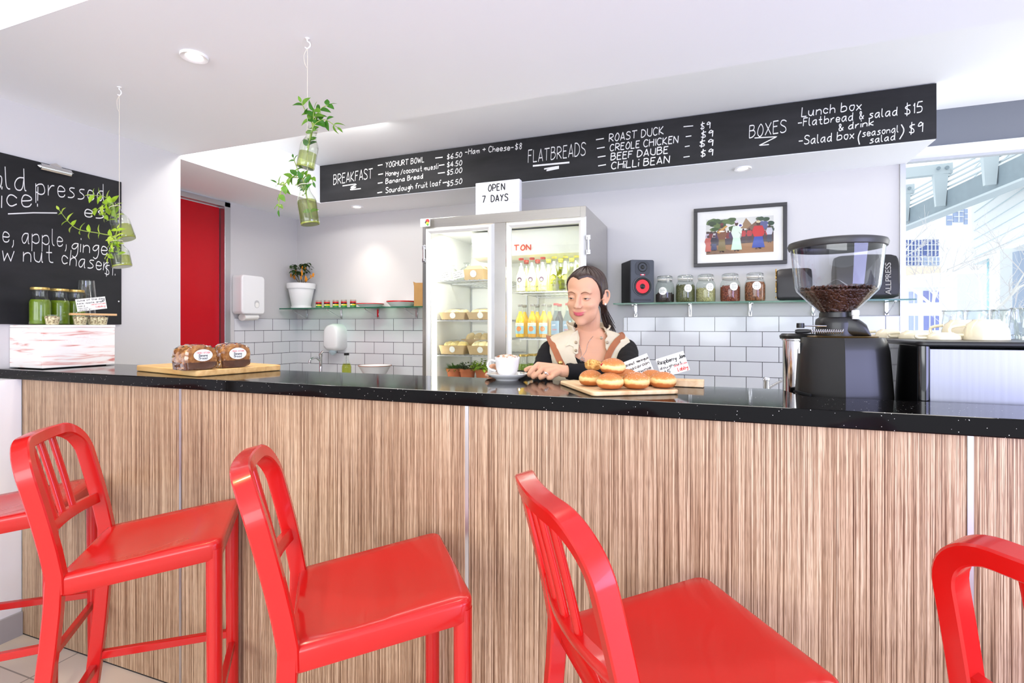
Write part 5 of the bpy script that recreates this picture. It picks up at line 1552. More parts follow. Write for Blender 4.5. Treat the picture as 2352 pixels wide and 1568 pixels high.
MB().tube([(-.012, .018, .0035), (.0, .0, .0040), (.025, -.030, .0050)], [.0018, .0022, .0032], 8).build('handle', MT['chrome'], sp)
MB().ball((-.022, .033, .001), .010, 12, 8, 1, 1.4, .25).build('bowl', MT['chrome'], sp)

# ================================================================ coffee grinder
GX, GY = at(1921, 800, Y=1.722).x, 1.722
BZ = .9005
gr = thing('coffee_grinder', 'big black coffee grinder with a clear hopper of beans behind the bar', 'coffee grinder', (GX, GY, BZ), math.radians(-11.3))
BLK = M('grinder_black', (26, 25, 24), .38, coat=.1)
H0 = 1.298-BZ
def ringp(s, z, dx=0):
    P = [(.020, -.118), (.128, -.062), (.122, .10), (.06, .13), (-.06, .13), (-.098, .09), (-.098, -.05), (-.070, -.085)]
    P = [Vector((x*s+dx, y*s, 0)) for x, y in P]; P.append(P[0])
    return [(p.x, p.y, z) for p in chaikin(P, 2)[:-1]]
rings = [ringp(1.04, .0), ringp(1.08, .15), ringp(1.07, .24), ringp(1.0, .36), ringp(.955, H0-.012), ringp(.91, H0), ]
MB().loft(rings).build('body', BLK, gr, smooth=40)
MB().lathe([(.042, .02), (.043, .03), (.043, H0-.012), (.046, H0-.010), (.046, H0), (.038, H0+.004)], (-.098, .045, 0), 24).build('dosing_chamber', MT['chrome'], gr)
MB().lathe([(.050, H0-.006), (.052, H0+.003), (.045, H0+.010)], (-.098, .045, 0), 24).build('chamber_lid', BLK, gr)
m = MB()
for k in range(3):
    m.tube([(-.102-.001*k, -.075, .245-.014*k), (-.060, -.108-.001*k, .240-.014*k)], 1, sec=[(.003, .0035), (-.003, .0035), (-.003, -.0035), (.003, -.0035)], up=(0, 0, 1))
m.build('vent_slots', M('vent_black', (4, 4, 4), .8), gr, smooth=0)
MB().box((-.092, -.066, H0-.045), (-.088, -.052, H0-.014)).build('rating_plate', MT['paper'], gr, smooth=0)
MB().lathe([(.088, H0-.001), (.090, H0+.003), (.084, H0+.0045)], (.012, .02, 0), 32).build('brass_ring', MT['brass'], gr)
# neck and burr housing
m = MB(); m.lathe([(.052, H0+.003), (.054, H0+.040), (.052, H0+.052), (.044, H0+.058), (.043, H0+.072), (.040, H0+.074)], (0, .02, 0), 32)
rings = []
for k in range(9):
    f = k/8; x = .0+.082*f
    hh = .060-.034*max(0, f-.35)**1.6*2.2-(.018 if k == 8 else 0)
    wd = .046*(1-.25*f**3)
    rings.append([(x, .02+a*wd/.5, H0+.003+max(0, b+.5)*hh) for a, b in rbox2(1, 1, .28, 4)])
m.loft(rings)
m.build('burr_housing', BLK, gr, smooth=45)
MB().lathe([(.008, H0+.052), (.008, H0+.062), (.0095, H0+.063), (.0095, H0+.075), (.008, H0+.077)], (.045, -.02, 0), 18).build('shutter_knob', MT['white'], gr)
MB().cyl((-.02, -.025, H0+.032), (-.092, -.045, H0+.034), .0022, n=8).build('fork_rod', MT['chrome'], gr)
MB().lathe([(.010, -.005), (.0105, 0), (.010, .009)], (-.088, -.045, H0+.032), 18).build('adjust_knob', MT['black'], gr)
m = MB()
hel = [(-.062+.078*k/120, -.066+.0055*math.sin(2*PI*k/8), H0+.018+.0055*math.cos(2*PI*k/8)) for k in range(121)]
m.tube(hel, .0014, 5); m.build('spring', MT['chrome'], gr, smooth=60)
MB().tube([(-.100, -.068, H0+.017), (-.094, -.067, H0+.017), (-.070, -.066, H0+.018), (-.060, -.066, H0+.018)], [.005, .0072, .0062, .004], 14).build('lever_grip', MT['black'], gr)
# hopper
hz0, hz1, hz2, hz3 = 1.358-BZ, 1.440-BZ, 1.555-BZ, 1.583-BZ
HOP = thin_glass('hopper_plastic', (246, 247, 252), 2.0)
hc = (0, .02, 0)
MB().lathe([(.039, hz0), (.041, hz0+.008), (.102, hz1-.008), (.107, hz1+.006), (.118, hz2)], hc, 56, cap0=False, cap1=False).build('hopper', HOP, gr, smooth=50)
MB().lathe([(.117, hz2-.002), (.123, hz2), (.126, hz2+.010), (.123, hz2+.018), (.112, hz2+.021), (.001, hz2+.022)], hc, 56, cap0=False).build('hopper_lid', M('lid_charcoal', (52, 51, 50), .4), gr, smooth=40)
BEAN = M('coffee_beans', (70, 42, 28), .30, noise=(25, .5))
MB().lathe([(.029, hz0+.004), (.031, hz0+.012), (.088, hz1-.012), (.089, hz1-.008), (.05, hz1-.004), (.001, hz1-.002)], hc, 40).build('bean_core', BEAN, gr)
m = MB(); r = random.Random(5)
def bean(c, q, s):
    vs = []
    M3 = q.to_matrix()
    def f(p):
        x, y, z = p
        if z > 0: z *= .45
        cr = -.0007*math.exp(-(y/.0008)**2) if z > 0 else 0
        return tuple(Vector(c)+M3 @ Vector((x, y, z+cr)))
    m.ball((0, 0, 0), s, 10, 6, 1.35, .95, .75, fn=f)
for k in range(780):
    a = r.uniform(0, 6.28)
    if k < 590:
        f = r.random()**.6; rad = .039+(.0965-.039)*f; z = hz0+.010+(hz1-.020-hz0)*f
        a = r.uniform(-PI, 0)
        tl = Quaternion((0, 0, 1), a) @ Quaternion((0, 1, 0), r.uniform(-.6, .6)-1.0) @ Quaternion((0, 0, 1), r.uniform(0, 6.28))
    else:
        rad = .097*r.random()**.5; z = hz1-.003+r.uniform(-.001, .004)+.006*(1-rad/.1)
        tl = Quaternion((r.uniform(-1, 1), r.uniform(-1, 1), r.uniform(-1, 1), r.uniform(-1, 1))).normalized()
    bean((hc[0]+(rad-.0065)*math.cos(a), hc[1]+(rad-.0065)*math.sin(a), z), tl, .0044)
bo = m.build('loose_beans', BEAN, gr, smooth=60); bo['kind'] = 'stuff'
m = MB(); m.lathe([(.040, hz1-.002), (.026, hz1+.010), (.010, hz1+.022), (.004, hz1+.025), (.001, hz1+.026)], hc, 24, cap0=False); m.build('hopper_cone', HOP, gr)

# ================================================================ espresso machine
EX0, EY0 = at(2132, 850, Y=1.603).x, 1.603
em = thing('espresso_machine', 'stainless steel espresso machine with glossy black sides at the right end of the bar', 'espresso machine', (EX0, EY0, BZ))
EH = 1.292-BZ; EWd, ED = .98, .50
MB().box((.0, .0, .06), (EWd, ED, EH-.02)).build('steel_body', M('machine_steel', (150, 151, 155), .42, metal=1, noise=(1, .05, (120, 3, 3))), em, smooth=0)
GLB = M('gloss_black_panel', (12, 12, 13), .06, coat=.5)
MB().prism([(p[0]-.0125, p[1]+.245) for p in rbox2(.028, .53, .012, 4)], .04, EH-.012, 'z').build('side_panel', GLB, em, smooth=40)
MB().prism([(p[0]+EWd+.0125, p[1]+.245) for p in rbox2(.028, .53, .012, 4)], .04, EH-.012, 'z').build('side_panel', GLB, em, smooth=40)
MB().prism([(p[0]+EWd/2, p[1]+.245) for p in rbox2(EWd+.058, .535, .02, 5)], EH-.013, EH, 'z').build('top_rail', MT['black'], em, bev=.004)
MB().box((.20, -.024, EH-.0125), (.203, -.020, EH-.001)).build('rail_joint', MT['chrome'], em, smooth=0)
for sx in (.06, EWd-.06):
    for sy in (.06, ED-.06): MB().cyl((sx, sy, 0), (sx, sy, .062), .022).build('foot', MT['black'], em)
for k in range(2):
    MB().lathe([(.034, .20), (.036, .24), (.036, .275), (.02, .28)], (.28+.42*k, ED+.04, 0), 24).build('group_head', MT['chrome'], em)
MB().box((.03, ED, .06), (EWd-.03, ED+.10, .09)).build('drip_tray', MT['chrome'], em, bev=.003)
CREAM = M('cream_china', (238, 228, 198), .2, coat=.4)
TOPZ = BZ+EH
def upcup(label, px, Y, R, H, grp):
    q = at(px, 760, Y=Y)
    t = thing('coffee_cup', label, 'cup', (q.x, Y, TOPZ+.0006), random.uniform(2.4, 3.6), group=grp)
    MB().lathe([(R, 0), (R*1.0, .003), (R*.97, H*.45), (R*.82, H*.78), (R*.60, H*.93), (R*.58, H), (R*.50, H), (R*.48, H*.95), (.001, H*.94)], n=32, cap0=False).build('cup_body', CREAM, t, smooth=60)
    MB().tube(crom([(R*.95, 0, H*.22), (R*1.5, 0, H*.25), (R*1.55, 0, H*.6), (R*.9, 0, H*.72)], 5), .0045, 8).build('handle', CREAM, t)
for px, Y, R, H, lab in ((2040, 2.02, .036, .028, 'small cream cup upside down at the back left of the coffee machine'), (2102, 1.93, .042, .024, 'cream cup upside down, second from the back left corner of the coffee machine'), (2166, 1.80, .040, .020, 'low cream cup upside down near the front left of the coffee machine'),
                      (2208, 1.90, .047, .056, 'tall cream cup upside down left of the tumblers, left of two'), (2265, 1.80, .050, .056, 'tall cream cup upside down in front of the tumblers, right of two')):
    upcup(lab, px, Y, R, H, 'cream cups on the coffee machine')
k = 0
for row, Y in enumerate((2.04, 1.955, 1.83)):
    for i in range(6):
        px = (2190+56*i, 2306+60*i, 2352+84*i)[row]
        q = at(px, 760, Y=Y)
        if q.x > EX0+EWd-.05: continue
        t = thing('glass_tumbler', 'upside-down clear tumbler in the crowd of glasses on the coffee machine', 'glass', (q.x, Y, TOPZ+.0006), group='tumblers on the coffee machine')
        mb = MB(); faceted_tumbler(mb, .088, .034, .027); mb.build('tumbler_wall', GLASSE, t, smooth=30)
        MB().tube([(.027*math.cos(a), .027*math.sin(a), .086) for a in [2*PI*j/20 for j in range(20)]], .0022, 6, closed=True).build('base_ring', GLASSE, t)
# tap by the right bench
q = at(1760, 880, Y=3.55)
t = thing('bench_tap', 'chrome mixer tap on the right kitchen bench left of the grinder', 'tap', (q.x, 3.55, .90))
MB().lathe([(.025, 0), (.025, .01), (.018, .015), (.018, .095), (.021, .098), (.021, .112), (.016, .118)], n=20).build('tap_body', MT['chrome'], t)
MB().tube([(.01, 0, .05), (.06, -.01, .085), (.13, -.03, .125)], [.009, .008, .007], 10).build('spout', MT['chrome'], t)

# ================================================================ hanging bottles with cuttings
def hanger(label, hx, hy, drop):
    t = thing('hanging_string', label, 'string', (hx, hy, CEIL))
    MB().tube(crom([(0, 0, 0), (0, 0, -.010), (.010, 0, -.018), (.012, 0, -.030), (0, 0, -.036), (-.010, 0, -.030)], 5), .0022, 8).build('hook', MT['white'], t)
    MB().lathe([(.008, 0), (.008, -.002), (.003, -.004)], n=12).build('hook_plate', MT['white'], t)
    MB().cyl((0, 0, -.034), (0, 0, -drop), .0009, n=6).build('cord', M('string', (222, 214, 196), .8) if 'string' not in bpy.data.materials else bpy.data.materials['string'], t)
    MB().tube(crom([(0, 0, -.036), (-.014, 0, -.055), (-.012, 0, -.085), (-.001, 0, -.105)], 5), .0008, 5).build('loose_end', bpy.data.materials['string'], t)
    return t
VG = thin_glass('vase_glass', (247, 250, 243), 1.8); WAT = thin_glass('vase_water', (226, 230, 178), .9)
def vase(label, neck, base, H, R, D, grp, hx, hy, level=.5):
    a, b = at(*neck, D=D), at(*base, D=D)
    ax = (a-b).normalized()
    t = thing('hanging_bottle', label, 'bottle', b.to_tuple(), group=grp)
    t.rotation_euler = ax.to_track_quat('Z', 'Y').to_euler()
    H = (a-b).length
    P = bottle_prof(H, R, R*.50, .50, .82)
    MB().lathe(P, n=30, cap1=False).build('glass', VG, t)
    MB().lathe([(max(.001, r-.002), max(z, .004)) for r, z in P if z < H*level], n=24).build('water', WAT, t)
    MB().lathe([(R*.97, .0015), (R*.98, .007), (.001, .009)], n=24).build('thick_base', M('green_glass_base', (196, 206, 90), .1, trans=.6) if 'green_glass_base' not in bpy.data.materials else bpy.data.materials['green_glass_base'], t)
    MB().tube([(R*.56*math.cos(k*PI/8), R*.56*math.sin(k*PI/8), H*.90) for k in range(16)], .0012, 6, closed=True).build('string_loop', bpy.data.materials['string'], t)
    return a, b, ax
def cutting(label, sprigs, D, mats, grp=None):
    """sprigs: list of (pixel path, leaf size, leaf count)"""
    o = at(*sprigs[0][0][0], D=D)
    t = thing('plant_cutting', label, 'plant cutting', o.to_tuple(), group=grp)
    st, lf, lf2 = MB(), MB(), MB(); r = random.Random(int(o.x*1000))
    for path, ls, n in sprigs:
        dd = 0; P = []
        for i, p in enumerate(path):
            dd += r.uniform(-.012, .012)
            P.append(at(p[0], p[1], D=D+(dd if i else 0))-o)
        P = crom(P, 6)
        st.tube(P, [.0024*(1-.5*i/len(P)) for i in range(len(P))], 6)
        for k in range(n):
            f = (k+.6)/n; i = min(len(P)-2, int(f*(len(P)-1)))
            tg = (P[i+1]-P[i]).normalized()
            for sgn in (1, -1):
                sd = tg.cross(Vector((r.uniform(-.4, .4), -1, r.uniform(-.4, .4)))).normalized()*sgn
                d = (sd*.9+tg*.5+Vector((r.uniform(-.35, .35), r.uniform(-.6, .3), r.uniform(-.35, .35)))).normalized()
                leaf(lf if r.random() < .65 else lf2, P[i], d, (r.uniform(-.6, .6), -.8, .6), ls*r.uniform(.65, 1.15), ls*.58*r.uniform(.8, 1.1), fold=.35, droop=.35, n=6)
        leaf(lf2, P[-1], P[-1]-P[-3], (0, -.7, .7), ls*.7, ls*.3, n=5)
    st.build('stems', STEMM, t); lf.build('foliage', mats[0], t, smooth=60, flip=False); lf2.build('young_foliage', mats[1], t, smooth=60, flip=False)
    return t
h1 = at(274, 200, Z=CEIL); h2 = at(706, 88, Z=CEIL)
D1, D2 = 2.214, 1.839
hanger('thin string hanging from a ceiling hook in front of the juice chalkboard', h1.x, h1.y, CEIL-at(274, 560, D=D1).z)
hanger('thin string hanging from a ceiling hook in front of the kitchen corner', h2.x, h2.y, CEIL-at(706, 425, D=D2).z)
BRT = leafmat('leaf_bright_green', (160, 196, 44)); BRT2 = leafmat('leaf_lime_green', (186, 210, 80)); MIDG = leafmat('leaf_mid_green', (66, 124, 34)); MIDL = leafmat('leaf_fresh_green', (112, 160, 50))
vase('upper tilted glass bottle hanging in front of the juice chalkboard', (261, 468), (290, 550), .16, .037, D1+.03, 'hanging bottles', h1.x, h1.y)
vase('lower glass bottle hanging in front of the juice chalkboard', (267, 548), (281, 613), .13, .036, D1-.035, 'hanging bottles', h1.x, h1.y)
vase('upper tilted glass bottle hanging by the kitchen corner', (719, 292), (701, 386), .15, .031, D2, 'hanging bottles', h2.x, h2.y)
vase('lower tilted glass bottle hanging by the kitchen corner', (697, 415), (713, 516), .15, .033, D2-.01, 'hanging bottles', h2.x, h2.y, .55)
cutting('light green cutting growing from the upper bottle before the juice chalkboard', [([(268, 510), (261, 470), (240, 452), (208, 448)], .040, 6), ([(266, 500), (258, 468), (240, 470), (216, 488)], .038, 6), ([(264, 500), (257, 472), (246, 480), (240, 498)], .036, 4)], D1+.03, (BRT, BRT2))
cutting('long light green trailing cutting from the lower bottle before the juice chalkboard', [([(274, 590), (266, 548), (230, 536), (185, 528), (160, 512), (136, 482)], .034, 9), ([(274, 590), (264, 552), (256, 566), (248, 592)], .034, 6), ([(272, 570), (266, 545), (270, 525)], .034, 3)], D1-.035, (BRT, BRT2))
cutting('dark green leafy cutting with a pink bud in the upper bottle by the kitchen corner', [([(706, 350), (718, 292), (705, 262), (692, 235)], .036, 5), ([(706, 340), (719, 290), (735, 252), (758, 240)], .036, 5), ([(708, 340), (720, 290), (745, 275), (774, 292)], .036, 6), ([(706, 340), (719, 285), (720, 265), (722, 250)], .040, 4)], D2, (MIDG, MIDL))
cutting('fresh green cutting arching left out of the lower bottle by the kitchen corner', [([(716, 500), (704, 450), (697, 415), (672, 408), (650, 425), (636, 420)], .034, 6), ([(704, 450), (697, 412), (672, 405), (645, 440), (640, 482)], .034, 8), ([(697, 440), (697, 412), (684, 390), (674, 362)], .026, 5), ([(697, 440), (697, 412), (710, 400), (719, 418)], .030, 3)], D2-.01, (MIDL, MIDG))
# palm by the left edge
pl = thing('palm_plant', 'palm with thin dark green fronds reaching in at the left picture edge', 'palm', (-2.42, .58, 0))
MB().lathe([(.13, 0), (.16, .26), (.17, .26), (.17, .30), (.155, .30), (.15, .27)], n=28, cap1=False).build('pot', MT['white'], pl)
MB().lathe([(.15, .265), (.001, .275)], n=20, cap0=False).build('soil', bpy.data.materials['potting_soil'], pl)
MB().tube(crom([(0, 0, .27), (.02, .01, .8), (.0, .02, 1.35), (.02, .02, 1.62)], 5), [.03-.012*i/15 for i in range(16)], 10).build('trunk', M('palm_trunk', (110, 92, 66), .8), pl)
r = random.Random(2)
for k in range(9):
    a = .50+k*2*PI/9
    m = MB(); P = crom([(.02, .02, 1.60), (.02+.10*math.cos(a), .02+.10*math.sin(a), 1.80), (.02+.24*math.cos(a), .02+.24*math.sin(a), 1.83 if k else 1.86)], 5)
    m.tube(P, .004, 6)
    for i in range(3, len(P)):
        tg = (P[i]-P[i-1]).normalized(); sd = tg.cross(Vector((0, 0, 1)))
        for s in (1, -1): leaf(m, P[i], tg*1.0+sd*.75*s+Vector((0, 0, -.05)), (0, 0, 1), .20, .018, n=4, droop=.35)
    leaf(m, P[-1], P[-1]-P[-2], (0, 0, 1), .20, .018, n=4)
    m.build('frond', LEAFD, pl, smooth=0, flip=False)
# ================================================================ the barista behind the bar
import numpy as np
def smin(a, b, k):
    h = np.clip(.5+.5*(b-a)/k, 0, 1)
    return b*(1-h)+a*h-k*h*(1-h)
def smax(a, b, k): return -smin(-a, -b, k)
def ell(P, c, r):
    q = (P-np.array(c))/np.array(r)
    k0 = np.linalg.norm(q, axis=1); k1 = np.linalg.norm(q/np.array(r), axis=1)
    return k0*(k0-1)/np.maximum(k1, 1e-9)
def caps(P, a, b, r0, r1):
    a, b = np.array(a), np.array(b); ab = b-a
    t = np.clip(((P-a)@ab)/(ab@ab), 0, 1)
    return np.linalg.norm(P-(a+t[:, None]*ab), axis=1)-(r0+(r1-r0)*t)
def head_sdf(P):
    Pm = P.copy(); Pm[:, 0] = np.abs(Pm[:, 0])
    d = ell(P, (0, .014, .030), (.073, .091, .082))
    d = smin(d, ell(P, (0, -.036, .042), (.060, .054, .052)), .02)
    d = smin(d, ell(P, (0, -.030, -.030), (.059, .058, .074)), .02)
    d = smin(d, ell(P, (0, -.036, -.076), (.048, .045, .036)), .018)
    d = smin(d, ell(P, (0, -.071, -.1010), (.018, .014, .013)), .018)
    d = smin(d, ell(Pm, (.036, -.060, -.030), (.022, .025, .020)), .012)
    d = smin(d, ell(Pm, (.036, -.045, -.060), (.018, .024, .024)), .016)
    d = smin(d, ell(Pm, (.026, -.079, .021), (.024, .011, .008)), .014)
    d = smax(d, -ell(Pm, (.0300, -.100, .003), (.018, .017, .013)), .012)
    d = smin(d, ell(Pm, (.0300, -.0765, .0005), (.0150, .0120, .0120)), .005)
    d = smin(d, caps(P, (0, -.085, .014), (0, -.107, -.028), .0075, .0090), .010)
    d = smin(d, ell(P, (0, -.1085, -.031), (.0100, .0105, .0088)), .006)
    d = smin(d, ell(Pm, (.0105, -.0985, -.0350), (.0075, .0090, .0068)), .005)
    Q = Pm.copy(); Q[:, 2] -= 8.5*Q[:, 0]**2; Q[:, 1] -= 14*Q[:, 0]**2
    d = smin(d, ell(Q, (0, -.0925, -.0596), (.028, .0085, .0040)), .005)
    d = smin(d, ell(Q, (0, -.0905, -.0672), (.023, .0090, .0048)), .005)
    d = smax(d, -ell(Q, (0, -.1030, -.0632), (.026, .0070, .0011)), .0022)
    d = smax(d, -caps(Pm, (.0185, -.0975, -.0400), (.0325, -.0840, -.0620), .0022, .0022), .007)
    d = smax(d, -ell(P, (0, -.100, -.0490), (.0035, .0080, .0060)), .004)
    return d
def head_r(D):
    """distance from the middle of the head to its surface along unit directions"""
    D = np.asarray(D, float); n = len(D)
    lo, hi = np.full(n, .02), np.full(n, .20)
    t = hi.copy()
    for _ in range(90):                       # sphere-trace inwards from outside
        t = t-np.clip(head_sdf(D*t[:, None])*.8, -.02, .02)
    return t
HS = .95
HC_ = at(1347, 678, D=2.02)
HROT = Matrix.Rotation(math.radians(-8.5), 4, 'Z') @ Matrix.Rotation(math.radians(3), 4, 'Y') @ Matrix.Rotation(math.radians(10), 4, 'X')
HM = Matrix.Translation(HC_) @ HROT @ Matrix.Scale(HS, 4)
def sph(az, el):
    """az 0 = straight ahead (-y), positive towards +x"""
    return (math.sin(az)*math.cos(el), -math.cos(az)*math.cos(el), math.sin(el))
def on_face(x, z, lift=0.0):
    """points of the face surface seen straight from the front at (x, z)"""
    x, z = np.atleast_1d(x).astype(float), np.atleast_1d(z).astype(float)
    y = np.full(len(x), -.16)
    P = np.stack([x, y, z], 1)
    for _ in range(120):
        P[:, 1] += np.clip(head_sdf(P)*.7, -.01, .01)
    P[:, 1] -= lift
    return [HM @ Vector(p) for p in P]

def tube_pts(mb, pts, rads, n=12, ups=None):
    mb.tube(pts, rads, n, up=ups)
    for p, r in ((pts[0], rads[0]), (pts[-1], rads[-1])): mb.ball(tuple(p), r, n, 8)

person = thing('person', 'smiling dark-haired woman in black top and beige vest serving a coffee behind the bar', 'person', at(1351, 900, D=2.16).to_tuple())
person.location.z = 0
RGT, FWD = Vector((math.cos(YAW), math.sin(YAW), 0)), Vector((-math.sin(YAW), math.cos(YAW), 0))
PB = MB()
# head
NU, NV = 150, 110
dirs = []
for j in range(NV+1):
    el = -PI/2+PI*j/NV
    for i in range(NU): dirs.append(sph(2*PI*i/NU, el))
R_ = head_r(dirs)
vs = [HM @ (Vector(d)*float(r)) for d, r in zip(dirs, R_)]
fs = [(j*NU+i, j*NU+(i+1) % NU, (j+1)*NU+(i+1) % NU, (j+1)*NU+i) for j in range(NV) for i in range(NU)]
PB.add([tuple(v) for v in vs], fs)
# ears
for s in (1, -1):
    m = Matrix.Translation((s*.0735, .012, -.008)) @ Matrix.Rotation(math.radians(-22*s), 4, 'Z') @ Matrix.Rotation(math.radians(-8), 4, 'X')
    PB.xf(HM @ m)
    PB.ball((0, 0, 0), 1, 16, 12, .006, .014, .026)
    path = [(s*.006, -.008, -.024), (s*.005, .004, -.026), (s*.007, .012, -.014), (s*.009, .017, .004), (s*.009, .014, .020), (s*.008, .003, .028), (s*.006, -.010, .024), (s*.003, -.014, .012), (s*.002, -.010, .002)]
    PB.tube(crom(path, 4), .0042, 8)
    PB.ball((s*.004, -.006, -.024), .0065, 10, 8)
    PB.ball((s*.003, -.012, -.006), .006, 10, 8)
    PB.xf()
# neck, chest, arms, torso, legs (mostly under the clothes)
nk0 = at(1352, 728, D=2.075); nk1 = at(1351, 782, D=2.100)
PB.tube(crom([nk0+Vector((0, 0, .055))+FWD*.012, nk0, (nk0+nk1)/2, nk1, nk1-Vector((0, 0, .03))], 4), [.030, .036, .041, .0445, .046, .046, .0455, .045, .045, .0455, .0465, .047, .049, .052, .057, .064, .070], 20)
TCX = at(1351, 800, D=2.10)
TCX.z = 0
# torso rings: z, half width, half depth, forward shift
TR = [(1.325, .046, .046, .0), (1.313, .060, .052, .0), (1.302, .094, .058, .0), (1.289, .130, .064, .0), (1.268, .154, .072, .002), (1.235, .162, .084, .008), (1.19, .156, .096, .018), (1.13, .150, .104, .026), (1.05, .136, .098, .012), (.97, .124, .090, -.01), (.90, .132, .096, -.03), (.82, .158, .108, -.05), (.76, .162, .108, -.055)]
def torso(ang, z, off=0.0):
    """ang 0 = front (towards the camera), + = image right"""
    for a, b in zip(TR[:-1], TR[1:]):
        if b[0] <= z <= a[0]:
            f = (a[0]-z)/(a[0]-b[0]); f2 = f*f*(3-2*f)*.5+f*.5
            w, d, s = (a[k]+(b[k]-a[k])*f2 for k in (1, 2, 3)); break
    else:
        w, d, s = (TR[0] if z > TR[0][0] else TR[-1])[1:]
    c, sn = math.cos(ang), math.sin(ang)
    e = .86
    x = (w+off)*math.copysign(abs(sn)**e, sn); y = (d+off)*math.copysign(abs(c)**e, c)
    return TCX+RGT*x-FWD*(y+s)+Vector((0, 0, z))
rings = []
for z in [TR[0][0]-(TR[0][0]-TR[-1][0])*k/40 for k in range(41)]:
    rings.append([torso(2*PI*k/48, z) for k in range(48)])
PB.loft([[tuple(p) for p in r] for r in rings])
SHR, SHL = at(1266, 806, D=2.10), at(1437, 803, D=2.10)
ELR, WRR = at(1238, 874, D=1.985), at(1176, 866, D=1.925)
ELL_, WRL = at(1436, 858, D=1.865), at(1292, 852, D=1.815)
for S_, E_, W_ in ((SHR, ELR, WRR), (SHL, ELL_, WRL)):
    pts = [S_, S_.lerp(E_, .5), E_, E_.lerp(W_, .35), W_]
    tube_pts(PB, [tuple(p) for p in crom(pts, 5)], [.036-.015*k/20 for k in range(21)], 14)
for s in (-1, 1):
    h = TCX+RGT*(s*.085)+FWD*.055
    tube_pts(PB, [tuple(h+Vector((0, 0, .80))), tuple(h+RGT*(s*.01)+Vector((0, 0, .46))), tuple(h+RGT*(s*.012)+Vector((0, 0, .07)))], [.080, .055, .038], 16)
    PB.ball(tuple(h+RGT*(s*.014)-FWD*.05+Vector((0, 0, .045))), 1, 14, 10, .04, .04, .04)
    tube_pts(PB, [tuple(h+RGT*(s*.012)+Vector((0, 0, .05))), tuple(h+RGT*(s*.02)-FWD*.13+Vector((0, 0, .035)))], [.038, .030], 12)
# hands: palm and five bent fingers each
def finger(pts, r0, r1):
    P = crom([Vector(p) for p in pts], 5)
    tube_pts(PB, [tuple(p) for p in P], [r0+(r1-r0)*k/(len(P)-1) for k in range(len(P))], 12)
a = lambda x, y, d: at(x, y, D=d)
# her left hand (image right of the saucer): knuckles up, fingers curling towards the saucer
mcpL = [a(1236, 837, 1.812), a(1245, 846, 1.796), a(1257, 855, 1.786), a(1270, 862, 1.784)]
wl = WRL
for k, mp in enumerate(mcpL):
    tube_pts(PB, [tuple(wl.lerp(mp, .0)+Vector((0, 0, .006-.003*k))), tuple(wl.lerp(mp, .5)+Vector((0, 0, .004))), tuple(mp)], [.0165, .0130, .0102], 12)
finger([mcpL[0], a(1225, 847, 1.785), a(1217, 857, 1.778), a(1216, 861, 1.786), a(1220, 863, 1.802)], .0100, .0076)
finger([mcpL[1], a(1237, 856, 1.778), a(1226, 864, 1.774), a(1226, 866, 1.787), a(1231, 866, 1.803)], .0100, .0077)
finger([mcpL[2], a(1251, 862, 1.770), a(1242, 867, 1.771), a(1244, 868, 1.786), a(1247, 867, 1.802)], .0095, .0074)
finger([mcpL[3], a(1266, 867, 1.770), a(1260, 868, 1.772), a(1262, 868, 1.787), a(1266, 867, 1.800)], .0086, .0068)
finger([wl.lerp(mcpL[0], .35)+Vector((0, 0, .0)), a(1252, 846, 1.826), a(1232, 847, 1.838), a(1219, 845, 1.838), a(1208, 849, 1.832)], .0130, .0080)
# her right hand (left of the saucer, mostly behind it)
mcpR = [a(1140, 862, 1.895), a(1141, 866, 1.905), a(1143, 869, 1.915), a(1147, 872, 1.922)]
wr = WRR
for k, mp in enumerate(mcpR):
    tube_pts(PB, [tuple(wr), tuple(wr.lerp(mp, .5)), tuple(mp)], [.0165, .0145, .0118], 12)
finger([mcpR[0], a(1126, 861, 1.882), a(1120, 861, 1.870), a(1119, 861, 1.858), a(1122, 862, 1.848)], .0105, .0076)
finger([mcpR[1], a(1129, 866, 1.915), a(1124, 866, 1.912), a(1125, 869, 1.910), a(1129, 871, 1.910)], .0108, .0078)
finger([mcpR[2], a(1132, 870, 1.912), a(1127, 871, 1.905), a(1128, 874, 1.900), a(1132, 876, 1.898)], .0104, .0076)
finger([mcpR[3], a(1137, 873, 1.918), a(1133, 875, 1.912), a(1134, 878, 1.908), a(1138, 880, 1.906)], .0094, .0070)
finger([wr.lerp(mcpR[0], .4), a(1150, 851, 1.890), a(1139, 842, 1.874), a(1131, 841, 1.858), a(1127, 844, 1.845)], .0120, .0080)
body = PB.build('body', MT['white'], None, smooth=0)
rm = body.modifiers.new('remesh', 'REMESH'); rm.mode = 'VOXEL'; rm.voxel_size = .0021; rm.use_smooth_shade = True
sm = body.modifiers.new('smooth', 'SMOOTH'); sm.iterations = 3; sm.factor = .5
dg = bpy.context.evaluated_depsgraph_get()
me = bpy.data.meshes.new_from_object(body.evaluated_get(dg))
old = body.data; body.modifiers.clear(); body.data = me; bpy.data.meshes.remove(old)
me.shade_smooth()
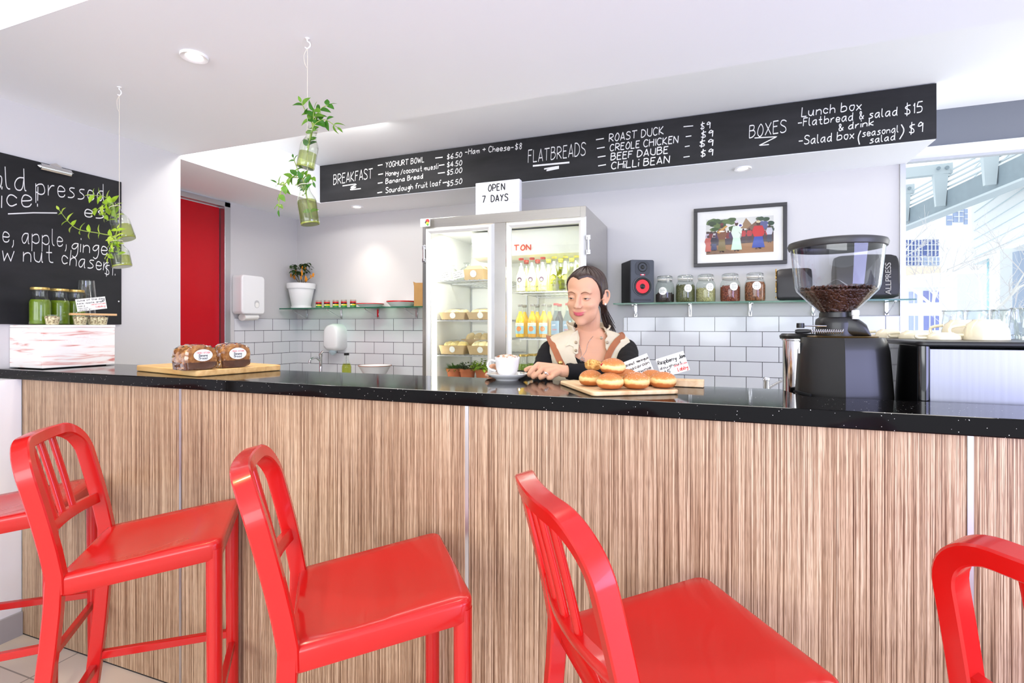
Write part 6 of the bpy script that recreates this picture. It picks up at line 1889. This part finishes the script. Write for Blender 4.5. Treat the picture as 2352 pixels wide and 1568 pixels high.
# complexion: lips and the cheeks' own colour; everything else one skin tone
n = len(me.vertices)
co = np.empty(n*3); me.vertices.foreach_get('co', co); co = co.reshape(-1, 3)
inv = np.array(HM.inverted()); L = co@inv[:3, :3].T+inv[:3, 3]
skin = np.array(lin((212, 160, 129))); lip = np.array(lin((196, 88, 100))); 
col = np.ones((n, 4)); col[:, :3] = skin
ax_ = np.abs(L[:, 0]); zz = L[:, 2]-8.5*ax_**2
inl = (L[:, 1] < -.070)
up_ = np.exp(-np.maximum(0, (np.hypot((ax_/.0262), (zz+.0600)/.0038))-.85)**2/.02)
lo_ = np.exp(-np.maximum(0, (np.hypot((ax_/.0225), (zz+.0672)/.0047))-.85)**2/.02)
f = np.where(inl, np.maximum(up_, lo_), 0)[:, None]
col[:, :3] = col[:, :3]*(1-f)+lip*f
ca = me.color_attributes.new('Col', 'FLOAT_COLOR', 'POINT'); ca.data.foreach_set('color', col.ravel())
SKIN = vcol_mat('skin', .48, sss=.12, spec=.35)
me.materials.clear(); me.materials.append(SKIN)
body.parent = person
body.matrix_parent_inverse = Matrix.Translation(-person.location)
PM = Matrix.Translation(-person.location)
def pbuild(mb, name, mats, **k):
    mb.v = [tuple(PM @ Vector(p)) for p in mb.v]
    return mb.build(name, mats, person, **k)

# eyes: white, iris, dark upper lash line, lid crease, brows -- all lying on the face
EYEW, IRIS, LASH, BROW = M('eye_white', (222, 212, 204), .3), M('iris_dark', (58, 44, 34), .2), M('lashes', (44, 30, 26), .6), M('brow_hair', (128, 88, 64), .8)
def ribbon(mb, xs, zs, ws, lift):
    P = on_face(xs, zs, lift)
    P1 = on_face(xs, np.array(zs)+np.array(ws), lift)
    k = len(xs)
    mb.add([tuple(p) for p in P]+[tuple(p) for p in P1], [(i, i+1, k+i+1, k+i) for i in range(k-1)])
for s in (1, -1):
    t = np.linspace(-1, 1, 15)
    xs = s*.0302+s*t*.0138
    upper = -.0006-.0030*t**2*.9+.0006*t; lower = -.0048+.0016*t**2
    lower = np.minimum(lower, upper-.0002)
    m = MB(); ribbon(m, xs, lower, upper-lower, .0006); ew = pbuild(m, 'eye', EYEW, smooth=60, flip=False)
    ti = np.linspace(-1, 1, 9); xi = s*.0302-.0006+ti*.0056
    tt = (xi-s*.0302)/(s*.0138)
    ui = -.0006-.0030*tt**2*.9+.0006*tt; li = np.maximum(-.0048+.0016*tt**2, -.0014-.0040*np.sqrt(np.maximum(0, 1-ti**2)))
    li = np.minimum(li, ui-.0001)
    m = MB(); ribbon(m, xi, li, ui-li, .0010); pbuild(m, 'iris', IRIS, smooth=60, flip=False)
    t2 = np.linspace(-1.04, 1.08, 17); x2 = s*.0302+s*t2*.0138; z2 = -.0010-.0030*t2**2*.9+.0006*t2
    m = MB(); ribbon(m, x2, z2, .0003+.0020*np.clip(1-(t2-.2)**2/1.2, 0, 1), .0014); pbuild(m, 'eyelashes', LASH, smooth=60, flip=False)
    m = MB(); t3 = np.linspace(-1, 1, 15)
    x3 = s*.0305+s*t3*.0185; z3 = .0150+.0062*(1-(t3-.12)**2)-.0012*t3
    ribbon(m, x3, z3, .0002+.0046*np.clip(1-((t3+.25)/1.25)**2, 0, 1), .0006); pbuild(m, 'eyebrow', BROW, smooth=60, flip=False)
m = MB(); t = np.linspace(-1, 1, 17); ribbon(m, t*.0250, -.0638+8.5*(t*.0250)**2, .0010*(1-t**2)+.0002, .0004); pbuild(m, 'mouth_line', M('mouth_line', (134, 44, 58), .5), smooth=60, flip=False)

# hair combed back into a low ponytail
HAIR = M('dark_brown_hair', (50, 34, 27), .42, spec=.5)
_nt, _b = nodes(HAIR)
_tc = _nt.nodes.new('ShaderNodeTexCoord'); _mp = _nt.nodes.new('ShaderNodeMapping'); _mp.inputs['Scale'].default_value = (520, 30, 520)
_mp.inputs['Rotation'].default_value = (0, 0, math.radians(-8))
_n = _nt.nodes.new('ShaderNodeTexNoise'); _n.inputs['Scale'].default_value = 1; _n.inputs['Detail'].default_value = 3
_r = _nt.nodes.new('ShaderNodeValToRGB'); _r.color_ramp.elements[0].position = .36; _r.color_ramp.elements[1].position = .66
_r.color_ramp.elements[0].color = lin((32, 21, 18))+(1,); _r.color_ramp.elements[1].color = lin((72, 50, 40))+(1,)
_nt.links.new(_tc.outputs['Object'], _mp.inputs[0]); _nt.links.new(_mp.outputs[0], _n.inputs[0]); _nt.links.new(_n.outputs['Fac'], _r.inputs[0]); _nt.links.new(_r.outputs[0], _b.inputs['Base Color'])
HLN = [(0, .0660), (9, .0720), (25, .0760), (40, .0700), (52, .054), (62, .032), (72, .010), (79, -.010), (85, -.020), (92, .012), (105, .012), (118, -.030), (140, -.050), (180, -.060)]
def hairline(az):
    d = abs(math.degrees(az))
    for (a0, z0), (a1, z1) in zip(HLN[:-1], HLN[1:]):
        if a0 <= d <= a1: return z0+(z1-z0)*(d-a0)/(a1-a0)
    return HLN[-1][1]
NU2, NV2 = 220, 90
D2_, th = [], []
for j in range(NV2+1):
    el = math.radians(-35)+math.radians(125)*j/NV2
    for i in range(NU2):
        az = -PI+2*PI*i/NU2; D2_.append(sph(az, el))
r2 = head_r(D2_)
vs = []
for q, (d, r) in enumerate(zip(D2_, r2)):
    p = Vector(d)*float(r); az = math.atan2(p.x, -p.y)
    e = (p.z-hairline(az))/.012
    e = max(0, min(1, e)); e = e*e*(3-2*e)
    tk = -.004+.0110*e+(.0010*math.sin(az*70+p.z*40)+.0006*math.sin(az*131))*e
    vs.append(tuple(HM @ (p+Vector(d)*tk)))
fs = [(j*NU2+i, j*NU2+(i+1) % NU2, (j+1)*NU2+(i+1) % NU2, (j+1)*NU2+i) for j in range(NV2) for i in range(NU2)]
m = MB(); m.add(vs, fs); hr = pbuild(m, 'hair', HAIR, smooth=80)
m = MB(); rr = random.Random(4)
b0 = HM @ Vector((.0, .098, .0))
for k in range(90):
    ex, ey = rr.uniform(-1, 1), rr.uniform(-1, 1)
    side_ = rr.random() < .22
    tip = a(1402+12*ex+3*ey, 752+14*ey, 2.105+.02*ex) if not side_ else a(1328+5*ex, 772+14*ey, 2.135)
    mid1 = HM @ Vector((.030+.012*ex, .112, -.055+.01*ey)) if not side_ else HM @ Vector((-.020+.01*ex, .108, -.055))
    mid2 = a(1389+8*ex, 722+8*ey, 2.125) if not side_ else a(1324+5*ex, 748+6*ey, 2.135)
    P = crom([b0+Vector((.014*ex, 0, .014*ey)), mid1, mid2, tip], 6)
    m.tube(P, [.0034*(1-.8*(i/len(P))**2)*rr.uniform(.7, 1.1) for i in range(len(P))], 6)
m.tube([tuple(b0+Vector((.019*math.cos(t_), .0, .019*math.sin(t_)))) for t_ in [2*PI*i/16 for i in range(16)]], .004, 8, closed=True)
pbuild(m, 'ponytail', M('ponytail_hair', (46, 31, 25), .45), smooth=60)
m = MB(); m.ball(tuple(HM @ Vector((.081, -.002, -.034))), .0042, 12, 8); pbuild(m, 'pearl_earring', M('pearl', (244, 238, 230), .2), smooth=80)

# black scoop-neck top
KNIT = M('black_knit', (24, 23, 24), .8, spec=.2, bump=(60, .15))
m = MB(); NA = 72; zs_b = .80
rings = []
for j in range(25):
    r = []
    for k in range(NA):
        an = 2*PI*k/NA; dd = abs((an+PI) % (2*PI)-PI)
        zt_ = 1.186+.10*min(1, dd/.85)**1.5
        z = zs_b+(zt_-zs_b)*j/24
        r.append(torso(an, z, .005))
    rings.append([tuple(p) for p in r])
m.loft(rings, cap0=False, cap1=False); pbuild(m, 'black_top', KNIT, smooth=70)
for S_, E_, W_, nm_ in ((SHR, ELR, WRR, 'sleeve'), (SHL, ELL_, WRL, 'sleeve')):
    P = crom([S_+(TCX+Vector((0, 0, S_.z))-S_)*.25+Vector((0, 0, .002)), S_, S_.lerp(E_, .5)+RGT*(.006 if S_ is SHL else -.004), E_, E_.lerp(W_, .35), E_.lerp(W_, .93)], 8)
    nP = len(P)-1
    rads = []
    for i in range(nP+1):
        f_ = i/nP
        base = .041+.004*math.sin(min(1, f_/.4)*PI) if f_ < .4 else .041-.013*(f_-.4)/.6
        rads.append(base+.0012*math.sin(i*2.3)+.0008*math.sin(i*4.1))
    m = MB(); m.tube([tuple(p) for p in P], rads, 24, cap=True); pbuild(m, nm_, KNIT, smooth=70)
# trousers and shoes below the bar
m = MB()
rings = [[tuple(torso(2*PI*k/40, z, .008)) for k in range(40)] for z in (.93, .88, .82, .765)]
m.loft(rings)
for s in (-1, 1):
    h = TCX+RGT*(s*.085)+FWD*.055
    m.tube([tuple(h+Vector((0, 0, .82))), tuple(h+RGT*(s*.01)+Vector((0, 0, .46))), tuple(h+RGT*(s*.012)+Vector((0, 0, .09)))], [.092, .068, .056], 18)
pbuild(m, 'trousers', M('dark_trousers', (36, 38, 44), .8), smooth=60)
for s in (-1, 1):
    h = TCX+RGT*(s*.085)+FWD*.055; m = MB()
    tube_pts(m, [tuple(h+RGT*(s*.012)+Vector((0, 0, .05))), tuple(h+RGT*(s*.02)-FWD*.13+Vector((0, 0, .040)))], [.050, .040], 14)
    m.v = [(x, y, max(0.0005, z)) for x, y, z in m.v]; pbuild(m, 'shoe', MT['black'], smooth=60)

# beige vest: open front, stand collar, snap tab
VEST = M('beige_vest', (206, 194, 170), .85, spec=.2, noise=(14, .08), bump=(26, .5))
def v_open(z, side):
    """half opening angle of the vest front"""
    T = [(1.33, 1.3), (1.315, .85), (1.30, .50), (1.275, .27), (1.245, .25), (1.215, .34), (1.19, .30), (1.165, .14), (1.15, .04), (.8, .04)]
    for (z0, a0), (z1, a1) in zip(T[:-1], T[1:]):
        if z1 <= z <= z0: return a1+(a0-a1)*(z-z1)/(z0-z1)
    return T[-1][1]
def vest_grid(off, keep):
    NA_, NZ = 220, 110
    vs, fs, out = [], [], []
    for j in range(NZ+1):
        z = 1.324-(1.324-.84)*j/NZ
        ao = v_open(z, 1)
        for k in range(NA_+1):
            an = ao+(2*PI-2*ao)*k/NA_
            wr_ = .0014*math.sin(an*9+z*60)*math.sin(z*75)
            p = torso(an, z, off+wr_); x = (p-TCX).dot(RGT); lim = keep(z)
            out.append(abs(x) > lim)
            if abs(x) > lim: p = p-RGT*(x-math.copysign(lim, x))
            vs.append(p)
    for j in range(NZ):
        for k in range(NA_):
            q = (j*(NA_+1)+k, j*(NA_+1)+k+1, (j+1)*(NA_+1)+k+1, (j+1)*(NA_+1)+k)
            if not all(out[i] for i in q): fs.append(q)
    return vs, fs
vs, fs = vest_grid(.014, lambda z: .156 if z > 1.19 else (.156+.5*(1.19-z)))
m = MB(); m.add([tuple(p) for p in vs], fs)
vo = pbuild(m, 'vest', VEST, smooth=70)
so = vo.modifiers.new('solid', 'SOLIDIFY'); so.thickness = .004; so.offset = 1
# stand collar
vs, fs = [], []
NC = 30
for j in range(6):
    f_ = j/5
    for k in range(NC+1):
        an = .82+(2*PI-1.64)*k/NC
        bk = math.sin(PI*k/NC)
        p = torso(an, 1.312, .012)
        c = TCX+Vector((0, 0, 1.305))
        o = (p-c); o.z = 0
        hgt = .020+.022*bk+(.014 if k > NC*.7 else .004)
        q = c+o*(.98+.20*f_)+Vector((0, 0, hgt*f_+(.0-.01*(1-bk))))
        vs.append(tuple(q))
for j in range(5):
    for k in range(NC): fs.append((j*(NC+1)+k, j*(NC+1)+k+1, (j+1)*(NC+1)+k+1, (j+1)*(NC+1)+k))
m = MB(); m.add(vs, fs); co_ = pbuild(m, 'vest_collar', VEST, smooth=70)
so = co_.modifiers.new('solid', 'SOLIDIFY'); so.thickness = .004; so.offset = 0
def front(px, py, off):
    """the point of the clothed chest that shows at a pixel"""
    best = None
    for k in range(61):
        an = -1.5+3.0*k/60
        for zi in range(60):
            z = 1.322-.20*zi/59
            p = torso(an, z, off)
            rel = p-Vector((0, 0, HC)); f_ = rel.dot(FWD); x = CXP+FPX*rel.dot(RGT)/f_; y = HZP-FPX*rel.z/f_
            e = (x-px)**2+(y-py)**2
            if best is None or e < best[0]: best = (e, p, an)
    return best[1]
def patch_on(px_pts, off, thick, name, mat):
    P = [front(x, y, off) for x, y in px_pts]
    nn = -FWD
    mm_ = MB(); k = len(P)
    mm_.add([tuple(p) for p in P]+[tuple(p+nn*thick) for p in P], [tuple(range(k)), tuple(range(k, 2*k))]+[(i, (i+1) % k, k+(i+1) % k, k+i) for i in range(k)])
    return pbuild(mm_, name, mat, smooth=0)
patch_on([(1314, 766), (1327, 757), (1330, 775), (1330, 806), (1327, 812), (1321, 813), (1317, 808), (1315, 796), (1310, 792), (1300, 796)], .020, .003, 'snap_tab', VEST)
SNAP = M('brass_snap', (150, 132, 106), .35, metal=.8)
for k, (x, y) in enumerate(((1321, 785), (1322, 804), (1381, 775), (1395, 787))):
    c = front(x, y, .019)-FWD*.0035
    m = MB(); m.lathe([(.0062, 0), (.0058, .0018), (.0034, .0022), (.0030, .0008), (.0005, .0008)], n=18)
    R3 = (-FWD).to_track_quat('Z', 'Y').to_matrix().to_4x4()
    m.v = [tuple(Matrix.Translation(c) @ R3 @ Vector(p)) for p in m.v]
    pbuild(m, 'snap', SNAP, smooth=50)
# leather apron straps
LEA = M('tan_leather', (158, 92, 54), .5, noise=(30, .12))
def strap(pts, w, back):
    P = [front(x, y, .021) for x, y in pts]
    P = [back(P[0])]+P
    P = crom(P, 6)
    m = MB(); m.tube(P, 1, sec=[(.0016*s1, w*.5*s2) for s1, s2 in ((1, 1), (-1, 1), (-1, -1), (1, -1))], up=tuple(-FWD))
    return pbuild(m, 'apron_strap', LEA, smooth=30)
strap([(1264, 779), (1274, 801), (1283, 822), (1291, 842), (1296, 856)], .0235, lambda p: p+FWD*.07+Vector((0, 0, .012)))
strap([(1430, 772), (1416, 783), (1404, 802), (1397, 826), (1394, 850)], .0235, lambda p: p+FWD*.07+Vector((0, 0, .010)))
c = front(1288, 834, .024)-FWD*.003
m = MB(); m.lathe([(.0095, 0), (.0090, .0025), (.005, .004), (.0005, .0042)], n=20)
m.v = [tuple(Matrix.Translation(c) @ R3 @ Vector(p)) for p in m.v]; pbuild(m, 'brass_stud', MT['brass'], smooth=60)
# necklace with a round pendant
ch = [front(x, y, .0022) for x, y in ((1322, 772), (1328, 790), (1334, 806), (1338, 818), (1344, 806), (1354, 788), (1364, 772))]
m = MB(); m.tube(crom(ch, 6), .0008, 6); c = front(1338, 824, .004)-FWD*.002
for rr_ in (.0085, .0048):
    ring = [(rr_*math.cos(t_), rr_*math.sin(t_), .0015) for t_ in [2*PI*i/20 for i in range(20)]]
    m.tube([tuple(Matrix.Translation(c) @ R3 @ Vector(p)) for p in ring], .0012, 6, closed=True)
pbuild(m, 'necklace', MT['chrome'], smooth=60)
# ring on her ring finger
p0, p1 = mcpL[2], a(1251, 862, 1.770)
c = p0.lerp(p1, .75); ax2 = (p1-p0).normalized(); Rr = ax2.to_track_quat('Z', 'Y').to_matrix().to_4x4()
m = MB(); m.tube([tuple(Matrix.Translation(c) @ Rr @ Vector((.0100*math.cos(t_), .0100*math.sin(t_), 0))) for t_ in [2*PI*i/20 for i in range(20)]], .0017, 6, closed=True)
m.ball(tuple(c+(Vector((0, 0, .5))-FWD*.8).normalized()*.0108), .0042, 10, 8); pbuild(m, 'finger_ring', MT['chrome'], smooth=60)
# ================================================================ the street outside the window
PAVE = M('pale_pavement', (214, 214, 216), .8)
prop(MB().box((-6, 4.05, -.12), (60, 70, -.02)).build('ground', PAVE, smooth=0), kind='structure')
STEELB = M('blue_grey_steel', (138, 152, 162), .5, noise=(6, .06)); STEELL = M('light_blue_steel', (196, 206, 212), .5); WHITEW = M('white_render', (240, 242, 244), .8)
cp = thing('street_canopy', 'blue-grey steel canopy girder with hanging struts seen through the window', 'canopy', (0, 0, 0))
A, B = at(2352, 414, D=10.7), at(2074, 525, D=16.0)
z0_ = (A.z+B.z)/2; A.z = B.z = z0_
dirn = (B-A).normalized(); A2, B2 = A-dirn*.25, B+dirn*14
nrm = Vector((-dirn.y, dirn.x, 0))
def beam(mb, p, q, w, h):
    d = (q-p).normalized(); n = Vector((-d.y, d.x, 0)).normalized()*(w/2); u = Vector((0, 0, h))
    mb.add([tuple(v) for v in (p-n, p+n, p+n+u, p-n+u, q-n, q+n, q+n+u, q-n+u)], [(0, 1, 2, 3), (7, 6, 5, 4), (0, 4, 5, 1), (1, 5, 6, 2), (2, 6, 7, 3), (3, 7, 4, 0)])
m = MB(); beam(m, A2, B2, .10, .52); m.build('girder_web', STEELB, cp, smooth=0)
m = MB(); beam(m, A2-Vector((0, 0, .05)), B2-Vector((0, 0, .05)), .34, .05); m.build('girder_flange', STEELL, cp, smooth=0)
for k in range(4):
    m = MB(); o = nrm*.0+Vector((0, 0, .60+.13*k)); beam(m, A2+o, B2+o, .03, .035); m.build('rail', STEELL, cp, smooth=0)
for k, px in enumerate((2296, 2178, 2092, 2030)):
    # where the girder passes that pixel column
    t = (px-CXP)/FPX; s_, c_ = math.sin(YAW), math.cos(YAW); dx, dy = t*c_-s_, t*s_+c_
    den = dx*dirn.y-dy*dirn.x; kk = (A.x*dirn.y-A.y*dirn.x)/den
    p = Vector((dx*kk, dy*kk, z0_))+nrm*.18
    m = MB(); m.loft([[tuple(p+Vector((a*f, b*f*.5, z))) for a, b in ((-.1, -.1), (.1, -.1), (.1, .1), (-.1, .1))] for f, z in ((1.0, .12), (1.55, .95))]); m.build('strut', STEELL, cp, smooth=0)
    m = MB(); r0 = p+Vector((.25, 0, .95)); beam(m, r0, r0+Vector((-9, 1.2, .0)), .22, .26); rf = m.build('rafter', STEELL, cp, smooth=0)
    m = MB()
    for dxx in (-.08, .10): m.cyl(tuple(p+Vector((dxx, -.16, 1.08))), tuple(p+Vector((dxx, -.12, 1.08))), .045, n=10)
    m.build('bolts', STEELB, rf, smooth=30)
lou = thing('street_building', 'white building with thin horizontal louvres across the street', 'building', (0, 0, 0))
A = at(2440, 590, D=9.6); B = at(2226, 604, D=15.5)
A.z = B.z = 3.15; dl = (B-A).normalized(); nl = Vector((dl.y, -dl.x, 0)); nl = nl if nl.dot(Vector((-1, 0, 0))) > 0 else -nl
m = MB(); beam(m, A-dl*.2-nl*.8, B-nl*.8, 1.5, 6.0); m.build('upper_wall', WHITEW, lou, smooth=0)
LOUV = M('louvre_shadow_gap', (200, 214, 222), .7)
for k in range(22):
    m = MB(); z = .18+.26*k
    p, q = A-dl*.2+Vector((0, 0, z)), B+Vector((0, 0, z))
    beam(m, p-nl*.045, q-dl*.35-nl*.045, .02, .016); m.build('louvre_gap', LOUV, lou, smooth=0)
m = MB(); p0 = at(2309, 700, D=12.2); p0.z = 0; m.box((p0.x-.1, p0.y, -.02), (p0.x+.55, p0.y+.5, 3.15)); m.build('column', WHITEW, lou, smooth=0)
m = MB(); p1 = at(2287, 700, D=14.0); m.box((p1.x-.15, p1.y, 0), (p1.x+.6, p1.y+.1, 3.15)); m.build('teal_glazing', M('teal_glass', (110, 178, 196), .3), lou, smooth=0)
m = MB(); p2 = at(2338, 700, D=10.5); m.box((p2.x, p2.y, -.02), (p2.x+1.6, p2.y+.2, 2.85)); m.build('grey_panel', M('blue_grey_panel', (150, 164, 188), .6), lou, smooth=0)
m = MB(); p3 = at(2215, 700, D=18.0); m.box((p3.x-.2, p3.y, -.02), (p3.x+2.2, p3.y+.3, 3.15)); m.build('rear_glazing', M('pale_glazing', (206, 216, 226), .4), lou, smooth=0)
of = thing('street_building', 'white office block with blue windows behind the bare tree', 'building', (0, 0, 0))
DO = 30.0
o = at(2060, 760, D=DO); e = at(2240, 760, D=DO)
uo = (e-o); uo.z = 0; Lo = uo.length; uo.normalize(); no = Vector((uo.y, -uo.x, 0))
def ob(px0, px1, py0, py1, d0, d1, name, mt, par=of):
    """a block on the office front between two pixel columns and rows; d = how far it stands out"""
    a_ = at(px0, py1, D=DO); b_ = at(px1, py0, D=DO)
    x0 = (a_-o).dot(uo); x1 = (b_-o).dot(uo)
    base = Vector((o.x, o.y, 0))
    P = []
    for dd in (d0, d1):
        for x, z in ((x0, a_.z), (x1, a_.z), (x1, b_.z), (x0, b_.z)): P.append(tuple(base+uo*x+no*dd+Vector((0, 0, z))))
    m = MB(); m.add(P, [(0, 1, 2, 3), (7, 6, 5, 4), (0, 4, 5, 1), (1, 5, 6, 2), (2, 6, 7, 3), (3, 7, 4, 0)])
    return m.build(name, mt, par, smooth=0)
ob(1900, 2330, 380, 802, -3, -.02, 'wall', WHITEW)
BLUEW = M('blue_window_glass', (70, 92, 160), .3); BLUEP = M('pale_blue_glass', (150, 166, 200), .3); TAN = M('brick_tint', (236, 214, 196), .8)
def window(px0, px1, py0, py1, nx, ny, mt):
    w = ob(px0, px1, py0, py1, -.02, .03, 'window', mt)
    for i in range(1, nx): ob(px0+(px1-px0)*i/nx-.5, px0+(px1-px0)*i/nx+.5, py0, py1, .03, .10, 'mullion', WHITEW, w)
    for i in range(1, ny): ob(px0, px1, py0+(py1-py0)*i/ny-.5, py0+(py1-py0)*i/ny+.5, .03, .10, 'mullion', WHITEW, w)
window(2076, 2116, 551, 588, 5, 3, BLUEW); window(2120, 2155, 550, 588, 4, 3, BLUEW); window(2076, 2116, 591, 609, 5, 2, BLUEW); window(2121, 2157, 591, 609, 4, 2, BLUEP)
window(2174, 2186, 495, 517, 1, 2, BLUEP); window(2189, 2211, 474, 510, 2, 3, BLUEP); window(2214, 2222, 480, 515, 1, 3, BLUEP)
window(2121, 2156, 668, 694, 3, 1, BLUEW); window(2088, 2108, 725, 758, 2, 1, BLUEP); window(2122, 2156, 725, 758, 3, 1, BLUEW); window(2088, 2106, 670, 696, 2, 1, BLUEP)
ob(2080, 2160, 612, 632, -.02, .05, 'brick_band', TAN); ob(2075, 2160, 634, 662, -.02, 1.2, 'awning', WHITEW); ob(2150, 2215, 700, 716, -.02, .3, 'sign_band', WHITEW)
# bare street tree
BARK = M('pale_bark', (222, 219, 216), .8); TWIG = M('grey_twigs', (206, 202, 204), .8)
tb = at(2200, 800, D=7.6); tb.z = -.02
tr = thing('bare_street_tree', 'bare pale street tree with fine twigs outside the window', 'tree', tb.to_tuple())
r = random.Random(21)
tk, tw = MB(), MB()
def grow(p, d, L, rad, lev):
    n = 4; P = [p]
    for k in range(n):
        d = (d+Vector((r.uniform(-.18, .18), r.uniform(-.18, .18), r.uniform(-.08, .14)))).normalized()
        P.append(P[-1]+d*(L/n))
    (tk if lev < 3 else tw).tube([tuple(q) for q in P], [max(.0016, rad*(1-.4*k/n)) for k in range(n+1)], 6 if lev < 3 else 4, cap=False)
    if lev >= 5: return
    for k in range(3 if lev < 2 else 4):
        q = P[r.randint(1, n)] if lev else P[r.randint(2, n)]
        a_ = r.uniform(0, 6.28); e_ = r.uniform(.1, .9)
        nd = (d*.55+Vector((math.cos(a_)*math.cos(e_), math.sin(a_)*math.cos(e_), math.sin(e_)*.8))).normalized()
        grow(q, nd, L*r.uniform(.55, .78), rad*.55, lev+1)
grow(Vector((0, 0, 0)), Vector((0, 0, 1)), 1.5, .045, 0)
tk.build('trunk', BARK, tr); b_ = tw.build('twigs', TWIG, tr); b_['kind'] = 'stuff'
